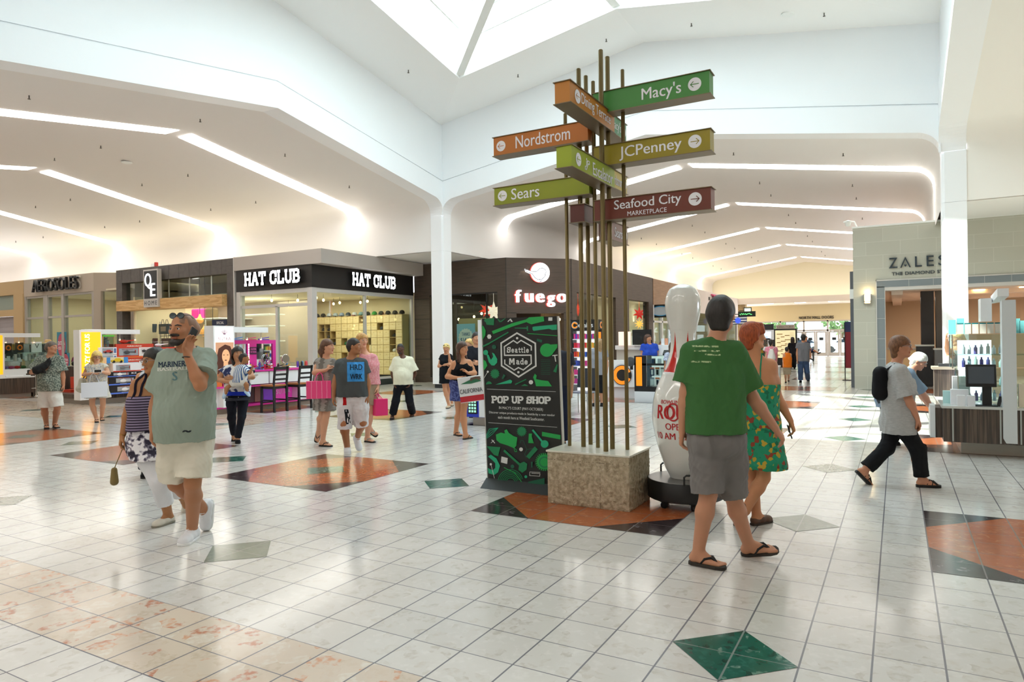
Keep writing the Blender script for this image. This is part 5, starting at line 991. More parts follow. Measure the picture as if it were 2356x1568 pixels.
def kiosk_left():
    X = -22.85; e = empty('kiosk', (X, 7.4, 0), 'dark veneer kiosk with glass cases, beyond the man in the patterned shirt', 'kiosk')
    bx('counter', VENEER, (X-1.3, 5.6, .13), (X, 8.74, .62), e); bx('plinth', KST, (X-1.25, 5.65, 0), (X-.05, 8.68, .13), e); bx('worktop', WHT, (X-1.32, 5.6, .62), (X+.02, 8.76, .66), e)
    bx('pylon', WHT, (X-.3, 7.3, .66), (X-.05, 7.94, 2.05), e); bx('lit_panel', YEL, (X-.05, 7.34, .75), (X-.03, 7.88, 1.98), e); canopy(e, (X-.15, 7.5, 2.05), (X-.15, 8.98, 2.05), (.35, .6, .9))
    bx('riser', WHT, (X-.8, 7.95, .66), (X-.1, 8.7, .9), e); glass_case(e, (X-.75, 7.97, .9), (X-.12, 9.5, 1.72), (1.15, 1.42)); bx('shelf_unit', VENEER, (X-.78, 8.76, 0), (X-.1, 9.52, .9), e); bx('mirror', mat('mirror', '#dfe6e8', .03, 1), (X-.7, 8.05, 1.2), (X-.66, 9.4, 1.7), e)
    rng = random.Random(5)
    for i in range(9):
        y = 8.05+.15*i; h = .1+.06*(i % 3); c = ('#e8e8ea', '#f0f0f0', '#d8c8c0')[i % 3]; m = MB(); m.cbox((X-.3-.1*(i % 2), y, 1.158), .07, .07, h); item('carton', (m, mat('carton_'+c, c, .5)), 'small white carton in the glass case of the far kiosk', 'box', 'cartons in the far kiosk case')
    for y, z, w, h, kind in ((8.12, 1.43, .2, .3, 'c'), (8.45, 1.43, .22, .32, 'c'), (8.95, 1.43, .3, .34, 'v'), (9.25, 1.43, .22, .26, 'c')):
        m = MB(); m.cbox((X-.25, y, z), .06, w, h); m2 = MB(); col = BLK if kind == 'c' else PAPER
        b = empty('display_box', (X-.25, y, z), ('black box with an orange ring' if kind == 'c' else 'white card with a black letter V')+{8.12: ' nearest the yellow pylon', 8.45: ' next to the one by the pylon', 8.95: ' in the far kiosk case', 9.25: ' at the far end of the glass case'}[y], 'box'); m.build('box_body', col, b)
        if kind == 'c': m2.tube([(X-.218, y+.06*math.cos(a), z+h/2+.07*math.sin(a)) for a in np.linspace(0, 2*math.pi, 18)], .02, 6); m2.build('ring', mat('ring_orange', '#e8761c', .5), b)
        else: put_text(m2, 'V', (X-.218, y, z+h*.6), (0, 1, 0), (0, 0, 1), .13, .15); m2.build('lettering', BLK, b)
    for i, c in enumerate(('#8a6ab0', '#c24a7a', '#d23030', '#3f5f30')):
        m = MB(); m.ell((X-.3, 8.06+.17*i, .955), .1, .09, .05, 12, 8); item('folded_scarf', (m, mat('scarf_'+c, c, .8)), ('lilac', 'rose', 'red', 'olive')[i]+' folded scarf at the foot of the far kiosk glass case', 'scarf', None, smooth=60)
    m = MB(); m.lathe([(.2, 0), (.19, .012), (.1, .02), (.095, .1), (.06, .12), (.004, .12)], (X-.4, 9.38, 1.73), 20); item('straw_hat', (m, mat('straw', '#cfae78', .8)), 'straw hat on top of the far kiosk glass case', 'hat', smooth=50)
    s = empty('leaflet_holder', (X-.2, 8.3, .67), 'clear stand with printed leaflets on the white worktop', 'stand'); m = MB(); m.prism([(X-.05, 7.98, .665), (X-.3, 7.98, .665), (X-.32, 7.98, .88)], (0, .5, 0)); m.build('card', PAPER, s)
    bar_stool((-22.2, 8.5, 0), 'black seated chrome bar stool before the far kiosk counter'); bar_stool((-21.5, 9.6, 0), 'black seated chrome bar stool beside the red toy boxes')
def bar_stool(p, label):
    x, y, _ = p; e = empty('bar_stool', p, label, 'stool'); m = MB(); m.lathe([(.2, 0), (.2, .012), (.06, .03), (.035, .06)], p, 24); m.build('base', CHROME, e, smooth=50)
    m = MB(); m.tube([(x, y, .03), (x, y, .72)], .028, 12); m.build('column', CHROME, e); m = MB(); m.tube([(x, y, .3), (x+.02, y-.12, .3), (x+.1, y-.18, .3), (x+.18, y-.1, .3)], .012, 8); m.build('footrest', CHROME, e); m = MB(); m.cbox((x, y, .72), .4, .38, .05, .2); m.cbox((x-.17, y, .74), .05, .38, .14, .2); m.build('seat', BLK, e, bevel=.02)
def toy_box(p, w, d, h, style, label, grp=None, u=(0, 1), sub=0):
    """a packed toy box: front towards +X, p = centre of the bottom"""
    base = {'red': '#c83a20', 'car': '#e6e6ea', 'k5': '#15161c', 'white': '#e9ebef'}[style]
    e = empty('toy_box', p, label, 'toy box', grp); x, y, z = p; m = MB(); m.box((x-d/2, y-w/2, z), (x+d/2, y+w/2, z+h)); m.build('carton', mat('toybox_'+style, base, .45), e)
    f = x+d/2; a = MB(); wnd = mat('box_window', '#9fa6ad', .2); q = lambda u0, v0, u1, v1, k=.003: ((f, y-w/2+u0*w, z+v0*h), (f+k, y-w/2+u1*w, z+v1*h))
    if style == 'red':
        bx('window', wnd, *q(.08, .18, .58, .68), e); bx('label_band', mat('box_white_band', '#e8e6e4', .5), *q(.6, .12, .97, .74), e); bx('title_band', mat('box_orange', '#e06a2a', .5), *q(0, .0, 1, .1), e); put_text(a, 'AIRBORNE', (f, y-.02*w, z+h*.84), (0, 1, 0), (0, 0, 1), w*.4, h*.1, bold=.03, lift=.004); a.build('lettering', mat('toy_letter_cream', '#f0d8c8', .5), e)
        heli(e, (f+.012, y-w*.17, z+h*.4), w*.36, '#3a3c40', '#b02a20'); heli(e, (f+.012, y+w*.27, z+h*.48), w*.26, '#2c2d30', '#c03a28')
    elif style == 'car':
        bx('window', wnd, *q(.2, .12, .8, .9), e); car(e, (f+.02, y, z+h*.3), w*.5, '#b8342c'); bx('label_band', mat('box_blue_band', '#5a74a8', .5), *q(.84, .2, .97, .85), e)
    elif style == 'k5':
        bx('window', mat('box_grey_window', '#a9acb0', .3), *q(.2, .3, .7, .82), e); bx('label_band', mat('box_lit_blue', '#5a80e8', .4), *q(0, .0, 1, .17), e); put_text(a, 'K5', (f, y+w*.38, z+h*.66), (0, 1, 0), (0, 0, 1), w*.17, h*.32, bold=.03, lift=.004); a.build('lettering', PAPER, e); heli(e, (f+.012, y-w*.05, z+h*.5), w*.38, '#e8e8ea', '#c03a30')
    else:
        bx('window', wnd, *q(.1, .15, .6, .8), e); bx('label_band', mat('toybox_red', '#c83a20', .45), *q(.0, .0, 1, .12), e); heli(e, (f+.012, y-w*.12, z+h*.45), w*.4, '#707478', '#c8402a')
    return e
def heli(par, c, L, c1, c2):
    x, y, z = c; m = MB(); m.ell((x, y-L*.15, z), .01, L*.24, L*.12, 10, 6); m.box((x-.004, y, z-.01*L), (x+.006, y+L*.5, z+.05*L)); m.box((x-.004, y+L*.44, z-.02), (x+.006, y+L*.5, z+L*.16), 1); m.box((x-.004, y-L*.5, z+L*.2), (x+.004, y+L*.3, z+L*.22), 1); m.box((x, y-L*.14, z+.1*L), (x+.004, y-L*.12, z+.22*L)); m.box((x-.004, y-L*.38, z-L*.2), (x+.006, y+L*.1, z-L*.18)); return m.build('packed_helicopter', [mat('heli_'+c1, c1, .4), mat('heli_'+c2, c2, .4)], par)
def car(par, c, L, col):
    x, y, z = c; m = MB(); m.prism([(x-.015, y+a*L, z+b*L) for a, b in ((-.5, 0), (-.5, .12), (-.25, .16), (-.1, .28), (.2, .28), (.32, .16), (.5, .13), (.5, 0))], (.03, 0, 0)); m.lathe([(L*.1, -.018), (L*.1, .018)], (x, y-L*.3, z), 10, 1, ax=(1, 0, 0)); m.lathe([(L*.1, -.018), (L*.1, .018)], (x, y+L*.3, z), 10, 1, ax=(1, 0, 0)); return m.build('packed_car', [mat('toycar_'+col, col, .3), BLK], par)
def toy_heli(p, L, c1, c2, label):
    e = empty('toy_helicopter', p, label, 'toy helicopter'); x, y, z = p
    m = MB(); m.ell((x, y-L*.15, z+.12*L), L*.1, L*.22, L*.1, 12, 8); m.tube([(x, y, z+.14*L), (x, y+L*.5, z+.2*L)], [L*.05, L*.015], 8); m.build('body', mat('heli_'+c2, c2, .4), e, smooth=60); m = MB(); m.box((x-.015, y-L*.6, z+.3*L), (x+.015, y+L*.45, z+.31*L)); m.box((x-L*.3, y-L*.12-.015, z+.31*L), (x+L*.3, y-L*.12+.015, z+.32*L)); m.tube([(x, y-L*.12, z+.2*L), (x, y-L*.12, z+.31*L)], .01, 6); m.build('rotor', mat('heli_'+c1, c1, .4), e)
    m = MB()
    for s in (-.1, .1): m.tube([(x+s*L, y-L*.4, z+.006), (x+s*L, y+L*.1, z+.006)], .006, 6); m.tube([(x+s*L, y-L*.2, z), (x+s*.6*L, y-L*.2, z+.06*L)], .005, 5)
    m.build('skids', BLK, e)
def kiosk_toys():
    X = -17.45; e = empty('kiosk', (X, 8.8, 0), 'toy kiosk with a yellow lit pylon reading CRAZY FOR US and stacks of boxed toys', 'kiosk')
    bx('counter', VENEER, (X-2.6, 7.6, .14), (X-.05, 11, .26), e); bx('plinth', KST, (X-2.55, 7.65, 0), (X-.1, 10.95, .14), e); bx('back_panel', DARK, (X-.75, 7.9, .26), (X-.7, 11, 1.5), e); bx('shelf', WHT, (X-.7, 7.9, .86), (X+.0, 10.9, .88), e)
    bx('pylon', WHT, (X-.35, 7.33, .14), (X-.06, 7.93, 2.04), e); bx('lit_panel', YEL, (X-.06, 7.38, .55), (X-.04, 7.88, 1.98), e)
    m = MB(); put_text(m, 'CRAZY FOR US', (X-.035, 7.52, 1.38), (0, 0, 1), (0, -1, 0), 1.1, .13, bold=.03, lift=.003); m.build('lettering', mat('pylon_letter', '#fff3cf', .5, emit='#fff3cf', es=1.2), e)
    canopy(e, (X-.2, 7.5, 2.06), (X-.2, 9.05, 2.06), (.3, .65, .94))
    g = 'boxed toys stacked on the toy kiosk'
    toy_box((X-.28, 8.85, 1.25), 1.12, .5, .4, 'red', 'large orange red helicopter box, topmost of the toy kiosk stack', g); toy_box((X-.28, 8.85, .885), 1.12, .5, .36, 'red', 'large orange red helicopter box lying under the topmost one', g); toy_box((X-.3, 9.95, 1.12), 1.0, .45, .42, 'red', 'orange red box partly hidden behind the couple, top of the stack', g); toy_box((X-.3, 9.95, .885), 1.0, .45, .23, 'white', 'pale box under the half hidden orange red one', g)
    toy_box((X-.2, 8.05, 1.36), .5, .4, .2, 'car', 'white box with a red toy car, upper of two beside the pylon', g); toy_box((X-.2, 8.05, 1.15), .5, .4, .2, 'car', 'white box with a red toy car, lower of two beside the pylon', g); toy_box((X-.2, 8.05, .885), .5, .4, .25, 'white', 'plain white box under the two toy car boxes', g)
    toy_box((X+.12, 8.3, .74), .85, .3, .13, 'k5', 'flat black box, topmost of three stacked black boxes', g); toy_box((X+.12, 8.4, .51), 1.0, .34, .225, 'k5', 'black box with a lit blue edge, middle of three stacked', g); toy_box((X+.12, 8.45, .265), 1.05, .34, .24, 'k5', 'black box with a lit blue edge, lowest of three stacked', g); toy_box((X+.1, 8.45, .875), .8, .3, .24, 'white', 'white and red helicopter box on top of the black boxes', g)
    toy_box((X+.06, 9.4, .265), .75, .34, .5, 'k5', 'tall black box right of the three stacked black boxes', g)
    toy_heli((X-.28, 8.75, 1.655), .55, '#2a2b2e', '#c03a2a', 'red toy helicopter standing on the topmost toy box'); toy_heli((X-.3, 9.8, 1.545), .5, '#e8ecf2', '#dfe3ea', 'white toy helicopter standing on the half hidden box')
    c = empty('robot_box', (X-.2, 8.1, 1.565), 'clear toy case with a green lid and a grey robot on the car boxes', 'toy'); bx('lid', mat('lid_green', '#58c83a', .4), (X-.35, 7.95, 1.86), (X-.05, 8.27, 1.9), c); glass_case(c, (X-.34, 7.96, 1.57), (X-.06, 8.26, 1.86), ()); m = MB(); m.cbox((X-.2, 8.11, 1.66), .1, .12, .1); m.cbox((X-.2, 8.11, 1.77), .06, .07, .06); m.cbox((X-.2, 8.06, 1.57), .05, .04, .1); m.cbox((X-.2, 8.16, 1.57), .05, .04, .1); m.build('robot', mat('robot_grey', '#6d7378', .4), c)
    c = empty('robot_box', (X-.2, 7.94, 1.565), 'narrow yellow toy case squeezed between the pylon and the green lidded one', 'toy'); m = MB(); m.box((X-.33, 7.945, 1.565), (X-.08, 7.95, 1.88)); m.build('case', mat('toy_yellow', '#e0b020', .4), c)
    c = empty('toy_car_box', (X+.1, 8.12, 1.12), 'blue ended box with a yellow toy car', 'toy box'); m = MB(); m.box((X-.05, 7.9, 1.118), (X+.2, 8.5, 1.28)); m.build('carton', mat('toy_cream', '#d8d0b8', .5), c); m = MB(); m.box((X+.2, 7.9, 1.118), (X+.203, 8.0, 1.28)); m.box((X+.2, 8.38, 1.118), (X+.203, 8.5, 1.28)); m.build('end_band', mat('toy_blue', '#3a8ad0', .5), c); car(c, (X+.215, 8.19, 1.16), .34, '#e0c020')
    # rear counter with more boxes and a motorbike toy
    Z = -19.6; k = empty('kiosk_counter', (Z, 8.9, 0), 'low dark counter of the toy kiosk with red boxes in front', 'counter'); bx('counter', VENEER, (Z-1.3, 8.2, .1), (Z-.4, 9.3, 1.0), k); bx('plinth', KST, (Z-1.25, 8.25, 0), (Z-.45, 9.25, .1), k)
    toy_box((Z+.05, 8.55, .36), .62, .35, .34, 'red', 'red helicopter box on the low counter side, upper one', g); toy_box((Z+.15, 8.35, .0), .7, .4, .34, 'red', 'red helicopter box standing on the floor by the low counter', g); toy_box((Z-.1, 8.98, .0), .4, .35, .33, 'red', 'small red box on the floor behind the larger one', g)
    v = empty('toy_motorbike', (Z-.6, 8.75, 1.0), 'toy motorbike standing on the dark counter', 'toy'); m = MB()
    for yy in (-.14, .14): m.lathe([(.08, -.02), (.08, .02)], (Z-.6, 8.75+yy, 1.08), 14, ax=(1, 0, 0))
    m.build('wheel', BLK, v); m = MB(); m.tube([(Z-.6, 8.61, 1.1), (Z-.6, 8.72, 1.2), (Z-.6, 8.82, 1.18), (Z-.6, 8.9, 1.1)], .035, 8); m.tube([(Z-.6, 8.62, 1.1), (Z-.6, 8.66, 1.3)], .015, 6); m.build('frame', mat('bike_red', '#a02c28', .4), v)
def kiosk_hair():
    X = -11.75; e = empty('kiosk', (X-.5, 8.6, 0), 'white and hot pink hair tool kiosk with mirrors and a lit poster pylon', 'kiosk')
    bx('plinth', mat('kiosk_plinth', '#8f8275', .5, .3), (X-.8, 7.15, 0), (X-.06, 10.1, .12), e); bx('bottom_shelf', PINK, (X-.85, 7.1, .12), (X, 10.1, .16), e); bx('back_panel', PINK, (X-.85, 7.75, .16), (X-.8, 10.1, .97), e); bx('pylon', WHT, (X-.36, 7.18, .16), (X-.04, 7.74, 2.02), e)
    bx('worktop', PINK, (X-.85, 7.75, .93), (X+.03, 9.65, .97), e); bx('pink_shelf', PINK, (X-.85, 7.75, .58), (X+.03, 9.65, .61), e); bx('white_end_unit', WHT, (X-.85, 9.66, .16), (X+.02, 10.12, .99), e)
    for i in range(2): bx('drawer', WHT, (X-.7, 7.78+.94*i, .63), (X+.0, 8.68+.94*i, .92), e); bx('drawer_handle', STEEL, (X+.0, 8.1+.94*i, .84), (X+.02, 8.35+.94*i, .86), e)
    lit = mat('lit_poster_white', '#fff2ea', .5, emit='#fff0e6', es=.9); bx('lit_panel', lit, (X-.04, 7.22, .62), (X-.03, 7.7, 1.98), e)
    P = MB(); f = X-.027     # poster: a dark haired face
    pc = (7.47, 1.22); FY = lambda y, z, k=0: (f+k, pc[0]+y, pc[1]+z)
    q = MB(); q.box((f-.001, 7.22, .66), (f, 7.7, 1.64)); q.build('poster', mat('poster_warm', '#c9977a', .5, emit='#c98a60', es=.25), e)
    hair = [(.0, .37), (.14, .33), (.2, .2), (.22, .0), (.2, -.2), (.23, -.5), (.1, -.5), (.1, -.2), (-.02, -.3), (-.1, -.5), (-.235, -.5), (-.2, -.2), (-.235, .05), (-.17, .28)]
    q = MB(); q.add([FY(y, z, .001) for y, z in hair], [tuple(range(len(hair)))]); q.build('poster_hair', mat('poster_hair', '#3a1c12', .5, emit='#602812', es=.25), e)
    q = MB(); q.add([FY(.02+.105*math.cos(a), .1+.16*math.sin(a), .002) for a in np.linspace(0, 2*math.pi, 24, endpoint=False)], [tuple(range(24))]); q.add([FY(y, z, .0015) for y, z in ((-.06, -.4), (.1, -.4), (.07, .02), (-.04, .02))], [(0, 1, 2, 3)]); q.build('poster_face', mat('poster_skin', '#e0a87e', .5, emit='#e0a070', es=.35), e)
    q = MB()
    for y in (-.035, .065): q.add([FY(y+.022*math.cos(a), .13+.01*math.sin(a), .003) for a in np.linspace(0, 2*math.pi, 10, endpoint=False)], [tuple(range(10))])
    q.add([FY(.015+.03*math.cos(a), .01+.012*math.sin(a), .003) for a in np.linspace(0, 2*math.pi, 10, endpoint=False)], [tuple(range(10))]); q.build('poster_features', mat('poster_dark', '#5a2a22', .5), e)
    q = MB(); put_text(q, 'SUTRA', (f, 7.46, 1.72), (0, 1, 0), (0, 0, 1), .34, .07, lift=.002)
    for a in (-.9, -.45, 0, .45, .9): q.tube([(f+.002, 7.46+.02*math.sin(a), 1.82), (f+.002, 7.46+.07*math.sin(a), 1.83+.06*math.cos(a)), (f+.002, 7.46+.095*math.sin(a), 1.82+.11*math.cos(a))], .006, 5)
    q.build('lettering', mat('sutra_plum', '#7a4a78', .5), e); canopy(e, (X-.2, 7.3, 2.0), (X-.2, 8.78, 2.0), (.36, .62, .9))
    mir = mat('mirror', '#dfe6e8', .03, 1); m = MB()
    for y0, y1 in ((7.75, 7.87), (8.42, 8.7), (9.2, 9.3)): m.box((X-.5, y0, .97), (X-.44, y1, 1.6))
    m.box((X-.5, 7.75, 1.6), (X-.44, 9.3, 1.69)); m.build('mirror_frame', PINK, e)
    for y0, y1 in ((7.87, 8.42), (8.7, 9.2)): bx('mirror', mir, (X-.48, y0, .97), (X-.47, y1, 1.6), e)
    m = MB()
    for i in range(15): m.ell((X-.435, 8.46, 1.0+.042*i), .012, .014, .014, 8, 5)
    m.build('bulb_strip', mat('mirror_bulb', '#fff1d8', .4, emit='#fff1d8', es=4), e)
    s = empty('caution_sign', (X-.43, 8.58, 1.4), 'small dark caution notice on the pink mirror frame', 'sign'); bx('plate', mat('plum_plate', '#4a1c40', .4), (X-.44, 8.48, 1.34), (X-.425, 8.69, 1.52), s); q = MB(); put_text(q, 'CAUTION', (X-.424, 8.585, 1.47), (0, 1, 0), (0, 0, 1), .16, .045, bold=.02); put_text(q, 'HOT IRONS', (X-.424, 8.585, 1.4), (0, 1, 0), (0, 0, 1), .17, .04, bold=.02); q.build('lettering', mat('pink_letter', '#f070c0', .5), s)
    # lower display: purple and pink lettered panel, pictures, boxes
    bx('display_panel', mat('violet_panel', '#6a35a8', .4, emit='#6a35a8', es=.2), (X-.3, 8.75, .17), (X-.26, 9.1, .56), e); bx('display_panel', mat('magenta_panel', '#c03a9c', .4, emit='#c03a9c', es=.25), (X-.3, 9.1, .17), (X-.26, 9.64, .56), e); q = MB(); put_text(q, 'SUTRA', (X-.255, 9.36, .38), (0, 1, 0), (0, 0, 1), .46, .11); q.build('lettering', PAPER, e)
    for i, c in enumerate(('#7a5a50', '#4a3a38', '#8a6a5a')): bx('picture_panel', mat('pic_'+c, c, .5), (X-.3, 7.95+.27*i, .18), (X-.27, 8.2+.27*i, .55), e)
    for i, c in enumerate(('#d8702a', '#c83a78', '#6a50b8', '#e0b020')):
        m = MB(); m.box((X-.25, 7.12+.15*i-.02, .62), (X-.1, 7.24+.15*i-.02, .62+.3)); 
    rng = random.Random(9); cols = ['#1c1c20', '#d02a6a', '#5a3aa0', '#3a9ad0', '#e8e8ec', '#202024', '#c83a30', '#d8b830']
    for i in range(15):
        y = 7.95+.105*i; c = cols[rng.randrange(8)]; x = X-.12-.16*rng.random()
        if i % 2 == 0:
            b = empty('bottle', (x, y, .97), ('tall ' if i % 4 == 0 else 'short ')+'bottle or spray can among the hair products on the pink worktop', 'bottle', 'bottles on the pink worktop'); h = .13+.09*rng.random(); m = MB(); m.lathe([(.026, 0), (.026, h*.75), (.012, h*.85)], (x, y, .97), 12); m.build('body', mat('btl_'+c, c, .3), b); c2 = cols[rng.randrange(8)]; m = MB(); m.lathe([(.014, h*.82), (.014, h)], (x, y, .97), 10); m.build('cap', mat('btl_'+c2, c2, .3), b)
        else:
            m = MB(); m.obox((x-.12, y-.015, .972), (.26, .05, .0), (-.006, .03, 0), (.0, 0, .02)); m.obox((x-.12, y-.015, .985), (.26, .05, .07), (-.006, .03, 0), (0, 0, .02)); item('hair_iron', (m, mat('btl_'+c, c, .3)), 'hair straightening iron lying open on the pink worktop', 'hair iron', 'irons on the pink worktop')
    for i, c in enumerate(('#3a8ad8', '#d83a7a', '#4a3ab0')):
        y = 8.0+.4*i; m = MB(); m.obox((X-.5, y, 1.692), (.02, .3, .0), (.03, 0, 0), (0, 0, .02)); m.obox((X-.5, y, 1.705), (.02, .3, .05), (.03, 0, 0), (0, 0, .018)); item('hair_iron', (m, mat('iron_'+c, c, .3)), ('sky blue', 'pink', 'violet')[i]+' hair iron resting on top of the pink mirror frame', 'hair iron')
    v = empty('vanity_mirror', (X-.1, 9.3, .97), 'round chrome vanity mirror on the pink worktop', 'mirror'); m = MB(); m.lathe([(.07, 0), (.06, .012), (.01, .02), (.009, .13)], (X-.1, 9.3, .97), 18); m.build('stand', CHROME, v, smooth=50); m = MB(); m.tube([(X-.1+.0*t, 9.3+.11*math.cos(t), 1.21+.11*math.sin(t)) for t in np.linspace(0, 2*math.pi, 28)], .012, 8); m.build('rim', CHROME, v); m = MB(); m.lathe([(.105, -.004), (.105, .004)], (X-.1, 9.3, 1.21), 24, ax=(1, -.4, .1)); m.build('glass', mir, v)
    for i in range(6):
        y, c = 9.7+.07*i, cols[(i*3+2) % 8]; m = MB(); m.lathe([(.028, 0), (.03, .1), (.02, .14), (.008, .15)], (X-.1-.05*(i % 2), y, .99), 10); item('jar', (m, mat('btl_'+c, c, .3)), 'small jar on the white end of the hair tool kiosk', 'jar', 'jars on the white end unit', smooth=50)
    for i, c in enumerate(('#d8702a', '#c83a78', '#6a50b8')):
        m = MB(); m.box((X+.02, 7.14+.16*i, .64), (X+.12, 7.27+.16*i, .92)); q = m
        item('product_box', (q, mat('pbox_'+c, c, .4)), ('orange', 'pink', 'violet')[i]+' upright product box on the small side shelf', 'box')
    bx('side_shelf', PINK, (X-.06, 7.1, .6), (X+.16, 7.72, .64), e); bx('side_leg', WHT, (X-.04, 7.3, .16), (X+.12, 7.62, .6), e)
    for k, (x, y) in enumerate(((-11.13, 8.3), (-11.12, 9.05))):
        c = empty('bar_chair', (x, y, 0), ('nearer' if k == 0 else 'farther')+' black ladder back bar chair with wooden seat at the pink kiosk', 'bar chair'); w = .2
        for sx in (-1, 1):
            for sy in (-1, 1):
                m = MB(); fx, fy = x+sx*.2, y+sy*.19; top = 1.06 if sx > 0 else .6
                m.obox((fx-.02+sx*.02, fy-.02, 0), (.042, 0, 0), (0, .042, 0), (-sx*.02, 0, .6)); 
                if sx > 0: m.obox((fx-.02, fy-.02, .6), (.036, 0, 0), (0, .042, 0), (.06, 0, top-.6))
                m.build('leg', BLK, c)
        bx('seat', mat('chair_seat_oak', '#a5622c', .4), (x-.22, y-.22, .6), (x+.21, y+.22, .64), c, bevel=.008); bx('seat_rail', BLK, (x-.2, y-.19, .54), (x+.19, y+.19, .6), c)
        for j, zz in enumerate((.74, .85, .98)):
            dx = .06*(zz-.6)/.46; m = MB(); m.box((x+.18+dx, y-.19, zz), (x+.205+dx, y+.19, zz+(.045 if j < 2 else .075))); m.build('back_slat', BLK, c)
        for zz, dirn in ((.2, 'y'), (.26, 'x')):
            m = MB()
            for s in (-1, 1): m.box(*(((x+s*.2-.015, y-.19, zz), (x+s*.2+.015, y+.19, zz+.03)) if dirn == 'y' else ((x-.2, y+s*.19-.015, zz), (x+.2, y+s*.19+.015, zz+.03))))
            m.build('stretcher', BLK, c)
def kiosk_phones():
    e = empty('case_tower', (-5.95, 14.7, 0), 'tall black tower of coloured phone cases under an orange C sign', 'display tower'); x0, x1, y0 = -6.33, -5.55, 14.6
    bx('cabinet', BLK, (x0, y0+.3, 0), (x1, y0+.36, 1.86), e); bx('side_panel', BLK, (x0, y0, .1), (x0+.04, y0+.3, 1.86), e); bx('side_panel', BLK, (x1-.04, y0, .1), (x1, y0+.3, 1.86), e); bx('header', BLK, (x0, y0-.02, 1.84), (x1, y0+.62, 2.15), e); bx('plinth', WHT, (x0, y0-.05, 0), (x1, y0+.5, .12), e); bx('side_strip', mat('strip_orange', '#f08010', .4, emit='#f08010', es=.6), (x1, y0+.1, .9), (x1+.01, y0+.25, 1.8), e); bx('back_panel', mat('lit_white', '#f4f6fa', .5, emit='#ffffff', es=.5), (x0+.04, y0+.28, .12), (x1-.04, y0+.3, 1.84), e)
    OR = mat('c_orange', '#f0861a', .4, emit='#f0861a', es=.4)
    def c_logo(par, o, ex, r):
        ex = np.array(ex, float); ez = np.array((0, 0, 1.)); n = np.cross(ex, ez); o = np.array(o, float); F = lambda rr, a, d: o+n*d+ex*rr*math.cos(a)+ez*rr*math.sin(a)
        m = MB(); m.add([F(r*1.18, a, .002) for a in np.linspace(0, 2*math.pi, 36, endpoint=False)], [tuple(range(36))]); m.build('logo_ring', mat('logo_silver', '#c9ccd0', .4), par)
        m = MB(); m.add([F(r*1.05, a, .004) for a in np.linspace(0, 2*math.pi, 36, endpoint=False)], [tuple(range(36))]); m.build('logo_ground', BLK, par)
        A = np.linspace(.38, 2*math.pi-.38, 30); m = MB(); m.add([F(r*.98, a, .006) for a in A]+[F(r*.6, a, .006) for a in A], [(i, i+1, 31+i, 30+i) for i in range(29)]); m.build('logo_letter', OR, par)
    c_logo(e, (x0+.12, y0-.02, 2.0), (1, 0, 0), .085); m = MB(); put_text(m, 'ellairis', (x0+.45, y0-.02, 2.0), (1, 0, 0), (0, 0, 1), .44, .13, bold=.015); m.build('lettering', PAPER, e); c_logo(e, (x1, y0+.3, 2.0), (0, 1, 0), .085)
    rng = random.Random(3); pal = [['#6a3ab8', '#38c83a', '#3a3ad0', '#e0c020', '#e03a8a', '#b0d0e8'], ['#e85a8a', '#e0d048', '#d82a3a', '#f0a040', '#3ac04a', '#e8e8f0'], ['#2a5ac0', '#1a2a58', '#3ab04a', '#e8c830', '#e88020', '#d03a2a'], ['#e87aa8', '#d04ab0', '#c02a80', '#2a3a90', '#f0a0c0', '#3a50b0'], ['#d83a8a', '#c8c8d0', '#d02a2a', '#28304a', '#e8a0b8', '#5a78c0'], ['#3ab060', '#c03a90', '#e0a030', '#30343a', '#c83030', '#50a0d0']]
    for j in range(6):
        z = .34+.25*j; bx('shelf', WHT, (x0+.04, y0, z), (x1-.04, y0+.28, z+.025), e)
        for i in range(12):
            c = pal[5-j][rng.randrange(6)]; m = MB(); m.box((x0+.06+i*.056, y0+.03, z+.026), (x0+.105+i*.056, y0+.12, z+.026+.13+.02*rng.random())); item('phone_case', (m, mat('case_'+c, c, .4)), 'coloured phone case on the shelves of the black tower', 'phone case', 'phone cases on the tower')
    k = empty('kiosk', (-4.7, 15, 0), 'white phone accessory kiosk counter with a large orange C emblem', 'kiosk'); bx('counter', WHT, (-5.3, 14.6, .3), (-4.2, 15.0, 1.02), k); bx('plinth', mat('lit_plinth', '#d5d8dc', .4), (-5.3, 14.65, 0), (-4.2, 15.0, .3), k); bx('upper_cupboard', mat('cupboard_ivory', '#d9d4c8', .5), (-5.3, 15.4, .8), (-3.2, 15.8, 1.3), k); bx('worktop', WHT, (-5.3, 15.3, 1.3), (-3.0, 15.9, 1.42), k); bx('counter', WHT, (-4.1, 15.3, 0), (-3.0, 15.8, 1.3), k)
    for x in (-4.5, -4.4, -4.05, -3.98): bx('cupboard_handle', STEEL, (x, 15.385, 1.0), (x+.015, 15.4, 1.15), k)
    c_logo(k, (-4.84, 14.6, .62), (1, 0, 0), .26)
    d = empty('display_case', (-3.4, 13.7, 0), 'black framed glass display case of packed phone cases with an orange stripe', 'display case'); x0, x1, y0, y1 = -4.11, -2.7, 13.5, 13.95
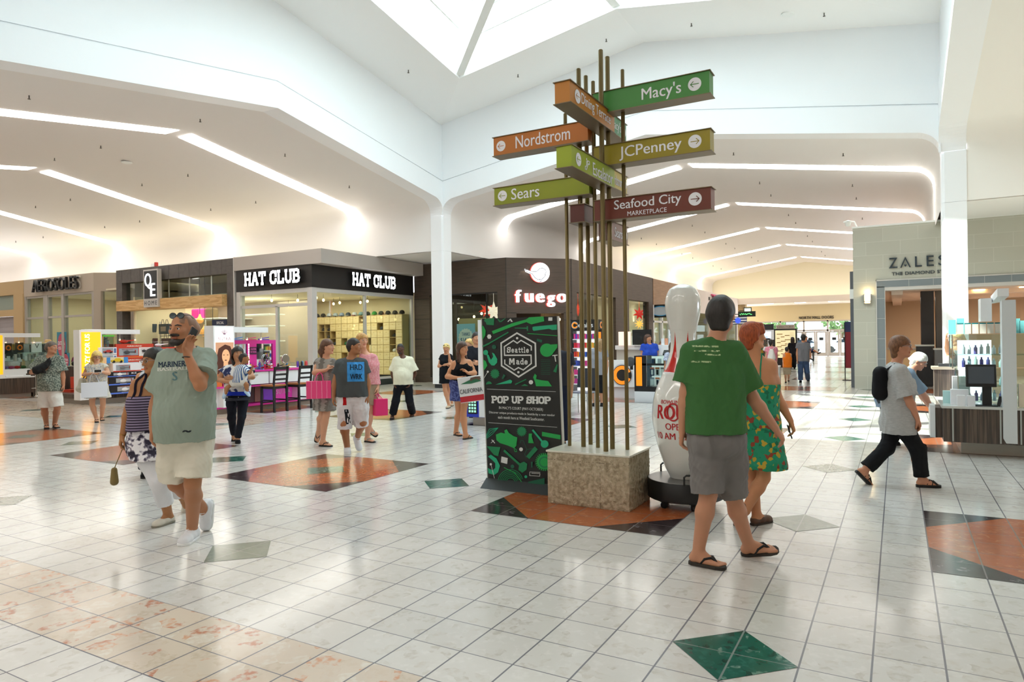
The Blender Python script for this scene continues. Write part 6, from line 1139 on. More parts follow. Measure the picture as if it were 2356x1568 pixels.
    bx('plinth', mat('lit_plinth', '#d5d8dc', .4), (x0, y0, 0), (x1, y1, .28), d); m = MB(); m.box((x0, y0, .28), (x1, y1, .4)); m.box((x0, y0, .4), (x0+.32, y1, 1.17)); m.box((x0, y0, .93), (x1, y0+.02, .98)); m.box((x0, y1-.04, .4), (x1, y1, 1.0)); m.build('frame', BLK, d); bx('stripe', mat('strip_orange', '#f08010', .4, emit='#f08010', es=.6), (x0+.05, y0-.008, .42), (x0+.2, y0, 1.14), d); bx('back_panel', mat('lit_white', '#f4f6fa', .5, emit='#ffffff', es=.5), (x0+.32, y1-.06, .4), (x1, y1-.04, 1.15), d); glass_case(d, (x0+.32, y0, .4), (x1, y1-.06, 1.17), (.96,))
    for r_, z in enumerate((.42, .67)):
        for i in range(7):
            x = x0+.38+.135*i; b = empty('case_pack', (x+.05, y0+.1, z), 'packed phone case hanging in the black framed display case', 'phone case', 'packs in the display case'); c = ('#d9dde2', '#e8e8e8', '#cfd6da', '#2a3038', '#d0d4d8', '#e0e4e6', '#404650')[(i+3*r_) % 7]; bx('card', mat('pack_'+c, c, .4), (x, y0+.08, z), (x+.11, y0+.1, z+.21), b); bx('header', mat('pack_orange' if (i+r_) % 3 else 'pack_grey', '#e0763a' if (i+r_) % 3 else '#9aa0a6', .4), (x, y0+.076, z+.17), (x+.11, y0+.08, z+.21), b); bx('phone', BLK if i % 2 else WHT, (x+.03, y0+.07, z+.03), (x+.08, y0+.08, z+.15), b)
    for i in range(6):
        x = x0+.42+.15*i; m = MB(); m.box((x, y0+.1, .97), (x+.09, y0+.13, 1.1)); item('phone_case', (m, mat('case_top_%d' % (i % 3), ('#20262e', '#c8ccd2', '#8a7a50')[i % 3], .3)), 'phone case standing on the top shelf of the display case', 'phone case', 'cases on the top shelf')
    for i in range(9):
        x = -3.98+.1*i; m = MB(); m.box((x, 15.35, 1.42), (x+.085, 15.38, 1.6)); item('case_pack', (m, mat('pack_white_%d' % (i % 3), ('#e8ecf0', '#e0a080', '#c8d0d8')[i % 3], .4)), 'pale pack standing in a row on the kiosk worktop', 'phone case', 'packs on the kiosk worktop')
    for x, y, z in ((-3.62, 15.4, 1.42), (-3.0, 13.55, 1.18)):
        s = empty('repair_notice', (x, y, z), ('white CELL PHONE REPAIR notice by the seller in blue' if z > 1.3 else 'white CELL PHONE REPAIR notice on the black framed case beside the pin'), 'notice'); bx('card', PAPER, (x-.17, y, z), (x+.17, y+.01, z+.42), s); m = MB()
        for i, t in enumerate(('CELL', 'PHONE', 'REPAIR')): put_text(m, t, (x, y-.001, z+.33-.12*i), (1, 0, 0), (0, 0, 1), .26, .075, lift=.002)
        m.build('lettering', mat('repair_ink', '#7a9ab8', .5), s)
    t = empty('card_terminal', (-3.3, 13.75, 1.18), 'black card terminal on the display case', 'card terminal'); m = MB(); m.obox((-3.42, 13.65, 1.178), (.2, 0, 0), (0, .12, .1), (0, -.02, .03)); m.build('body', BLK, t); m = MB(); m.obox((-3.38, 13.665, 1.21), (.12, 0, 0), (0, .07, .06), (0, -.004, .006)); m.build('screen', DARK, t)
    f = empty('fan', (-4.2, 13.55, 1.0), 'dark round fan clipped to the display case corner', 'fan'); m = MB(); m.lathe([(.03, 0), (.12, .03), (.12, .08), (.03, .1)], (-4.22, 13.6, 1.02), 18, ax=(0, -1, 0)); m.build('cage', mat('fan_grey', '#3e4348', .4), f); m = MB(); m.cbox((-4.2, 13.56, .82), .06, .06, .12); m.build('clip', BLK, f)
    t = empty('touch_screen', (-4.55, 15.1, 1.02), 'black touch screen seen from behind on the white counter', 'monitor'); bx('screen', BLK, (-4.75, 15.2, 1.43), (-4.2, 15.24, 1.85), t); bx('stand', BLK, (-4.52, 15.24, 1.3), (-4.4, 15.32, 1.5), t); bx('lit_sign', mat('salmon_lit', '#f6d6c4', .5, emit='#f6d0bc', es=.5), (-5.15, 15.18, 1.42), (-4.8, 15.22, 1.8), t)
    # blue promotional stand and a chair between banner and poles
    s = empty('promo_stand', (-4.6, 10.2, 0), 'blue promotional stand on thin legs behind the banner', 'stand'); bx('panel', mat('promo_blue', '#4a8ad0', .4), (-4.95, 10.1, .35), (-4.42, 10.3, .98), s); bx('panel', mat('promo_blue_dark', '#2a5aa0', .4), (-4.95, 10.08, .1), (-4.42, 10.1, .5), s); m = MB()
    for x in (-4.93, -4.44): m.tube([(x, 10.12, 0), (x, 10.12, .9)], .012, 6)
    m.build('leg', STEEL, s); bx('orange_tag', mat('tag_orange', '#e0703a', .5), (-4.5, 10.08, .14), (-4.4, 10.098, .24), s)
    c = empty('folding_chair', (-4.25, 10.6, 0), 'dark backed folding chair beside the blue stand', 'chair'); m = MB(); m.obox((-4.45, 10.75, .55), (.42, 0, 0), (0, .03, 0), (0, .06, .42)); m.build('backrest', DARK, c); bx('seat', mat('chair_seat_grey', '#8a8d98', .4), (-4.46, 10.35, .45), (-4.02, 10.78, .48), c)
    for x in (-4.44, -4.05):
        for y in (10.36, 10.78): m = MB(); m.tube([(x, y, 0), (x, y, .46)], .012, 6); m.build('leg', STEEL, c)
    b = empty('sanitizer_bottle', (-4.85, 10.18, .98), 'clear pump bottle on the blue stand', 'bottle'); m = MB(); m.lathe([(.04, 0), (.04, .12), (.012, .15)], (-4.88, 10.2, .98), 12); m.build('body', mat('bottle_clear', '#dfe8f0', .2), b, smooth=50); m = MB(); m.tube([(-4.88, 10.2, 1.12), (-4.88, 10.2, 1.19), (-4.84, 10.2, 1.18)], .008, 6); m.build('pump', WHT, b)
    # white pylon with blue phone kiosk just behind the banner
    k = empty('kiosk', (-5.3, 8.2, 0), 'blue and white phone kiosk just behind the black and green banner', 'kiosk'); bx('plinth', KST, (-5.35, 7.95, 0), (-4.2, 8.8, .16), k); bx('panel', mat('kiosk_blue', '#1f2f9a', .35, emit='#1f2f9a', es=.25), (-5.67, 7.9, .16), (-4.2, 8.8, .5), k); bx('pylon', WHT, (-5.16, 7.86, .17), (-4.3, 8.3, 1.98), k); bx('body', WHT, (-5.66, 8.0, .5), (-5.2, 8.8, .9), k)
    m = MB(); m.box((-5.42, 7.885, .22), (-5.22, 7.9, .5)); m.build('phone_picture', BLK, k); m = MB()
    for i in range(3):
        for j in range(4): m.box((-5.4+.06*i, 7.88, .25+.06*j), (-5.36+.06*i, 7.885, .29+.06*j))
    m.build('phone_icons', mat('icon_mint', '#9ad8c0', .4, emit='#9ad8c0', es=.6), k)
    # low grey bin by the green shirted man, picture frames on an easel further back
    b = empty('waste_bin', on_floor(1786, 884), 'pale grey square bin behind the red haired woman', 'bin'); p = on_floor(1786, 884); bx('body', mat('bin_grey', '#b9bab8', .5), (p[0]-.13, p[1]-.13, 0), (p[0]+.13, p[1]+.13, .6), b); bx('lid', WHT, (p[0]-.14, p[1]-.14, .6), (p[0]+.14, p[1]+.14, .64), b)
    for i, (px_, py_, w, h, c) in enumerate(((1757, 785, .55, .7, '#8a6a3a'), (1755, 815, .5, .5, '#a04a20'), (1762, 770, .7, .45, '#b8c0c8'))):
        p = on_y(px_, py_, 30); f = empty('framed_picture', (p[0], 30, p[2]-h/2), ('framed colourful picture', 'framed orange picture low down', 'bright screen')[i]+' on the display stand beside the red haired woman', 'picture'); bx('frame', PAPER, (p[0]-w/2, 30, p[2]-h/2), (p[0]+w/2, 30.03, p[2]+h/2), f); bx('image', noise_mat('print_%d' % i, [(.3, c), (.6, '#203040'), (.8, '#e0c050')], 9) if i < 2 else mat('screen_sky', '#c8dcf0', .4, emit='#c8dcf0', es=.8), (p[0]-w*.32, 29.995, p[2]-h*.34), (p[0]+w*.32, 30, p[2]+h*.34), f)
    p = on_y(1757, 800, 30.1); s = empty('display_stand', (p[0], 30.1, 0), 'dark display stand carrying framed pictures in the north corridor', 'stand'); bx('board', DARK, (p[0]-.4, 30.04, 0), (p[0]+.45, 30.12, 2.2), s); bx('foot', DARK, (p[0]-.45, 29.9, 0), (p[0]+.5, 30.3, .04), s)
def kiosk_right():
    Y = 7.7; e = empty('kiosk', (3.6, 8.5, 0), 'veneer cosmetics kiosk with a white pylon and glass shelves beside the white column', 'kiosk')
    bx('plinth', mat('plinth_ivory', '#c9c5ba', .4, .2), (2.37, 8.0, 0), (6, 9.6, .17), e); bx('counter', VENEER, (2.16, Y, .18), (6, 9.7, .62), e); bx('worktop', mat('stone_top', '#cfcfca', .15), (2.14, Y-.02, .62), (6, 9.72, .65), e); bx('upright', VENEER, (2.13, 9.3, .65), (2.75, 9.7, 1.06), e); bx('upright_cap', mat('oak_cap', '#a89a88', .4), (2.1, 9.27, 1.06), (2.78, 9.72, 1.1), e)
    m = MB()
    for x in (2.265, 2.775, 2.985): m.box((x-.008, Y-.006, .19), (x+.008, Y, .62))
    m.build('slot_rail', mat('slot_rail', '#b9bdb8', .4, .4), e)
    m = MB(); m.box((2.08, Y+.25, .2), (2.16, Y+.75, .6)); m.build('open_drawer', VENEER, e); m = MB(); m.box((2.02, Y+.24, .2), (2.08, Y+.76, .63)); m.build('drawer_front', WHT, e)
    m = MB(); m.prism([(2.8, Y-.03, .26), (2.83, Y-.03, .2), (2.945, Y-.03, .2), (2.945, Y-.03, 2.01), (2.8, Y-.03, 2.01)], (0, .18, 0)); m.build('pylon', mat('pylon_grey_white', '#d5d9da', .4), e)
    m = MB(); m.prism([(2.72, Y+.3, 1.98), (2.76, Y-.0, 2.06), (2.88, Y-.0, 2.06), (2.84, Y+.3, 2.0)], (0, 0, .1)); m.box((2.6, Y+.2, 1.75), (2.72, Y+.5, 2.05)); m.build('canopy_beam', WHT, e)
    glass_case(e, (2.3, Y+.5, 1.12), (6, Y+1.1, 1.58), (1.3,)); glass_case(e, (2.36, Y+.5, .66), (6, Y+1.0, 1.1), (.88,))
    bx('light_box', mat('case_light', '#f6f6ff', .4, emit='#eef0ff', es=2.2), (2.4, Y+1.12, .7), (2.8, Y+1.16, 1.5), e); bx('ivory_panel', mat('ivory_panel', '#e3d8c0', .5), (2.97, Y+.02, .66), (6, Y+.1, .95), e)
    t = empty('monitor', (2.6, Y+.12, .65), 'black point of sale monitor on the cosmetics kiosk', 'monitor'); m = MB(); m.obox((2.42, Y+.06, .9), (.33, .02, 0), (-.003, .05, 0), (0, .04, .29)); m.build('casing', BLK, t, bevel=.008); m = MB(); m.obox((2.445, Y+.0565, .945), (.28, .017, 0), (0, .001, 0), (0, .032, .22)); m.build('screen', mat('screen_dim', '#4a5058', .15), t); bx('stand', BLK, (2.6, Y+.12, .65), (2.7, Y+.2, .92), t); bx('foot', BLK, (2.52, Y+.08, .65), (2.76, Y+.26, .665), t)
    w = empty('card_reader', (2.78, Y+.1, .65), 'black card reader leaning beside the monitor', 'card reader'); m = MB(); m.obox((2.745, Y+.1, .652), (.04, 0, 0), (0, .03, 0), (.03, .02, .13)); m.build('body', BLK, w)
    for i, (x, y, ww, h, c, lab) in enumerate(((2.36, Y+.05, .085, .14, '#e8eaee', 'small white box, nearer the drawer end, on the worktop'), (2.47, Y+.05, .085, .14, '#e4e6ec', 'small white box beside the monitor foot'), (2.36, Y+.3, .2, .2, '#f2f2f6', 'larger bright white carton behind the two small boxes'), (2.24, Y+.45, .12, .17, '#bfe6e4', 'pale aqua box at the end of the worktop'), (2.4, Y+.62, .2, .36, '#f4f4f8', 'tall white carton stacked before the lit glass case'))):
        m = MB(); m.cbox((x, y, .65), ww, ww*.7, h); item('carton', (m, mat('cos_'+c, c, .4)), lab, 'box')
    for i in range(7): m = MB(); m.cbox((2.4+.085*i, Y+.6, 1.592), .07, .07, .13); b = empty('cosmetic_box', (2.4+.085*i, Y+.6, 1.592), 'cream box with a teal lid in the row on top of the glass case', 'box', 'teal lidded boxes'); m.build('body', mat('cos_cream', '#e6ded2', .4), b); bx('lid', mat('cos_teal', '#1f7a80', .4), (2.365+.085*i, Y+.565, 1.722), (2.435+.085*i, Y+.635, 1.74), b)
    for i, (x, h) in enumerate(((2.32, .2), (2.42, .22), (3.05, .2), (3.13, .17), (3.21, .18))): m = MB(); m.cbox((x, Y+.85, 1.59), .085, .07, h); item('aqua_box', (m, mat('cos_aqua', '#7fd3d8', .4)), 'aqua carton on the top of the cosmetics glass case', 'box', 'aqua cartons')
    rng = random.Random(2)
    for j, z in enumerate((.672, .892, 1.132, 1.312)):
        for i in range(8):
            x = 2.44+.07*i; h = .1+.05*rng.random(); m = MB(); m.lathe([(.022, 0), (.022, h*.7), (.01, h*.8), (.01, h)], (x, Y+.7+.05*(i % 2), z), 10); c = ('#e8e4f4', '#cfd0e4', '#6a58b0', '#f0f0f6')[rng.randrange(4)]; item('cosmetic_bottle', (m, mat('cosb_'+c, c, .3)), 'small cosmetic bottle in the glass case by the monitor', 'bottle', 'bottles in the cosmetics case', smooth=50)
    m = MB(); m.cbox((2.3, 9.45, 1.1), .22, .16, .045); item('till_box', (m, DARK), 'dark green card machine on the kiosk upright', 'card machine'); b = empty('pump_bottle', (2.62, 9.4, 1.1), 'white pump bottle on the kiosk upright', 'bottle'); m = MB(); m.lathe([(.045, 0), (.045, .13), (.012, .15)], (2.62, 9.4, 1.1), 12); m.build('body', WHT, b, smooth=50); m = MB(); m.tube([(2.62, 9.4, 1.24), (2.62, 9.4, 1.31), (2.66, 9.4, 1.3)], .008, 6); m.build('pump', WHT, b)
kiosk_left(); kiosk_toys(); kiosk_hair(); kiosk_phones(); kiosk_right()
# ------------------------------------------------------------------ people: smooth bodies from blended limbs
def unit(v): v = np.array(v, float); return v/(np.linalg.norm(v)+1e-9)
class Field:
    """list of rounded cones and ellipsoids blended into one closed skin"""
    def __init__(s, h): s.h = h; s.p = []; s.cuts = []
    def cone(s, a, b, ra, rb, k=.02, flat=False, sub=False, sq=None): s.p.append(('c', np.array(a, float), np.array(b, float), ra, rb, k, flat, sub, sq)); return s
    def ell(s, c, M, r, k=.02, sub=False): s.p.append(('e', np.array(c, float), np.array(M, float), np.array(r, float), k, sub)); return s
    def ball(s, c, r, k=.02, sub=False): return s.cone(c, c, r, r, k, sub=sub)
    def cut(s, o, n, where=None): s.cuts.append((np.array(o, float), np.array(n, float), where)); return s
    def mesh(s, wrinkle=0., seed=0):
        h = s.h; lo = np.full(3, 1e9); hi = -lo
        for q in s.p:
            if q[0] == 'c' and not q[7]:
                for c, r in ((q[1], q[3]), (q[2], q[4])): lo = np.minimum(lo, c-r); hi = np.maximum(hi, c+r)
            elif q[0] == 'e' and not q[5]: r = q[3].max(); lo = np.minimum(lo, q[1]-r); hi = np.maximum(hi, q[1]+r)
        lo = lo-4*h; n = np.ceil((hi+4*h-lo)/h).astype(int)+1
        ax = [(lo[i]+h*np.arange(n[i])).astype(np.float32) for i in range(3)]; f = np.full(n, .5, np.float32)
        for q in s.p:
            if q[0] == 'c': _, a, b, ra, rb, k, flat, sub, sq = q; bl = np.minimum(a-ra, b-rb); bh = np.maximum(a+ra, b+rb)
            else: _, c, M, r, k, sub = q; e = np.abs(M)@r; bl, bh = c-e, c+e
            m = k+3*h; i0 = np.clip(((bl-m-lo)/h).astype(int), 0, n-1); i1 = np.clip(((bh+m-lo)/h).astype(int)+2, 1, n)
            if (i1 <= i0).any(): continue
            S = tuple(slice(i0[i], i1[i]) for i in range(3))
            X, Y, Z = ax[0][S[0]][:, None, None], ax[1][S[1]][None, :, None], ax[2][S[2]][None, None, :]
            if q[0] == 'c':
                ab = b-a; L2 = float(ab@ab)
                px_, py_, pz_ = X-a[0], Y-a[1], Z-a[2]
                t = np.clip((px_*ab[0]+py_*ab[1]+pz_*ab[2])/(L2+1e-12), 0, 1) if L2 > 1e-10 else 0
                d = np.sqrt((px_-t*ab[0])**2+(py_-t*ab[1])**2+(pz_-t*ab[2])**2)-(ra+(rb-ra)*t)
                if flat: u = ab/math.sqrt(L2); d = np.maximum(d, (X-b[0])*u[0]+(Y-b[1])*u[1]+(Z-b[2])*u[2])
            else:
                dx, dy, dz = X-c[0], Y-c[1], Z-c[2]; w = [(dx*M[0, i]+dy*M[1, i]+dz*M[2, i])/r[i] for i in range(3)]
                k0 = np.sqrt(w[0]**2+w[1]**2+w[2]**2); k1 = np.sqrt(sum((w[i]/r[i])**2 for i in range(3)))+1e-6; d = k0*(k0-1)/k1
            g = f[S]
            if sub: t = np.clip(.5-.5*(g+d)/k, 0, 1); f[S] = g*(1-t)+(-d)*t+k*t*(1-t)
            else: t = np.clip(.5+.5*(d-g)/k, 0, 1); f[S] = np.where(g > .4, np.minimum(d, .5), d*(1-t)+g*t-k*t*(1-t))
        for o, nn, where in s.cuts:
            d = (ax[0][:, None, None]-o[0])*nn[0]+(ax[1][None, :, None]-o[1])*nn[1]+(ax[2][None, None, :]-o[2])*nn[2]
            if where is not None: c, rad = where; near = ((ax[0][:, None, None]-c[0])**2+(ax[1][None, :, None]-c[1])**2+(ax[2][None, None, :]-c[2])**2) < rad*rad; f = np.where(near, np.maximum(f, d), f)
            else: f = np.maximum(f, d)
        return nets(f, lo, h, wrinkle, seed)
def nets(f, lo, h, wrinkle, seed):
    s = f < 0; n = np.array(f.shape); c = np.zeros(n-1, np.int8)
    for i in (0, 1):
        for j in (0, 1):
            for k in (0, 1): c += s[i:n[0]-1+i, j:n[1]-1+j, k:n[2]-1+k]
    idx = np.argwhere((c > 0) & (c < 8)); I, J, K = idx.T; acc = np.zeros((len(idx), 3)); cnt = np.zeros(len(idx))
    cor = [(i, j, k) for i in (0, 1) for j in (0, 1) for k in (0, 1)]; val = {q: f[I+q[0], J+q[1], K+q[2]] for q in cor}
    for a in cor:
        for ax_ in range(3):
            if a[ax_]: continue
            b = list(a); b[ax_] = 1; b = tuple(b); va, vb = val[a], val[b]; m = (va < 0) != (vb < 0); t = np.where(m, va/(va-vb+1e-12), 0)
            p = np.array(a, float)[None, :].repeat(len(idx), 0); p[:, ax_] += t; acc[m] += p[m]; cnt[m] += 1
    V = lo+h*(idx+acc/np.maximum(cnt, 1)[:, None]); ID = np.full(n-1, -1, np.int64); ID[I, J, K] = np.arange(len(idx)); Q = []
    for ax_ in range(3):
        o = [1, 1, 1]; o[ax_] = 0; sl0 = [slice(1, n[q]-1) for q in range(3)]; sl0[ax_] = slice(0, n[ax_]-1); sl1 = list(sl0); sl1[ax_] = slice(1, n[ax_])
        A, B = s[tuple(sl0)], s[tuple(sl1)]; E = np.argwhere(A != B)+np.array(o)
        if not len(E): continue
        u, v = (ax_+1) % 3, (ax_+2) % 3; du = np.zeros(3, int); dv = np.zeros(3, int); du[u] = 1; dv[v] = 1
        q = np.stack([ID[tuple((E-du-dv).T)], ID[tuple((E-dv).T)], ID[tuple(E.T)], ID[tuple((E-du).T)]], 1)
        ins = s[tuple(E.T)]; q[~ins] = q[~ins][:, ::-1]; Q.append(q)
    Q = np.concatenate(Q); Q = Q[(Q >= 0).all(1)]
    if wrinkle:
        N = np.zeros_like(V); fn = np.cross(V[Q[:, 2]]-V[Q[:, 0]], V[Q[:, 3]]-V[Q[:, 1]])
        for k in range(4): np.add.at(N, Q[:, k], fn)
        N /= np.linalg.norm(N, axis=1)[:, None]+1e-12; r = np.random.RandomState(seed); w = np.zeros(len(V))
        for q in range(14):
            kx = r.normal(size=3)*np.array((1, 1, .42))*(16+5.5*q); wv = V+.05*np.sin(V[:, [1, 2, 0]]*13+q); w += (1-2*np.abs(np.sin(wv@kx*.5+r.uniform(0, 6.3))))/(1+.16*q)
        V = V+N*(w*wrinkle/2.6)[:, None]
    return V, Q
def mesh_obj(name, V, Q, mats, parent=None, org=None, pick=None):
    org = ORG[parent.name] if parent is not None else np.array(org, float); me = bpy.data.meshes.new(name)
    me.vertices.add(len(V)); me.vertices.foreach_set('co', (V-org).astype(np.float32).ravel()); me.loops.add(len(Q)*4); me.polygons.add(len(Q))
    me.loops.foreach_set('vertex_index', Q.astype(np.int32).ravel()); me.polygons.foreach_set('loop_start', np.arange(0, len(Q)*4, 4, dtype=np.int32)); me.polygons.foreach_set('use_smooth', np.ones(len(Q), bool))
    me.update(calc_edges=True); mats = mats if isinstance(mats, (list, tuple)) else [mats]
    for m in mats: me.materials.append(m)
    if pick is not None: me.polygons.foreach_set('material_index', pick(V[Q].mean(1)).astype(np.int32))
    o = bpy.data.objects.new(name, me); COL.objects.link(o)
    if parent is not None: o.parent = parent
    else: o.location = tuple(org)
    ORG[o.name] = org; return o
def skin(c):
    m = mat('skin_'+c, c, .5, spec=.35); b = m.node_tree.nodes['Principled BSDF']; b.inputs['Subsurface Weight'].default_value = .08; b.inputs['Subsurface Radius'].default_value = (.02, .008, .004); b.inputs['Subsurface Scale'].default_value = .5; return m
class Person:
    """joints come in as (pixel x, pixel y, metres further away) on the upright plane of the anchor; l and r mean as seen in the picture"""
    def __init__(s, label, anchor, J, H=1.72, face=0, pitch=0, roll=0, body=None, skin_c='#c89878', girth=1., waist=1., fem=False, h=.012, belly=0, hand={}, head=1., name='person', cat='person', group=None, bare=False):
        s.label = label; a = on_floor(*anchor) if len(anchor) == 2 else np.array(anchor, float); s.z0 = float((a-CAM)@FWD); s.S = H/1.75; s.h = h; s.girth = girth; s.waist = waist; s.fem = fem; s.belly = belly; s.sc = skin_c; s.hand = hand; s.head_k = head; s.bare = bare
        s.J = {}; s.grounded = set()
        for k, v in J.items():
            if v[0] == 'g': s.J[k] = on_floor(v[1], v[2]); s.grounded.add(k)
            else: s.J[k] = s.P(*v)
        for k in 'lr':
            if 'a'+k in s.grounded: s.J['a'+k] = s.J['a'+k]+np.array((0, 0, .08*s.S))
        T_ = unit(np.array((CAM[0]-a[0], CAM[1]-a[1], 0))); R_ = np.array((-T_[1], T_[0], 0)); s.T, s.R = T_, R_
        dirn = lambda deg: T_*math.cos(math.radians(deg))+R_*math.sin(math.radians(deg))
        s.ff = dirn(face); s.fb = dirn(face if body is None else body)
        j = s.J; s.M = (j['sl']+j['sr'])/2; s.Pm = (j['hl']+j['hr'])/2; s.U = unit(s.M-s.Pm); s.F = unit(s.fb-s.U*(s.fb@s.U))
        p = math.radians(pitch); q = math.radians(roll); s.hf = unit(s.ff*math.cos(p)+np.array((0, 0, math.sin(p)))); side = unit(np.cross(s.hf, (0, 0, 1))); s.hu = unit(np.cross(side, s.hf)*math.cos(q)+side*math.sin(q)); s.hr = np.cross(s.hf, s.hu)
        s.org = np.array((*a[:2], 0)) if 'org' not in J else a
        s.build_body(name, cat, group)
    def P(s, x, y, d=0): r = px_ray(x, y); return CAM+r*((s.z0+d)/(r@FWD))
    def hd(s, r, f, u): k = .98*s.S*s.head_k; return s.J['hd']+(s.hr*r+s.hf*f+s.hu*u)*k
    def torso(s, F_, e=0., k=.05):
        j, S, g, w, U, F = s.J, s.S, s.girth, s.waist, s.U, s.F; L = np.linalg.norm(s.M-s.Pm)
        for sd, hp in (('sl', 'hl'), ('sr', 'hr')):
            a = s.M+(j[sd]-s.M)*.52-U*.1*L+F*.0; wv = s.Pm+(j[hp]-s.Pm)*.75+U*.36*L; b = s.Pm+(j[hp]-s.Pm)*.78+U*.05*L; c2 = s.M+(j[sd]-s.M)*.5-U*.33*L+F*.012
            F_.cone(a, c2, .088*S*g+e, .1*S*g+e, k).cone(c2, wv, .1*S*g+e, .092*S*w*g+e, k).cone(wv, b, .092*S*w*g+e, .105*S*g+e, k)
            F_.cone(s.M+U*.028*S-F*.012*S, j[sd]-U*.012*S, .047*S+e, .05*S*g**.5+e, k)
            if s.fem: F_.ball(s.M+(j[sd]-s.M)*.5-U*.31*L+F*.075*S*g, .066*S*g+e, k)
            else: F_.cone(s.M+(j[sd]-s.M)*.2-U*.2*L+F*.05*S*g, s.M+(j[sd]-s.M)*.7-U*.2*L+F*.045*S*g, .058*S*g+e, .05*S*g+e, k)
            F_.ball(s.Pm+(j[hp]-s.Pm)*.8-U*.02-F*.055*S*g, .088*S*g+e, k)
        F_.cone(s.M-U*.12*L, s.Pm+U*.1*L, .1*S*g+e, .1*S*w*g+e, k)
        if s.belly: F_.ell(s.Pm+U*.33*L+F*(.05+.35*s.belly), np.stack([np.cross(F, U), F, U], 1), np.array((.155*S*g, .1+.35*s.belly, .19*S))+e, .06)
    def neckline(s, F_, r=.075, low=.0, wide=1.):
        c = s.M+s.U*.088*s.S+s.F*(.02+low*.45)-s.U*low; F_.ell(c, np.stack([np.cross(s.F, s.U), s.F, s.U], 1), (r*s.S*wide, r*s.S*1.05, (.062+low)*s.S), .008, sub=True)
    def armp(s, sd): j = s.J; return j['s'+sd], j['e'+sd], j['w'+sd]
    def build_body(s, name, cat, group):
        j, S, g = s.J, s.S, s.girth**.5; B = Field(s.h); s.torso(B)
        # head
        k = .98*S*s.head_k; Mx = np.stack([s.hr, s.hf, s.hu], 1); R3 = lambda *r: np.array(r)*k; hd = s.hd
        B.ell(hd(0, -.012, .03), Mx, R3(.075, .096, .088), .02); B.ell(hd(0, .022, -.03), Mx, R3(.06, .067, .082), .03)
        for q in (-1, 1): B.cone(hd(q*.045, .0, -.066), hd(q*.012, .068, -.102), .026*k, .02*k, .02); B.ball(hd(q*.042, .058, -.018), .024*k, .02)
        B.cone(hd(-.028, .08, .02), hd(.028, .08, .02), .0125*k, .0125*k, .015)
        for q in (-1, 1): B.ball(hd(q*.032, .101, -.001), .0145*k, .012, sub=True)
        for q in (-1, 1): B.cone(hd(q*.02, .0845, .0085), hd(q*.044, .0775, .0075), .0062*k, .0055*k, .005); B.cone(hd(q*.022, .083, -.0105), hd(q*.042, .0775, -.0095), .005*k, .0045*k, .005)
        B.cone(hd(0, .088, .012), hd(0, .108, -.03), .0075*k, .0125*k, .012); 
        for q in (-1, 1): B.ball(hd(q*.013, .095, -.034), .0085*k, .008)
        B.cone(hd(-.02, .086, -.058), hd(.02, .086, -.058), .0068*k, .0068*k, .006); B.cone(hd(-.016, .085, -.07), hd(.016, .085, -.07), .0075*k, .0075*k, .006)
        for q in (-1, 1): B.ell(hd(q*.076, -.008, -.008), Mx, R3(.012, .02, .033), .008)
        B.cone(s.M+s.U*.01*S-s.F*.01, hd(0, -.02, -.07), .058*S*g, .052*S*g, .04)
        # arms, hands
        s.hands = {}
        for sd in 'lr':
            a, e, w = s.armp(sd); B.ball(a-s.U*.006*S, .052*S*g, .03).cone(a, a+(e-a)*.5, .05*S*g, .046*S*g, .03).cone(a+(e-a)*.5, e, .046*S*g, .038*S*g, .03); m = e+(w-e)*.28; B.cone(e, m, .039*S*g, .041*S*g, .025).cone(m, w, .041*S*g, .026*S*g, .025); s.make_hand(B, sd, e, w)
        # legs, feet
        for sd in 'lr':
            hp, kn, an = j['h'+sd], j['k'+sd], j['a'+sd]; B.cone(hp, hp+(kn-hp)*.5, .088*S*g, .074*S*g, .04).cone(hp+(kn-hp)*.5, kn, .074*S*g, .054*S*g, .03); back = unit(np.cross(np.cross(kn-an, s.F), kn-an)); back = -back if back@s.F > 0 else back
            cf = kn+(an-kn)*.3+back*.016*S; B.cone(kn, cf, .052*S*g, .057*S*g, .025).cone(cf, an+(kn-an)*.12, .055*S*g, .036*S*g, .03).cone(kn+(an-kn)*.1, an, .045*S*g, .034*S*g, .02); s.make_foot(B, sd)
        V, Q = B.mesh()
        lip = mat('lip_'+s.sc, '#%02x%02x%02x' % tuple(max(0, min(255, int(int(s.sc[i:i+2], 16)*f_))) for i, f_ in ((1, .93), (3, .78), (5, .78))), .4); kk = k
        def pick(c):
            d = (c-s.J['hd'])/kk; r, f_, u = d@s.hr, d@s.hf, d@s.hu
            return ((np.abs(r) < .026) & (f_ > .078) & (u > -.076) & (u < -.052)).astype(int)
        s.o = tag(mesh_obj(name, V, Q, [skin(s.sc), lip], None, s.org, pick), s.label, cat, group); s.org = ORG[s.o.name]
        if s.h < .014:
            for q in (-1, 1):
                m = MB(); m.ell(hd(q*.032, .0765, -.001), .0118*k, .0118*k, .0118*k, 14, 10, 0, Mx); i = MB(); c = hd(q*.032, .0765, -.001)+s.hf*.0088*k; i.ell(c, .0066*k, .0038*k, .0066*k, 10, 8, 0, Mx); e = m.build('eye', mat('eye_white', '#dcd8d2', .25), s.o, smooth=60); i.build('iris', mat('iris_dark', '#1c120c', .2), e, smooth=60)
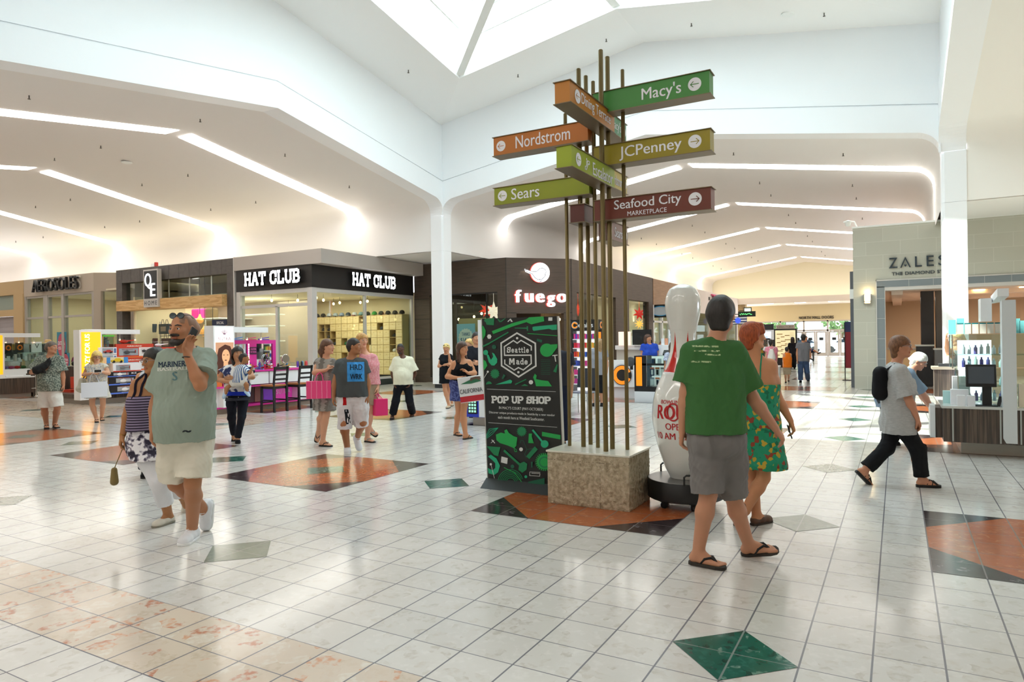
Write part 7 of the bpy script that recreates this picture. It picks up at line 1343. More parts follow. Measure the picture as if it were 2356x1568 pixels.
    def make_hand(s, B, sd, e, w):
        S = s.S; o = dict(dir=None, curl=.55, palm=None, spread=1.); o.update(s.hand.get(sd, {})); d = unit(w-e) if o['dir'] is None else unit(s.R*o['dir'][0]+np.array((0, 0, 1))*o['dir'][1]-s.T*o['dir'][2])
        pn = (-s.R if sd == 'l' else s.R)*-1 if o['palm'] is None else s.R*o['palm'][0]+np.array((0, 0, 1))*o['palm'][1]-s.T*o['palm'][2]   # palm faces the thigh
        pn = unit(pn-d*(pn@d)); ac = np.cross(d, pn); th = s.F if 'thumb' not in o else s.R*o['thumb'][0]+np.array((0, 0, 1))*o['thumb'][1]-s.T*o['thumb'][2]
        if ac@th < 0: ac = -ac           # across the palm towards the thumb
        c = o['curl']; knuck = w+d*.088*S
        for t, r in ((-.027, .0135), (-.009, .0145), (.009, .0145), (.026, .0135)): B.cone(w+ac*t*.55*S+d*.012*S, w+d*.084*S+ac*t*S, .0165*S, r*S, .012)
        for t, L, q in ((.0285, .072, .9), (.0095, .08, 1.), (-.0095, .075, 1.08), (-.0275, .058, 1.2)):
            b = w+d*.086*S+ac*t*S; prev = d; p = b
            for i, (fr, bend) in enumerate(((.44, .7), (.31, 1.0), (.25, .7))):
                a = c*bend*q*1.1; prev = unit(prev*math.cos(a)+pn*math.sin(a)); n = p+prev*L*fr*S+ac*t*.12*(o['spread']-1)*S; B.cone(p, n, (.0092-.0008*i)*S, (.0086-.0008*i)*S, .004); p = n
        b = w+d*.022*S+ac*.022*S+pn*.006*S; t1 = b+(d*.55+ac*.65+pn*.35)*.04*S; t2 = t1+unit(d*.85+ac*.15+pn*.45)*.032*S; t3 = t2+unit(d*.9-ac*.1+pn*.4)*.024*S; B.cone(b, t1, .0155*S, .0112*S, .012).cone(t1, t2, .0108*S, .0098*S, .004).cone(t2, t3, .0098*S, .008*S, .004)
        s.hands[sd] = dict(w=w, d=d, pn=pn, ac=ac, grip=w+d*.075*S+pn*.035*S, tip=w+d*.17*S)
    def footframe(s, sd):
        S = s.S; an, kn = s.J['a'+sd], s.J['k'+sd]; t = s.J['t'+sd]
        if 'a'+sd in s.grounded: fd = unit((t-an)*np.array((1, 1, 0))); n = np.array((0, 0, 1.)); heel = np.array((an[0], an[1], 0))-fd*.055*S
        else: fd = unit(t-an); n = kn-an; n = unit(n-fd*(n@fd)); heel = an-n*.08*S-fd*.055*S
        return fd, n, heel, np.cross(fd, n)
    def make_foot(s, B, sd):
        S = s.S; fd, n, heel, sdv = s.footframe(sd); an = s.J['a'+sd]; lift = s.__dict__.get('sole', .018)*S; h0 = heel+n*lift
        B.cone(an, h0+fd*.03*S+n*.03*S, .034*S, .031*S, .02); B.cone(h0+fd*.028*S+n*.028*S, h0+fd*.1*S+n*.03*S, .028*S, .03*S, .02); B.cone(an+fd*.015*S, h0+fd*.165*S+n*.018*S, .03*S, .017*S, .03)
        for t in (-.024, 0, .024): B.cone(h0+fd*.08*S+n*.02*S+sdv*t*.6*S, h0+fd*(.178 if s.bare else .16)*S+n*(.014 if s.bare else .02)*S+sdv*t*(1 if s.bare else .6)*S, .02*S, .014*S, .015)
        if not s.bare: return
        inn = 1 if (sdv@(s.J['h'+('r' if sd == 'l' else 'l')]-s.J['h'+sd])) > 0 else -1
        for i, (t, L, r) in enumerate(((.032, .05, .0125), (.014, .045, .009), (0, .04, .0085), (-.014, .034, .008), (-.027, .028, .0075))):
            p = h0+fd*.175*S+n*.012*S+sdv*inn*t*S; B.cone(p, p+fd*L*S-n*.003*S, r*S, r*.9*S, .004)
    # --- clothes
    def add(s, name, F_, m, wrinkle=0., seed=1, pick=None):
        V, Q = F_.mesh(wrinkle, seed); return mesh_obj(name, V, Q, m, s.o, pick=pick)
    def top(s, m, hem_y, sleeve=.5, e=.012, drop=None, neck=.075, low=0., wide=1., name='shirt', sl_e=.012, wr=.004, hem_d=0, straps=None, strap_m=None, topcut=None, h=None, flare=0., seed=1):
        S, j, g = s.S, s.J, s.girth; F_ = Field(h or max(s.h*.9, .007)); s.torso(F_, e, .05); hem = s.P(s_px(s, s.Pm)[0], hem_y)[2]; zb = hem
        for hp, sd in (('hl', 'sl'), ('hr', 'sr')):
            b = s.Pm+(j[hp]-s.Pm)*.8; c2 = s.M+(j[sd]-s.M)*.5-s.U*.35*np.linalg.norm(s.M-s.Pm); 
            for q in (.03, -.03): F_.cone(c2+s.F*q*S, np.array((*(b+s.F*q*S*1.3)[:2], zb-.05))+unit(j[hp]-s.Pm)*flare, .095*S*g+e, (.1*S*g+e), .05)
        if s.belly:
            c = s.Pm+s.U*.3*np.linalg.norm(s.M-s.Pm)+s.F*(.04+.35*s.belly); F_.cone(c, np.array((*(c-s.F*.03)[:2], zb-.05)), (.11+.3*s.belly)*S*g+e, (.11+.22*s.belly)*S*g+e, .05)
        F_.cut((0, 0, zb), (0, 0, -1)); 
        if sleeve:
            for sd in 'lr':
                a, el, w = s.armp(sd); gg = g**.5
                if sleeve <= 1: F_.cone(a-s.U*.006*S, a+(el-a)*sleeve, .053*S*gg+e, .055*S*gg+sl_e+e*.6, .03, flat=True)
                else: F_.cone(a-s.U*.006*S, el, .053*S*gg+e, .05*S*gg+sl_e, .03).cone(el, el+(w-el)*(sleeve-1), .05*S*gg+sl_e, .045*S*gg+sl_e, .02, flat=True)
        else:
            for sd in 'lr': a, el, w = s.armp(sd); o = s.M+(a-s.M)*.78; F_.ell(a+(a-s.M)*.12-s.U*.03*S, np.stack([unit(a-s.M), s.F, s.U], 1), (.055*S*gg_(g), .12*S, .12*S), .006, sub=True)
        if topcut is not None: F_.cut(s.M-s.U*topcut, s.U)
        if neck: s.neckline(F_, neck, low, wide)
        o = s.add(name, F_, m, wr, seed)
        if straps:
            t = MB(); me = s.o.data; V = np.empty(len(me.vertices)*3, np.float32); me.vertices.foreach_get('co', V); V = V.reshape(-1, 3)+s.org; Qs = np.empty(len(me.polygons)*4, np.int32); me.loops.foreach_get('vertex_index', Qs)
            T_ = BVHTree.FromPolygons([Vector(v) for v in V], [tuple(map(int, q)) for q in Qs.reshape(-1, 4)])
            for sd in ('sl', 'sr'):
                v = s.M+(j[sd]-s.M)*.5-s.U*.11*S; pts = []
                for a in np.linspace(-.55, 3.5, 22):
                    d = unit(s.F*math.cos(a)+s.U*math.sin(a)+(j[sd]-s.M)*0); h_ = T_.ray_cast(Vector(v+d*.3), Vector(-d))
                    if h_[0] is not None: pts.append(np.array(h_[0])+d*straps*.4)
                if len(pts) > 3: t.tube(pts, straps, 6)
            if t.v: t.build('strap', strap_m or m, s.o, smooth=60)
        return o
    def legs(s, m, end=.9, e=.012, flare=.02, name='shorts', wr=.004, shin=None, h=None, seed=2):
        S, j, g = s.S, s.J, s.girth; F_ = Field(h or max(s.h*.9, .007)); L = np.linalg.norm(s.M-s.Pm)
        for sd, hp in (('sl', 'hl'), ('sr', 'hr')):
            b = s.Pm+(j[hp]-s.Pm)*.78+s.U*.05*L; wv = s.Pm+(j[hp]-s.Pm)*.75+s.U*.3*L; F_.cone(wv, b, .09*S*g*s.waist+e, .105*S*g+e, .05); F_.ball(s.Pm+(j[hp]-s.Pm)*.8-s.U*.02-s.F*.055*S*g, .088*S*g+e, .05)
        F_.cone(s.Pm+s.U*.2*L, s.Pm-s.U*.04, .1*S*g+e, .09*S*g+e, .05)
        if s.belly: F_.ell(s.Pm+s.U*.3*L+s.F*(.05+.35*s.belly), np.stack([np.cross(s.F, s.U), s.F, s.U], 1), np.array((.155*S*g, .1+.35*s.belly, .19*S))+e*.7, .06)
        F_.cut(s.Pm+s.U*.3*L, s.U)
        for sd in 'lr':
            hp, kn, an = j['h'+sd], j['k'+sd], j['a'+sd]; gg = g**.5; m1 = hp+(kn-hp)*.45
            if shin is None:
                b = hp+(kn-hp)*min(end, 1); F_.cone(hp, m1, .092*S*gg+e, .08*S*gg+e+flare*.4, .04)
                if end > 1: b = kn+(an-kn)*(end-1)
                F_.cone(m1, b, .08*S*gg+e+flare*.4, .06*S*gg+e+flare, .03, flat=True)
            else: F_.cone(hp, m1, .09*S*gg+e, .078*S*gg+e, .04).cone(m1, kn, .078*S*gg+e, .058*S*gg+e+flare*.5, .03).cone(kn, kn+(an-kn)*shin, .058*S*gg+e+flare*.5, .044*S*gg+e+flare, .03, flat=True)
        return s.add(name, F_, m, wr, seed)
    def skirt(s, m, hem_y, e=.015, flare=.05, name='skirt', F_=None, wr=.005, top=.12, seed=3):
        S, j, g = s.S, s.J, s.girth; F_ = Field(max(s.h*.9, .007)); L = np.linalg.norm(s.M-s.Pm); zb = s.P(s_px(s, s.Pm)[0], hem_y)[2]
        for sd, hp in (('l', 'hl'), ('r', 'hr')):
            b = s.Pm+(j[hp]-s.Pm)*.8; wv = s.Pm+(j[hp]-s.Pm)*.75+s.U*.34*L; F_.cone(wv, b, .088*S*g*s.waist+e, .108*S*g+e, .05); F_.ball(b-s.F*.05*S*g, .09*S*g+e, .05)
            kn = j['k'+sd]; t = (b[2]-zb+.04)/max(.05, b[2]-kn[2]); q = b+(kn-b)*t*.85; F_.cone(b, q+unit(j[hp]-s.Pm)*flare*.4, .105*S*g+e, .092*S*g+e+flare, .06)
        F_.cone(s.Pm+s.U*.2*L, s.Pm, .1*S*g*s.waist+e, .1*S*g+e, .05); F_.cut((0, 0, zb), (0, 0, -1)); F_.cut(s.Pm+s.U*(.3*L), s.U); return s.add(name, F_, m, wr, seed)
    # --- hair, faces
    def hair(s, m, back=-.06, front=.075, thick=.014, locks=(), sides=.0, name='hair', fringe=0., bun=None, wr=.0):
        k = .98*s.S*s.head_k; F_ = Field(max(s.h*.8, .006)); Mx = np.stack([s.hr, s.hf, s.hu], 1); hd = s.hd; F_.ell(hd(0, -.014, .032), Mx, np.array((.075+thick, .096+thick, .088+thick))*k, .02)
        F_.cone(hd(-.03, -.06, .0), hd(-.026, -.056, back), .056*k, .042*k, .03).cone(hd(.03, -.06, .0), hd(.026, -.056, back), .056*k, .042*k, .03)
        F_.cut(hd(0, .1, front-.035), unit(s.hf*.62-s.hu*.78), (hd(0, .08, -.02), .14*k)); 
        if sides == 0: F_.cut(hd(0, .018, 0), unit(s.hf*.92-s.hu*.4), (hd(0, .06, -.06), .105*k))
        for L in locks: 
            for (p, r), (q, r2) in zip(L, L[1:]): F_.cone(hd(*p) if len(p) == 3 and not isinstance(p, np.ndarray) else p, hd(*q) if not isinstance(q, np.ndarray) else q, r*k, r2*k, .02)
        if bun is not None: F_.ball(hd(*bun[:3]), bun[3]*k, .015)
        return s.add(name, F_, m, wr or .0025, 5)
    def brows(s, m, t=.0042, w=.022):
        k = .98*s.S*s.head_k; b = MB()
        for q in (-1, 1): b.tube([s.hd(q*(.033-w*.8), .0925, .021), s.hd(q*.034, .0905, .0265), s.hd(q*(.034+w), .077, .021)], [t*k*.8, t*k, t*k*.5], 6)
        b.build('eyebrows', m, s.o, smooth=60)
    def glasses(s, frame, lens=None, up=0., fwd=0., r=.023):
        k = .98*s.S*s.head_k; b = MB(); l = MB()
        for q in (-1, 1):
            c = lambda a: s.hd(q*.034+r*1.15*math.cos(a), .1+fwd-.004*abs(math.cos(a)), up+r*.8*math.sin(a)); b.tube([c(a) for a in np.linspace(0, 2*math.pi, 17)], .0022*k, 5); l.add([c(a) for a in np.linspace(0, 2*math.pi, 16, endpoint=False)], [tuple(range(16))]); b.tube([s.hd(q*.06, .096+fwd, up+.004), s.hd(q*.08, .05+fwd*.6, up+.005), s.hd(q*.083, -.01, up*.8)], .0022*k, 5)
        b.tube([s.hd(-.01, .103+fwd, up+.004), s.hd(.01, .103+fwd, up+.004)], .0022*k, 5); g = b.build('glasses', frame, s.o, smooth=60)
        l.build('lens', lens or GLASS, g); return g
    # --- shoes
    def flipflop(s, sd, m, strap, th=.018, name='flip_flop', wedge=0., cross=False):
        S = s.S; fd, n, heel, sv = s.footframe(sd); out = [(-.0, -.02), (.02, -.032), (.08, -.033), (.14, -.041), (.19, -.043), (.225, -.034), (.238, -.01), (.236, .015), (.222, .034), (.18, .042), (.13, .037), (.08, .032), (.02, .03), (-.0, .018), (-.006, 0)]
        b = MB(); P = [heel+fd*(u-.004)*S*1.03+sv*v*1.1*S for u, v in out]; b.prism(P, n*th*S); o = b.build(name, m, s.o, bevel=.003)
        b = MB(); c = lambda u, v, z: heel+fd*u*S+sv*v*S+n*(th+z)*S
        if cross:
            for v in (-1, 1): b.tube([c(.09, v*.036, .005), c(.12, v*.02, .055), c(.15, -v*.02, .045), c(.185, -v*.04, .004)], .006*S, 6); b.tube([c(.14, v*.038, .004), c(.165, 0, .045), c(.2, -v*.036, .004)], .006*S, 6)
        else:
            for v in (-1, 1): b.tube([c(.085, v*.036, .002), c(.11, v*.034, .035), c(.15, v*.016, .046), c(.182, .006, .02), c(.185, .006, 0)], [.006*S, .0085*S, .008*S, .006*S, .004*S], 6)
        b.build('strap', strap, o, smooth=60); return o
    def shoe(s, sd, m, sole, high=.07, name='shoe', slim=1., open_=False, laces=None, fat=1.):
        S = s.S; fd, n, heel, sv = s.footframe(sd); F_ = Field(max(s.h*.8, .006)); c = lambda u, v, z: heel+fd*u*S+sv*v*S+n*z*S; f = fat
        F_.cone(c(.028, 0, .04), c(.1, 0, .045), .039*S*f, .039*S*f, .02).cone(c(.1, -.006, .04), c(.2, -.008, .028), .034*S*f, .028*S*f, .02).cone(c(.1, .006, .04), c(.2, .012, .028), .034*S*f, .028*S*f, .02).cone(c(.17, -.012, .03), c(.205, -.008, .026), .033*S*f, .028*S*f, .02).cone(c(.17, .014, .03), c(.205, .01, .026), .033*S*f, .028*S*f, .02)
        if not open_: F_.cone(c(.045, 0, .05), c(.052, 0, high), .042*S*f, .043*S*f, .02, flat=True).cone(c(.075, 0, .07), c(.15, 0, .045), .03*S, .026*S, .02)
        else: F_.ell(c(.075, 0, .075), np.stack([fd, sv, n], 1), (.075*S, .034*S, .035*S), .008, sub=True)
        F_.cut(c(0, 0, .012), -n); o = s.add(name, F_, m, 0)
        b = MB(); out = [(-.012, 0), (-.006, -.025), (.03, -.04), (.1, -.041), (.16, -.046), (.21, -.042), (.24, -.024), (.247, 0), (.24, .028), (.21, .044), (.16, .046), (.1, .041), (.03, .038), (-.006, .024)]; b.prism([c(u, v*f, .0) for u, v in out], n*.02*S); b.build('sole', sole, o, bevel=.004)
        if laces:
            b = MB()
            for i in range(5): u = .09+.018*i; b.tube([c(u, -.026, .094-.0105*i), c(u+.008, 0, .106-.0115*i), c(u, .026, .094-.0105*i)], .005*S, 5)
            b.build('laces', laces, o)
        return o
def gg_(g): return g**.5
def s_px(s, q):
    d = np.array(q)-CAM; z = d@FWD; r = RGT*_cr-UPV*_sr; u = RGT*_sr+UPV*_cr; return (W0/2+FPX*(d@r)/z, H0/2-FPX*(d@u)/z)
def on_cloth(o, geo, c, ex, ey, w, h, name, m, par, away, lift=.002, shear=0):
    """a flat print laid onto a garment: every corner of the print is moved along `away` until it meets the cloth"""
    dg = bpy.context.evaluated_depsgraph_get(); me = o.data; off = ORG[o.name]; V = np.empty(len(me.vertices)*3, np.float32); me.vertices.foreach_get('co', V); V = V.reshape(-1, 3)+off
    Qs = np.empty(len(me.polygons)*4, np.int32); me.loops.foreach_get('vertex_index', Qs); T_ = BVHTree.FromPolygons([Vector(v) for v in V], [tuple(map(int, q)) for q in Qs.reshape(-1, 4)])
    tv, F, tw, th = geo; ex, ey, away = unit(ex), unit(ey), unit(away); P = []
    for v in tv:
        p = np.array(c)+ex*(v[0]-tw/2)*w/tw+ey*(v[1]-th/2)*h/th; hit = T_.ray_cast(Vector(p-away*.6), Vector(away)); q = np.array(hit[0]) if hit[0] is not None else p; P.append(q-away*(lift+v[2]*.05))
    b = MB(); b.add(P, F); return b.build(name, m, par)
def grid_geo(n=10, m=10): return ([(i/n, j/m, 0) for j in range(m+1) for i in range(n+1)], [(j*(n+1)+i, j*(n+1)+i+1, (j+1)*(n+1)+i+1, (j+1)*(n+1)+i) for j in range(m) for i in range(n)], 1, 1)
def thing_of(mb, name, m, label, cat, **k): return tag(mb.build(name, m, **k), label, cat)
def paper_bag(name, c, ex, w, h, d, m, label, cat, handle, hm, grip=None, ey=None):
    """c = middle of the bag's top edge; ex = direction of its width"""
    ex = unit(ex); up = np.array((0, 0, 1.)) if ey is None else unit(ey); n = unit(np.cross(ex, up)); c = np.array(c, float); e = empty(name, c-up*h, label, cat); b = MB(); b.obox(c-ex*w/2-n*d/2-up*h, ex*w, n*d, up*h); b.build('bag_body', m, e); g = c+up*handle if grip is None else np.array(grip)
    for q in (-1, 1): b = MB(); t = c+n*q*d*.45; b.tube([t-ex*w*.2-up*.03, t-ex*w*.12*.8+(g-t)*.75, g, t+ex*w*.12*.8+(g-t)*.75, t+ex*w*.2-up*.03], .006, 6); b.build('handle', hm, e, smooth=60)
    return e
# ------------------------------------------------------------------ the people
def cloth(c, r=.85): return mat('cloth_'+c, c, r, spec=.2)
def hairm(c): return noise_mat('hair_'+c, [(.3, c), (.7, '#%02x%02x%02x' % tuple(min(255, int(int(c[i:i+2], 16)*1.45)+6) for i in (1, 3, 5)))], 30, 4, .5, vscale=(3, 3, .6), bump=.3)
BLKC = cloth('#17181b'); RUB = mat('black_rubber', '#1a1918', .7)
def phone_man():
    p = Person('bald bearded man in a sage green T-shirt talking on a phone', (430, 1258), dict(hd=(421, 757), sl=(384, 823), sr=(474, 820), el=(359, 927, .03), wl=(352, 985, -.03), er=(461, 886, -.24), wr=(431, 816, -.25), hl=(398, 1022), hr=(452, 1022), kl=(405, 1112, .08), al=(468, 1168, .42), tl=(462, 1222, .4), kr=(443, 1112, -.06), ar=('g', 443, 1240), tr=('g', 410, 1262)), H=1.84, face=-42, pitch=2, body=-22, skin_c='#b07a58', girth=1.1, waist=1.15, belly=.1, h=.007, head=1.04, hand=dict(r=dict(dir=(.12, .95, .2), palm=(.5, .05, -.8), curl=.75, thumb=(-.6, .3, .6)), l=dict(curl=.6)))
    SG = cloth('#8f9c90'); t = p.top(SG, 1012, .72, e=.02, neck=.072, name='t_shirt', sl_e=.04, wr=.0065, seed=4); p.legs(mat('shorts_ivory', '#d9d4c4', .85), .86, .02, .045, wr=.0065)
    n = -p.T
    for body, x, y, w, hgt, c in (('MARINERS', 398, 838, 62, 13, '#27344a'), ('BASEBALL', 398, 849, 66, 8, '#c9ccc4'), ('S', 402, 866, 11, 20, '#5a7a80')): on_cloth(t, text_geo(body, .03), p.P(x, y, -.25), p.R*1.0+np.array((0, 0, .05)), (0, 0, 1), w*.00334, hgt*.00334, 'shirt_print', cloth(c), t, n)
    on_cloth(t, text_geo('~', .04), p.P(430, 993, -.25), p.R, (0, 0, 1), .06, .02, 'shirt_print', cloth('#2a3038'), t, n)
    p.hair(mat('shaved_scalp', '#8d6a54', .6), back=.0, thick=.002, front=.07); p.brows(hairm('#1c1410'), .0055, .024)
    k = .98*p.S*p.head_k; m = Field(.006); m.cone(p.hd(-.034, .082, -.048), p.hd(0, .102, -.043), .008*k, .012*k, .01).cone(p.hd(.034, .082, -.048), p.hd(0, .102, -.043), .008*k, .012*k, .01); p.add('moustache', m, hairm('#16100c'))
    m = Field(.006); m.cone(p.hd(-.02, .075, -.1), p.hd(.02, .075, -.1), .022*k, .022*k, .015).cone(p.hd(-.02, .075, -.1), p.hd(-.06, .02, -.07), .02*k, .012*k, .015).cone(p.hd(.02, .075, -.1), p.hd(.06, .02, -.07), .02*k, .012*k, .015).cone(p.hd(0, .084, -.082), p.hd(0, .08, -.1), .012*k, .02*k, .01); p.add('beard', m, hairm('#1a1410'))
    p.glasses(BLK, mat('lens_grey', '#4a565c', .1), up=.095, fwd=-.035, r=.026)
    WS = mat('sneaker_white', '#dfe1e6', .6); GS = mat('sneaker_grey', '#9aa2ac', .6)
    for sd in 'lr': p.shoe(sd, WS, WHT, .085, 'sneaker', laces=PAPER, fat=1.12)
    b = MB(); w = p.hands['r']; b.tube([w['w']-w['d']*.02+(w['ac']*math.cos(a)+w['pn']*math.sin(a))*.031 for a in np.linspace(0, 6.3, 16)], .0045, 6); b.build('bracelet', BLK, p.o)
    c = p.hd(-.082, .02, -.03) if 0 else (w['w']+w['d']*.11*p.S+w['pn']*.03); q = empty('phone', c, 'black phone held to the ear of the man in the sage shirt', 'phone'); ax = unit(p.P(449, 752, -.2)-p.P(436, 782, -.25)); sx = unit(np.cross(ax, p.hr)); b = MB(); o = p.P(440, 775, -.2); zz = unit(np.cross(ax, sx)); b.obox(o-ax*.075-sx*.034-zz*.006, ax*.15, sx*.068, zz*.014); b.build('case', BLK, q, bevel=.006)
phone_man()
def tank_woman():
    p = Person('woman in glasses, purple camisole top and white capri trousers', (366, 1213), dict(hd=(354, 829), sl=(318, 884), sr=(366, 880, .12), el=(297, 941, -.05), wl=(282, 1001, -.05), er=(385, 940, .2), wr=(380, 1000, .15), hl=(325, 1022), hr=(358, 1022, .1), kl=(366, 1108, -.05), al=('g', 388, 1203), tl=('g', 345, 1217), kr=(392, 1105, .2), ar=(425, 1150, .5), tr=(422, 1195, .5)), H=1.58, face=-62, pitch=-3, body=-38, skin_c='#a9764e', girth=1.08, waist=1.05, fem=True, h=.007, hand=dict(l=dict(curl=.8)))
    top = noise_mat('purple_stripe', [(.4, '#241b30'), (.5, '#3a2c48'), (.56, '#8a7c98')], 34, 0, .8, kind='wave', vscale=(.05, .05, 1)); m_, l_, b_ = nt(top); 
    for n_ in m_:
        if n_.type == 'TEX_WAVE': n_.bands_direction = 'Z'; n_.inputs['Scale'].default_value = 14
    p.skirt(noise_mat('floral_black_white', [(.44, '#221c30'), (.5, '#8a8494'), (.55, '#e4e2e6')], 16, 3, .8), 1056, .02, .03, 'tunic'); p.top(top, 990, 0, e=.014, neck=0, topcut=.1, name='camisole', straps=.011, strap_m=cloth('#1f1a28')); p.legs(mat('trousers_white', '#dcdde2', .8), shin=.62, e=.012, flare=.02, name='capri_trousers')
    H = hairm('#15120f'); p.hair(H, back=-.04, thick=.016, locks=[[((0, -.09, .0), .05), ((0, -.12, -.06), .035), ((0, -.12, -.12), .02)]]); p.brows(H); p.glasses(mat('steel_frame', '#8a8a90', .3, .8), up=.004)
    for sd in 'lr': p.shoe(sd, mat('loafer_cream', '#cfcabd', .6), mat('loafer_sole', '#8a8678', .6), name='loafer', open_=True)
    w = p.hands['l']; b = MB(); b.tube([w['w']-w['d']*.01+(w['ac']*math.cos(a)+w['pn']*math.sin(a))*.026 for a in np.linspace(0, 6.3, 14)], .003, 5); b.build('bracelet', mat('gold', '#c9a04a', .3, 1), p.o)
    c = p.P(263, 1094, -.05); q = empty('wristlet', c-(0, 0, .06), 'small tan purse hanging by its strap from the hand of the woman in purple', 'purse'); f = Field(.006); f.cone(c+(0, 0, .05), c-(0, 0, .05), .024, .034, .01); V, Q = f.mesh(); mesh_obj('pouch', V, Q, mat('purse_tan', '#7c6a3a', .6), q); b = MB(); b.tube([c+(0, 0, .06), w['grip']*.5+c*.5+(0, 0, .03), w['grip']], .004, 5); b.build('strap', mat('purse_tan', '#7c6a3a', .6), q)
tank_woman()
def green_man():
    p = Person('dark haired man in a green T-shirt and grey cargo shorts walking away', (1640, 1306), dict(hd=(1660, 724), sl=(1592, 808), sr=(1690, 806), el=(1578, 902), wl=(1570, 990, .05), er=(1733, 917, .05), wr=(1784, 985, .1), hl=(1622, 1006), hr=(1676, 1006), kl=(1630, 1135, -.02), al=('g', 1606, 1299), tl=('g', 1668, 1310), kr=(1686, 1138, .12), ar=(1722, 1252, .22), tr=(1765, 1247, .18)), bare=True, H=1.84, face=165, body=168, skin_c='#c08a6c', girth=1.02, h=.007, hand=dict(l=dict(curl=.8), r=dict(curl=.7)))
    t = p.top(cloth('#3f6b3c'), 994, .78, e=.02, neck=.062, name='t_shirt', sl_e=.035, wr=.005, seed=9); p.legs(mat('shorts_grey', '#75716f', .85), .98, .02, .032, name='cargo_shorts', wr=.0065)
    for i, (x, y, w) in enumerate(((1622, 797, 58), (1626, 808, 56), (1640, 817, 34), (1612, 834, 44))): on_cloth(t, text_geo(('Restoration Volunteers', 'Community Planting', 'Project Day', 'Northwest Crew')[i], .02), p.P(x, y, -.3), p.R-np.array((0, 0, .03)), (0, 0, 1), w*.00296, .02, 'shirt_print', cloth('#a9c08a'), t, -p.T, lift=.003) if 0 else on_cloth(t, grid_geo(14, 1), p.P(x, y, -.3), p.R-np.array((0, 0, .03)), (0, 0, 1), w*.00296, .011, 'shirt_print', noise_mat('print_lines', [(.45, '#4d7548'), (.5, '#b4c795')], 55, 2, .85), t, -p.T)
    p.hair(hairm('#15110f'), back=-.07, thick=.017, front=.075)
    for i, (sd, x, y) in enumerate((('l', 1622, 1090), ('r', 1690, 1085))):
        b = MB(); c = p.P(x, y, -.13); b.obox(c-p.R*.05-(0, 0, .08), p.R*.1, p.T*.02, (0, 0, .14)); b.obox(c-p.R*.055+(0, 0, .05), p.R*.11, p.T*.026, (0, 0, .035)); 
    ST = mat('flip_flop_olive', '#35302a', .8)
    for sd in 'lr': p.flipflop(sd, ST, RUB, .022)
green_man()
def red_hair_woman():
    p = Person('red haired woman in a green floral sundress holding a phone', (1752, 1206), dict(hd=(1733, 772), sl=(1714, 838, .06), sr=(1772, 840), el=(1700, 910, .15), wl=(1712, 975, .2), er=(1790, 917, .02), wr=(1819, 968, .02), hl=(1727, 972, .05), hr=(1763, 972), kl=(1731, 1098, .1), al=('g', 1741, 1206), tl=('g', 1772, 1199), kr=(1757, 1098, -.05), ar=(1716, 1172, -.05), tr=(1710, 1218, -.03)), H=1.68, face=118, pitch=2, body=165, skin_c='#c98d66', girth=1.0, waist=.92, fem=True, h=.0075, hand=dict(r=dict(curl=.95, dir=(.3, -.95, 0))))
    fl = noise_mat('dress_floral', [(.0, '#1a8a66'), (.45, '#158a60'), (.6, '#0f6a4c'), (.7, '#b89a30'), (.8, '#8a3a24'), (.9, '#16906a')], 34, 3, .8, kind='cells', interp='CONSTANT'); p.skirt(fl, 1075, .02, .06, 'dress_skirt', seed=7); p.top(fl, 985, 0, e=.014, neck=0, topcut=.16, name='sundress', straps=.006)
    H = hairm('#7a3514'); p.hair(H, back=-.085, thick=.017, locks=[[((.05, -.03, .02), .045), ((.066, .0, -.06), .03)], [((-.05, -.03, .02), .045), ((-.066, -.0, -.06), .03)], [((.03, .06, .09), .03), ((.066, .06, .03), .02)]]); p.brows(H)
    for sd in 'lr': p.shoe(sd, mat('flat_brown', '#5a3d2c', .6), mat('flat_sole', '#3a2a20', .7), name='ballet_flat', open_=True)
    w = p.hands['r']; q = empty('phone', w['grip'], 'black phone in the hand of the red haired woman', 'phone'); b = MB(); b.obox(w['grip']-w['d']*.05-w['ac']*.03-w['pn']*.004, w['d']*.12, w['ac']*.06, w['pn']*.012); b.build('case', BLK, q, bevel=.004)
red_hair_woman()
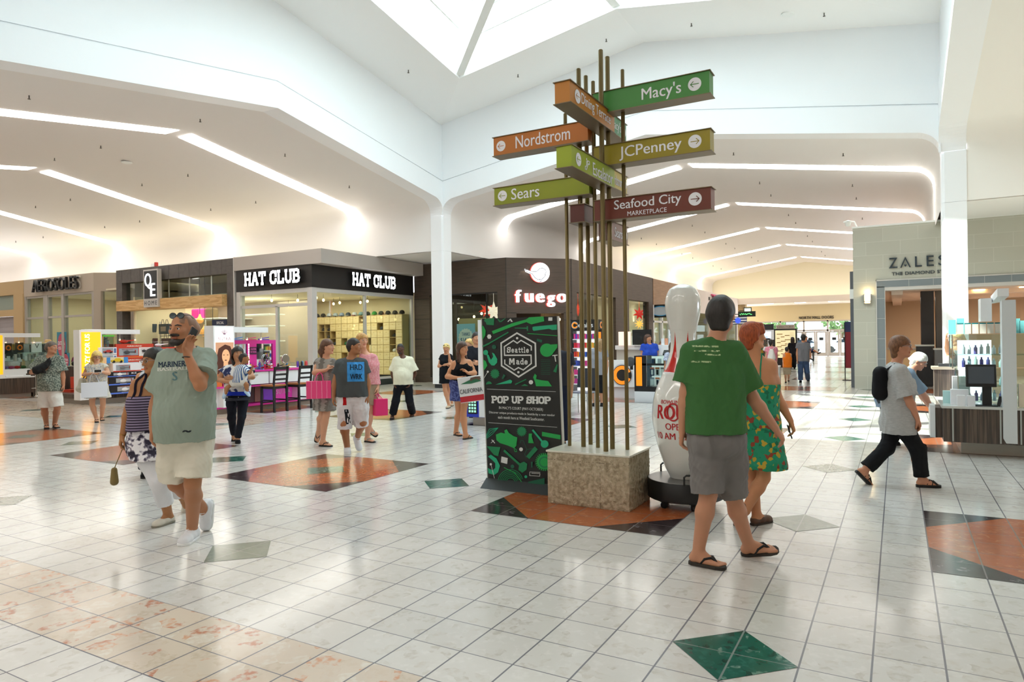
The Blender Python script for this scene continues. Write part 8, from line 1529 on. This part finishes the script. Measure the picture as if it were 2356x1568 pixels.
def backpack_woman():
    p = Person('woman in a long grey tunic and black trousers walking with a small backpack', (2085, 1117), dict(hd=(2073, 797), sl=(2058, 851, .17), sr=(2068, 853, -.17), el=(2075, 915, .22), wl=(2095, 960, .25), er=(2090, 916, -.24), wr=(2110, 962, -.2), hl=(2064, 965, .1), hr=(2070, 966, -.08), kl=(2040, 1030, .08), al=(1988, 1082, .1), tl=(2012, 1106, .1), kr=(2112, 1036, -.06), ar=('g', 2122, 1120), tr=('g', 2160, 1121)), bare=True, H=1.66, face=86, body=84, skin_c='#c48a6c', girth=1.05, waist=1.05, fem=True, h=.008)
    tn = noise_mat('tunic_grey', [(.35, '#a3a4a4'), (.65, '#b6b7b6')], 60, 3, .85, vscale=(.4, .4, 3)); p.legs(BLKC, shin=.88, e=.01, flare=.025, name='trousers'); p.top(tn, 996, .95, e=.026, neck=.068, name='tunic', sl_e=.035, wr=.0065, flare=.02); H = hairm('#5a3a24'); p.hair(H, back=-.1, thick=.018, locks=[[((.05, -.05, .0), .05), ((.04, -.06, -.1), .035)], [((-.05, -.05, .0), .05), ((-.04, -.06, -.1), .035)]]); p.brows(H); p.glasses(mat('steel_frame', '#8a8a90', .3, .8), up=.004)
    for sd in 'lr': p.flipflop(sd, RUB, RUB, .03, 'sandal', cross=True)
    c = p.P(2026, 880); q = empty('backpack', c-(0, 0, .2), 'small black backpack on the back of the woman in grey', 'backpack'); f = Field(.01); a = p.F; f.cone(c+(0, 0, .1)-p.T*.05, c-(0, 0, .1)-p.T*.05, .075, .085, .04).cone(c+(0, 0, .1)+p.T*.05, c-(0, 0, .1)+p.T*.05, .075, .085, .04); V, Q = f.mesh(.003, 3); mesh_obj('pack', V, Q, BLKC, q); b = MB()
    for s_ in (-.11, .11): b.tube([c+a*.05+p.T*s_*.6+(0, 0, .13), p.M+p.T*s_+p.U*.07-a*.02, p.M+p.T*s_*1.1+a*.11-p.U*.1, p.M+p.T*s_*1.1+a*.06-p.U*.25, c+a*.06+p.T*s_*.7-(0, 0, .12)], .013, 6)
    b.build('strap', BLKC, q, smooth=60)
backpack_woman()
def bending_man():
    p = Person('white haired man in a blue grey shirt bending towards the kiosk drawer', (2085, 1028), dict(hd=(2115, 830, -.05), sl=(2090, 858, .15), sr=(2092, 862, -.15), el=(2118, 905, .2), wl=(2138, 935, .2), er=(2124, 906, -.12), wr=(2144, 938, -.1), hl=(2040, 918, .1), hr=(2040, 920, -.1), kl=(2072, 975, .1), al=('g', 2100, 1030), tl=('g', 2124, 1030), kr=(2046, 972, -.1), ar=('g', 2040, 1024), tr=('g', 2062, 1024)), H=1.74, face=80, pitch=-28, body=82, skin_c='#d09880', h=.01)
    p.legs(cloth('#3a4048'), shin=.9, name='trousers'); p.top(cloth('#8296ac'), 935, .85, e=.02, neck=.065, name='shirt', sl_e=.03, wr=.005); p.hair(hairm('#b8b6b0'), back=-.07, bun=(0, -.12, -.02, .03)); p.glasses(mat('steel_frame', '#8a8a90', .3, .8))
    for sd in 'lr': p.shoe(sd, BLKC, RUB)
bending_man()
def kiosk_blonde():
    d = px_ray(2202, 770); q = CAM+d*(12.0/(d@FWD)); a = np.array((q[0], q[1], 0)); p = Person('blonde woman in a grey top raising an arm beside the white column', a, dict(hd=(2203, 779), sl=(2184, 808), sr=(2216, 808), el=(2186, 836, -.2), wl=(2200, 822, -.3), er=(2222, 842, -.05), wr=(2206, 858, -.12), hl=(2190, 868), hr=(2212, 868), kl=(2190, 925), al=(2190, 972), tl=(2185, 980), kr=(2212, 925), ar=(2212, 972), tr=(2208, 980)) | dict(el=(2180, 806, -.2), wl=(2178, 780, -.3)), H=1.66, face=-60, body=-35, skin_c='#d29a78', fem=True, waist=.92, h=.012)
    for k in 'lr': p.J['a'+k][2] = .08
    p.top(cloth('#9a9498'), 872, 0, e=.014, neck=.08, low=.03, name='top'); p.legs(cloth('#4a4648'), shin=.9, name='trousers'); H = hairm('#a8885a'); p.hair(H, back=-.1, locks=[[((0, -.08, .05), .05), ((0, -.13, -.03), .03), ((0, -.12, -.12), .02)]]); p.brows(hairm('#6a4a2a'))
    for sd in 'lr': p.shoe(sd, BLKC, RUB)
kiosk_blonde()
def camo_man():
    p = Person('man in a patterned camp shirt and white shorts holding a black furry bundle', (118, 986), dict(hd=(119, 799), sl=(94, 826), sr=(137, 825), el=(73, 856, -.05), wl=(98, 853, -.22), er=(144, 861), wr=(146, 885), hl=(104, 898), hr=(126, 898), kl=(102, 940), al=('g', 107, 984), tl=('g', 108, 989), kr=(132, 938), ar=('g', 126, 983), tr=('g', 144, 986)), bare=True, H=1.74, face=52, body=8, skin_c='#b98263', girth=1.06, waist=1.08, belly=.04, h=.011, hand=dict(l=dict(dir=(.6, .7, -.1), palm=(.2, .2, -1), curl=.6, thumb=(-.5, .8, .2))))
    cm = noise_mat('camp_shirt', [(.3, '#3c4640'), (.45, '#59645c'), (.55, '#8a9184'), (.7, '#a7aca0')], 42, 4, .85); p.legs(mat('shorts_white', '#d9d7d0', .85), .93, .02, .035); p.top(cm, 899, .8, e=.022, neck=.07, low=.03, name='camp_shirt', sl_e=.04, wr=.005); p.hair(hairm('#4a4038'), back=-.06, thick=.008, front=.1); p.brows(hairm('#3a2f28'))
    for sd in 'lr': p.flipflop(sd, RUB, RUB)
    c = p.P(98, 842, -.24); q = empty('furry_bundle', c-(0, 0, .12), 'black furry bundle held against the patterned shirt', 'bundle'); f = Field(.011); f.cone(c-p.R*.09-(0, 0, .07), c+p.R*.05+(0, 0, .02), .085, .07, .04).ball(c+p.R*.1+(0, 0, .09), .055, .04).cone(c+p.R*.1+(0, 0, .1), c+p.R*.12+(0, 0, .17), .03, .015, .02).cone(c-p.R*.02-(0, 0, .06), c+p.R*.06-(0, 0, .14), .04, .015, .02); V, Q = f.mesh(.008, 8); mesh_obj('bundle', V, Q, mat('fur_black', '#0f0f10', .9), q)
camo_man()
def bag_woman():
    p = Person('woman with long blonde hair and glasses in a pale print dress looking at a phone', (229, 972), dict(hd=(223, 819), sl=(206, 842), sr=(240, 842), el=(193, 862, -.02), wl=(214, 858, -.2), er=(250, 858, -.02), wr=(230, 854, -.22), hl=(213, 890), hr=(235, 890), kl=(212, 930), al=('g', 222, 970), tl=('g', 225, 975), kr=(237, 928, .05), ar=('g', 234, 966), tr=('g', 241, 970)), bare=True, H=1.56, face=8, pitch=-18, body=0, skin_c='#d3a081', fem=True, h=.011, hand=dict(r=dict(dir=(-1, -.2, .1), palm=(0, -1, .2), curl=.5), l=dict(dir=(1, -.1, .1), curl=.9)))
    pr = noise_mat('pale_print', [(.35, '#9aa0b0'), (.48, '#c9c4b8'), (.6, '#d8d2c6'), (.7, '#a8946c')], 24, 3, .85); p.skirt(pr, 915, .02, .05, 'dress_skirt'); p.top(pr, 896, .35, e=.016, neck=.075, name='dress', sl_e=.03)
    H = hairm('#b7955a'); p.hair(H, back=-.12, thick=.02, locks=[[((.06, .0, .05), .05), ((.085, .0, -.08), .05), ((.09, .03, -.19), .045), ((.08, .05, -.26), .025)], [((-.06, .0, .05), .05), ((-.085, .0, -.08), .05), ((-.095, .03, -.19), .045), ((-.085, .05, -.26), .025)]]); p.brows(hairm('#6a4a2a')); p.glasses(BLK)
    for sd in 'lr': p.flipflop(sd, RUB, RUB)
    g = p.hands['l']['grip']; paper_bag('shopping_bag', p.P(217, 879, -.25), p.R+np.array((0, 0, .03)), .46, .3, .12, mat('bag_white', '#dfe2ea', .5), 'plain white paper shopping bag hanging from the forearm of the blonde woman', 'shopping bag', .18, mat('bag_cord', '#cfd2da', .5), grip=p.P(214, 858, -.24))
    w = p.hands['r']; q = empty('phone', p.P(225, 853, -.3), 'white framed phone in the hands of the woman with long blonde hair', 'phone'); b = MB(); c = p.P(225, 853, -.31); b.obox(c-p.R*.075-(0, 0, .03), p.R*.15, (0, 0, .06), p.T*.01); b.build('case', WHT, q); b = MB(); b.obox(c-p.R*.06-(0, 0, .025)+p.T*.01, p.R*.12, (0, 0, .05), p.T*.002); b.build('screen', BLK, q)
    c = p.P(190, 884, .02); q = empty('tote_bag', c-(0, 0, .17), 'cream tote bag on the shoulder of the woman with long blonde hair', 'handbag'); f = Field(.012); f.cone(c+(0, 0, .08), c-(0, 0, .08), .07, .1, .03).cone(c+p.R*.1-(0, 0, .08), c-p.R*.06-(0, 0, .09), .07, .07, .03); V, Q = f.mesh(.004); mesh_obj('pouch', V, Q, mat('tote_cream', '#c9c6b6', .6), q); b = MB(); b.tube([c+(0, 0, .12), p.P(199, 862, -.06), p.J['sl']+p.U*.07, p.P(200, 866, .1), c+p.R*.05+(0, 0, .1)], .014, 6); b.build('strap', mat('strap_brown', '#6a4426', .6), q, smooth=60)
bag_woman()
def baby_and_mother():
    p = Person('woman in a blue bordered white top and black leggings carrying a baby', (544, 1021), dict(hd=(547, 812), sl=(521, 849), sr=(570, 848), el=(502, 873, -.04), wl=(541, 881, -.26), er=(581, 867, -.1), wr=(536, 869, -.32), hl=(533, 903), hr=(560, 903), kl=(533, 960, .08), al=(538, 1000, .28), tl=(536, 1016, .27), kr=(556, 958, -.05), ar=('g', 547, 1018), tr=('g', 549, 1027)), H=1.58, face=12, pitch=-6, body=5, skin_c='#bd8a66', fem=True, girth=1.05, waist=1.05, h=.01, hand=dict(l=dict(dir=(1, .1, .1), curl=.7), r=dict(dir=(-1, .0, .2), curl=.7)))
    p.legs(cloth('#1b1f29'), shin=.93, e=.008, flare=.006, name='leggings'); pat = noise_mat('blue_white_top', [(.4, '#e2dfdc'), (.52, '#d8d6d8'), (.58, '#1f2a58')], 9, 2, .8); t = p.top(pat, 914, .4, e=.018, neck=.075, name='blouse', sl_e=.04, wr=.005)
    for y0, hh, c in ((908, 9, '#2038b8'), (917, 8, '#14161e')): on_cloth(t, grid_geo(16, 2), p.P(547, y0, -.4), p.R, (0, 0, 1), .36, hh*.0069, 'blouse_border', cloth(c), t, -p.T)
    H = hairm('#1a1512'); p.hair(H, back=-.12, locks=[[((.06, -.02, .04), .045), ((.075, .0, -.1), .04), ((.07, .02, -.2), .03)], [((-.06, -.02, .04), .045), ((-.075, .0, -.1), .04), ((-.07, .02, -.22), .03)]]); p.brows(H)
    for sd in 'lr': p.shoe(sd, BLKC, RUB, name='ballet_flat', open_=True)
    d0 = -.3; P = lambda x, y, d=0: (x, y, d0+d); a = on_floor(544, 1021); 
    b = Person('baby in a striped shirt carried on the arm of the woman in black leggings', a, dict(hd=P(562, 824), sl=P(548, 845, .06), sr=P(563, 846, -.08), el=P(546, 858, .08), wl=P(556, 866, .1), er=P(574, 858, -.12), wr=P(580, 846, -.12), hl=P(545, 876, .03), hr=P(556, 877, -.05), kl=P(524, 890, -.02), al=P(519, 904, -.05), tl=P(516, 914, -.08), kr=P(568, 884, -.1), ar=P(568, 900, -.1), tr=P(576, 908, -.12)), H=.78, face=80, body=60, skin_c='#a8744e', h=.008, head=1.55, girth=1.1, name='person')
    st = noise_mat('baby_stripe', [(.3, '#e8eaee'), (.45, '#2f9a4a'), (.55, '#e8eaee'), (.7, '#2f5aa0')], 9, 1, .8, kind='wave'); b.top(st, 877, .85, e=.012, neck=.05, name='shirt', sl_e=.014); b.legs(mat('shorts_white', '#d9d7d0', .85), .6, .01, .012); b.hair(hairm('#1d1611'), back=-.05, thick=.006, front=.09)
    for sd in 'lr': b.shoe(sd, mat('sock_blue', '#b8d0e8', .8), mat('sock_sole', '#4a9ad8', .8), name='bootee', fat=1.3, high=.1)
baby_and_mother()
def striped_woman():
    p = Person('brown haired woman in a grey striped dress carrying a pink striped bag', (750, 1026), dict(hd=(754, 797), sl=(735, 832, .06), sr=(764, 832, .02), el=(724, 857, -.05), wl=(750, 851, -.15), er=(772, 858, .1), wr=(766, 850, .0), hl=(737, 890, .04), hr=(758, 890), kl=(742, 952, .1), al=(733, 992, .32), tl=(730, 1006, .3), kr=(751, 953, -.05), ar=('g', 742, 1026), tr=('g', 762, 1027)), bare=True, H=1.68, face=68, body=55, skin_c='#cf997a', fem=True, h=.01, hand=dict(l=dict(dir=(.7, .6, .1), curl=.8)))
    st = noise_mat('grey_stripe_dress', [(.35, '#6f6962'), (.6, '#9a948c')], 40, 2, .85, kind='wave', vscale=(.05, .05, 1)); p.skirt(st, 944, .016, .03, 'dress_skirt'); p.top(st, 900, .28, e=.014, neck=.075, low=.02, name='dress', sl_e=.02)
    H = hairm('#4a3020'); p.hair(H, back=-.08, locks=[[((0, -.08, .0), .05), ((0, -.13, -.08), .035), ((.02, -.1, -.17), .02)]]); p.brows(H)
    for sd in 'lr': p.flipflop(sd, RUB, RUB)
    stp = noise_mat('pink_stripe_bag', [(.35, '#e8417e'), (.5, '#f09ab4'), (.65, '#e8417e')], 9, .4, .5, kind='wave', rot=(0, 0, .55)); paper_bag('shopping_bag', p.P(733, 876, -.2), p.R, .36, .26, .14, stp, 'pink striped shopping bag on the forearm of the woman in the grey dress', 'shopping bag', .14, mat('pink_cord', '#e83a8a', .5), grip=p.P(736, 856, -.14))
striped_woman()
def graphic_man():
    p = Person('man in a charcoal T-shirt with a blue print and white basketball shorts', (802, 1046), dict(hd=(815, 796), sl=(782, 836), sr=(834, 834), el=(772, 876), wl=(768, 912, -.03), er=(845, 876), wr=(846, 910), hl=(795, 908), hr=(828, 908), kl=(792, 975, -.05), al=('g', 799, 1041), tl=('g', 802, 1050), kr=(834, 972, .02), ar=(822, 1006, .3), tr=(833, 1037, .2)), H=1.7, face=72, body=14, skin_c='#a8724e', girth=1.22, h=.009, hand=dict(l=dict(curl=.7), r=dict(curl=.7)))
    t = p.top(cloth('#4b5052'), 912, .62, e=.014, neck=.07, name='t_shirt', sl_e=.022, wr=.005, seed=6); s = p.legs(mat('shorts_sport', '#d8d9de', .7), 1.2, .016, .026, name='basketball_shorts', wr=.007); n = -p.T
    q = on_cloth(t, grid_geo(12, 12), p.P(819, 856, -.3), p.R, (0, 0, 1), .235, .27, 'shirt_print', noise_mat('print_blue', [(.3, '#1f78c0'), (.6, '#3a9ae0')], 8, 2, .7), t, n)
    for body, y in (('HRD', 845), ('WRK', 867)): on_cloth(t, text_geo(body, .02), p.P(820, y, -.3), p.R, (0, 0, 1), .17, .075, 'shirt_lettering', cloth('#23303c'), t, n, lift=.007)
    for y, hh, c in ((922, 24, '#b3161c'), (962, 34, '#1c2028')): on_cloth(s, grid_geo(3, 12), p.P(779+(y-922)*.1, y, -.3), p.R*1, (0, 0, 1), .05, hh*.0062, 'side_stripe', cloth(c), s, n+p.R*.5)
    p.hair(hairm('#1c1613'), back=-.05, thick=.007, front=.09); p.brows(hairm('#1c1613'))
    for sd in 'lr': p.shoe(sd, mat('sneaker_white', '#dfe1e6', .6), WHT, .13, 'high_top', laces=PAPER, fat=1.15)
graphic_man()
def pink_woman():
    p = Person('woman with long fair hair in a pink top behind the man in the charcoal shirt', (850, 1017), dict(hd=(833, 783), sl=(828, 822, .02), sr=(858, 822), el=(826, 860, .05), wl=(840, 890), er=(866, 858), wr=(868, 890, -.05), hl=(838, 890), hr=(858, 890), kl=(838, 950, .1), al=(850, 984, .35), tl=(858, 990, .35), kr=(852, 950, -.05), ar=('g', 845, 1016), tr=('g', 860, 1018)), bare=True, H=1.72, face=30, body=35, skin_c='#d6a184', fem=True, h=.01, hand=dict(r=dict(curl=.9)))
    p.top(noise_mat('pink_print', [(.4, '#e0a4a8'), (.6, '#d88890')], 40, 3, .85), 884, .5, e=.016, neck=.075, name='blouse', sl_e=.025); p.legs(mat('shorts_khaki', '#a4937a', .85), .7, .016, .02); H = hairm('#9a7440'); p.hair(H, back=-.12, locks=[[((.06, .0, .05), .045), ((.085, .0, -.1), .04), ((.1, .02, -.25), .035)], [((-.06, .0, .05), .045), ((-.085, .0, -.1), .04), ((-.12, .02, -.27), .03)]]); p.brows(H)
    for sd in 'lr': p.flipflop(sd, RUB, mat('strap_grey', '#8a9a98', .6))
    paper_bag('shopping_bag', p.P(875, 917, -.08), unit(p.R-p.T*.35), .2, .26, .13, mat('bag_hot_pink', '#e0266f', .5), 'hot pink paper bag hanging from the hand of the woman in the pink top', 'shopping bag', .12, mat('pink_cord', '#e83a8a', .5), grip=p.hands['r']['grip'])
pink_woman()
def polo_man():
    p = Person('man in a cream polo shirt and black trousers with hands in his pockets', (922, 963), dict(hd=(921, 802), sl=(911, 827), sr=(944, 827), el=(903, 858, .02), wl=(908, 881, -.03), er=(955, 858, .02), wr=(944, 880, -.06), hl=(918, 880), hr=(938, 880), kl=(911, 921), al=('g', 903, 962), tl=('g', 896, 967), kr=(942, 920, .05), ar=('g', 949, 957), tr=('g', 943, 961)), bare=True, H=1.6, face=-6, body=-4, skin_c='#5c3a28', girth=1.14, waist=1.12, belly=.09, h=.011)
    p.legs(cloth('#15171d'), shin=.93, e=.014, flare=.025, name='trousers'); p.top(cloth('#dfdcc4'), 884, .85, e=.018, neck=.066, low=.03, name='polo_shirt', sl_e=.035, wr=.004); p.hair(hairm('#120e0c'), back=-.03, thick=.006, front=.09); p.brows(hairm('#120e0c')); k = .98*p.S; m = Field(.01); m.cone(p.hd(-.02, .08, -.1), p.hd(.02, .08, -.1), .018*k, .018*k, .01); p.add('goatee', m, hairm('#120e0c'))
    for sd in 'lr': p.flipflop(sd, RUB, RUB)
polo_man()
def california_woman():
    p = Person('woman with long brown hair in a black tank top holding a bear flag bag', (1068, 1007), dict(hd=(1064, 801), sl=(1046, 837), sr=(1078, 834, .03), el=(1029, 866, -.03), wl=(1054, 869, -.2), er=(1092, 858, .0), wr=(1077, 858, -.16), hl=(1051, 880), hr=(1073, 880), kl=(1056, 948, .12), al=('g', 1049, 1001), tl=('g', 1064, 1004), kr=(1066, 951), ar=('g', 1071, 1010), tr=('g', 1086, 1007)), bare=True, H=1.62, face=55, body=25, skin_c='#c48a64', fem=True, girth=1.05, h=.01, hand=dict(l=dict(dir=(1, -.05, .1), curl=.4), r=dict(dir=(-.7, .6, .2), curl=.5)))
    p.top(cloth('#121419'), 884, 0, e=.012, neck=.085, low=.05, wide=1.15, name='tank_top'); p.skirt(noise_mat('denim_print', [(.4, '#26306a'), (.6, '#5a66a0')], 30, 3, .85), 922, .018, .03, 'skirt'); H = hairm('#3a2418'); p.hair(H, back=-.12, locks=[[((.05, -.03, .06), .05), ((.08, -.03, -.08), .045), ((.09, -.02, -.2), .035), ((.09, -.0, -.27), .02)], [((-.05, -.03, .06), .05), ((-.08, -.02, -.08), .04), ((-.085, .02, -.2), .03)]]); p.brows(H)
    for sd in 'lr': p.flipflop(sd, RUB, RUB)
    c = p.P(1079, 866, -.27); ex = unit(p.R+np.array((0, 0, .12))); ey = unit(np.array((0, 0, 1))-p.R*.14); e = paper_bag('shopping_bag', c, ex, .38, .4, .14, mat('bag_flag_white', '#dddcdc', .5), 'white bear flag shopping bag with a red bottom stripe', 'shopping bag', .04, BLK, grip=p.hands['l']['grip'], ey=ey); n = unit(np.cross(ex, ey)); n = n if n@p.T > 0 else -n; f = c+n*.071; b = MB(); b.obox(f-ex*.19-ey*.39, ex*.38, ey*.09, n*.002); b.build('red_stripe', mat('flag_red', '#b8202c', .5), e); b = MB(); put_text(b, 'CALIFORNIA', f-ey*.22, ex, ey, .36, .07, bold=.02); b.build('lettering', mat('flag_ink', '#4a4a4e', .5), e); b = MB(); b.add([f+n*.003+ex*x+ey*y for x, y in ((-.15, -.1), (.0, -.05), (.14, -.04), (.18, -.09), (.02, -.11))], [(0, 1, 2, 3, 4)]); b.build('green_mound', mat('flag_green', '#2f6a4a', .5), e); b = MB(); b.add([f+n*.004+ex*x+ey*y for x, y in ((.0, -.06), (.02, -.02), (.1, -.01), (.17, -.015), (.18, -.06), (.14, -.07), (.12, -.045), (.05, -.05), (.03, -.07))], [tuple(range(9))]); b.build('bear', mat('flag_brown', '#5a4438', .5), e)
california_woman()
def black_dress_woman():
    p = Person('short haired blonde woman in a black dress with a hand at her face', (1030, 939), dict(hd=(1027, 801), sl=(1018, 820), sr=(1036, 820), el=(1010, 842, -.03), wl=(1027, 838, -.16), er=(1036, 838, -.1), wr=(1033, 816, -.16), hl=(1021, 858), hr=(1034, 858), kl=(1024, 897), al=('g', 1033, 938), tl=('g', 1024, 941), kr=(1034, 896, .1), ar=('g', 1040, 933), tr=('g', 1034, 936)), H=1.6, face=-12, pitch=-6, body=-5, skin_c='#c99270', fem=True, h=.013, waist=.9, hand=dict(r=dict(dir=(-.2, 1, .1), curl=.6)))
    p.skirt(cloth('#14161c'), 882, .015, .03, 'dress_skirt'); p.top(cloth('#14161c'), 866, .4, e=.014, neck=.07, name='dress', sl_e=.02); H = hairm('#b89a62'); p.hair(H, back=-.07, thick=.02); p.glasses(BLK, BLK, up=.085, fwd=-.03)
    for sd in 'lr': p.shoe(sd, mat('flat_tan', '#c8b49a', .6), RUB, name='ballet_flat', open_=True)
black_dress_woman()
def at_depth(x, z): d = px_ray(x, 784); q = CAM+d*(z/(d@FWD)); return np.array((q[0], q[1], 0))
def stander(label, x, z, hd, sy, hipy, hw, H, face, body, sk, topc, legc, hairc, h=.014, sw=None, arms=None, sleeve=.5, fem=False, legend=None, feet=None, back=-.07, locks=(), girth=1., hem=None, shoe=True, legflare=.02, skirt=None, kneey=None, pitch=0):
    """a person standing squarely: joints spread from a few measured heights"""
    a = at_depth(x, z); k = FPX/z; yf = s_px(None, a)[1]; sw = sw or .175*H/1.75*k; hw = hw or .09*H/1.75*k; ky = kneey or (hipy+(yf-hipy)*.5); J = dict(hd=(hd[0], hd[1]), sl=(x-sw, sy), sr=(x+sw, sy), hl=(x-hw, hipy), hr=(x+hw, hipy)); ar = arms or {}
    J['el'], J['wl'] = ar.get('l', ((x-sw*1.25, sy+.29*H/1.75*k), (x-sw*1.25, sy+.53*H/1.75*k, -.04))); J['er'], J['wr'] = ar.get('r', ((x+sw*1.25, sy+.29*H/1.75*k), (x+sw*1.25, sy+.53*H/1.75*k, -.04)))
    ft = feet or dict(l=((x-hw*1.1, yf-1), (x-hw*1.2, yf+2)), r=((x+hw*1.1, yf-1), (x+hw*1.2, yf+2)))
    for sd in 'lr': J['k'+sd] = ((J['h'+sd][0]+ft[sd][0][0])/2, ky); J['a'+sd] = ('g', *ft[sd][0]); J['t'+sd] = ('g', *ft[sd][1])
    p = Person(label, a, J, H=H, face=face, body=body, pitch=pitch, skin_c=sk, h=h, fem=fem, girth=girth)
    if skirt: p.skirt(cloth(skirt[0]), skirt[1], .015, .03)
    else: p.legs(legc if not isinstance(legc, str) else cloth(legc), **(dict(shin=.92, e=.018, wr=.002, name='trousers') if legend is None else dict(end=legend, flare=legflare)))
    p.top(topc if not isinstance(topc, str) else cloth(topc), hem or hipy+2, sleeve, e=.018, neck=.066, sl_e=.025); p.hair(hairm(hairc), back=back, locks=locks)
    if shoe:
        for sd in 'lr': p.shoe(sd, BLKC, RUB)
    return p
LONG = [[((.05, -.04, .05), .05), ((.07, -.05, -.1), .045), ((.06, -.06, -.24), .03)], [((-.05, -.04, .05), .05), ((-.07, -.05, -.1), .045), ((-.06, -.06, -.24), .03)], [((0, -.08, .0), .06), ((0, -.09, -.2), .05)]]
stander('fair haired woman with an updo just behind the woman holding the bear flag bag', 1082, 14.5, (1079, 791), 812, 868, None, 1.66, -40, -20, '#d2a184', '#c9d2e4', '#3a4466', '#b09058', fem=True, sleeve=.5)
stander('man in a black polo shirt standing behind the white pylon with clasped hands', 1096, 14.2, (1096, 777), 804, 866, None, 1.82, 15, 10, '#c99474', '#1c1e26', '#20222a', '#1c1512', arms=dict(l=((1077, 832), (1091, 835, -.2)), r=((1117, 832), (1099, 834, -.22))), h=.012)
stander('person in dark clothes leaning just behind the tall black and green banner', 1281, 10.0, (1272, 795), 818, 885, None, 1.72, 200, 170, '#b88a6a', '#2b2d36', '#1d2338', '#2a201a', h=.013)
p_ = stander('person in a grey T-shirt and black capri trousers behind the bronze tubes', 1376, 16.2, (1379, 789), 808, 860, None, 1.66, 150, 140, '#c99474', '#8f9199', '#1a1b20', '#7a6244', fem=True, locks=LONG, legend=1.2, h=.014, back=-.1)
a_ = stander('woman in a blue top selling at the phone accessory kiosk', 1494, 18.6, (1491, 778), 795, 850, None, 1.66, 60, 30, '#c08a6a', '#2a4ab0', '#2a2c34', '#3a2418', fem=True, locks=LONG)
stander('brown haired person low behind the kiosk worktop beside the seller in blue', 1522, 18.9, (1522, 793), 810, 858, None, 1.42, 10, 0, '#c99474', '#8a4a40', '#2a2c34', '#5a3a20', fem=True)
stander('curly haired person in a pale checked shirt just behind the bowling pin', 1552, 15.4, (1550, 797), 816, 866, None, 1.6, 120, 100, '#b07a5a', noise_mat('pale_check', [(.4, '#c8cfe0'), (.6, '#8a94b0')], 30, 2, .85), '#3a3c48', '#3a2a1e', fem=True, locks=LONG)
w_ = stander('woman in a pink shirt walking away with a white backpack', 1775, 24.0, (1773, 787), 801, 836, None, 1.5, 178, 178, '#d0a080', '#d98a9c', '#d6d2cc', '#17130f', fem=True, legend=.8, locks=[[((0, -.09, -.02), .045), ((0, -.1, -.14), .03)]], h=.016)
c_ = w_.P(1775, 816, -.16); q_ = empty('backpack', c_-(0, 0, .2), 'white drawstring backpack worn by the woman in the pink shirt', 'backpack'); f_ = Field(.014); f_.cone(c_+(0, 0, .12), c_-(0, 0, .1), .09, .14, .03); V_, Q_ = f_.mesh(.005); mesh_obj('pack', V_, Q_, mat('backpack_white', '#d9d7d2', .7), q_); b_ = MB()
for s_ in (-1, 1): b_.tube([c_+w_.R*s_*.03+(0, 0, .18), w_.M+w_.R*s_*.12+(0, 0, .06), w_.M+w_.R*s_*.12-w_.T*.1-(0, 0, .05)], .012, 5)
b_.build('strap', mat('backpack_white', '#d9d7d2', .7), q_)
y_ = at_depth(1811, 23.2)
stander('boy in an orange sleeveless shirt and khaki shorts walking away', 1811, 23.2, (1810, 803), 815, 843, 4.2, 1.2, 180, 180, '#c99474', '#d8701c', mat('shorts_khaki', '#a4937a', .85), '#15110f', legend=.9, sleeve=0, h=.014, sw=7, feet=dict(l=((1808, 880), (1807, 878)), r=((1814, 877), (1815, 874))))
stander('man in a grey T-shirt and blue jeans walking away towards the glass doors', 1848, 23.6, (1848, 776), 792, 829, 6, 1.72, 180, 180, '#c08a68', '#75757a', mat('jeans_blue', '#3a4f72', .85), '#14110f', h=.014, sw=11, hem=831, feet=dict(l=((1842, 880), (1840, 877)), r=((1859, 876), (1863, 874))))
stander('woman with long dark hair in black and red near the directory', 1824, 34.0, (1823, 780), 791, 812, None, 1.64, 200, 190, '#b98262', '#1b1b20', '#17181c', '#1c1410', fem=True, locks=LONG, h=.018, sleeve=.9)
def seated():
    z = 45.0; k = FPX/z; a = at_depth(1868, z); P = Person('person in dark shorts seated on a bench with crossed legs, far off by the doors', a, dict(hd=(1855, 777), sl=(1848, 787), sr=(1861, 787), el=(1846, 797), wl=(1854, 803, -.2), er=(1863, 797), wr=(1866, 803, -.2), hl=(1852, 806), hr=(1860, 806), kl=(1864, 808, -.35), al=(1866, 824, -.4), tl=(1871, 826, -.5), kr=(1873, 806, -.3), ar=(1882, 811, -.35), tr=(1887, 809, -.4)), H=1.75, face=40, body=40, skin_c='#b98262', h=.02)
    P.legs(cloth('#26345a'), .9, .02, .03); P.top(cloth('#2a3348'), 808, .6, e=.018, neck=.066); P.hair(hairm('#2a201a'))
    for sd in 'lr': P.shoe(sd, BLKC, RUB)
    e = empty('bench', (a[0], a[1], 0), 'low dark bench under the person seated by the doors', 'bench'); c = P.Pm; bx('seat', DARK, (c[0]-.7, c[1]-.3, c[2]-.16), (c[0]+.5, c[1]+.25, c[2]-.1), e)
    for x in (-.6, .4): bx('leg', DARK, (c[0]+x-.04, c[1]-.2, 0), (c[0]+x+.04, c[1]+.2, c[2]-.16), e)
seated()
stander('seller in a plum shirt behind the yellow pylon of the toy kiosk', 181, 24.6, (184, 810), 824, 862, None, 1.6, -20, -10, '#b98262', '#6a3048', '#2a2c34', '#17120f', h=.016)
stander('dark haired seller behind the glass case of the far left kiosk', 34, 25.0, (34, 809), 824, 862, None, 1.62, 60, 30, '#5a3a28', '#c8c8cc', '#2a2c34', '#120e0c', h=.016)
stander('woman in a pale blue top almost hidden behind the couple with the phone', 350, 8.2, (370, 822), 866, 948, None, 1.52, 30, 10, '#c08a66', '#c3ccd6', '#2a2f3c', '#1a1512', fem=True, h=.012, sleeve=0, sw=26)
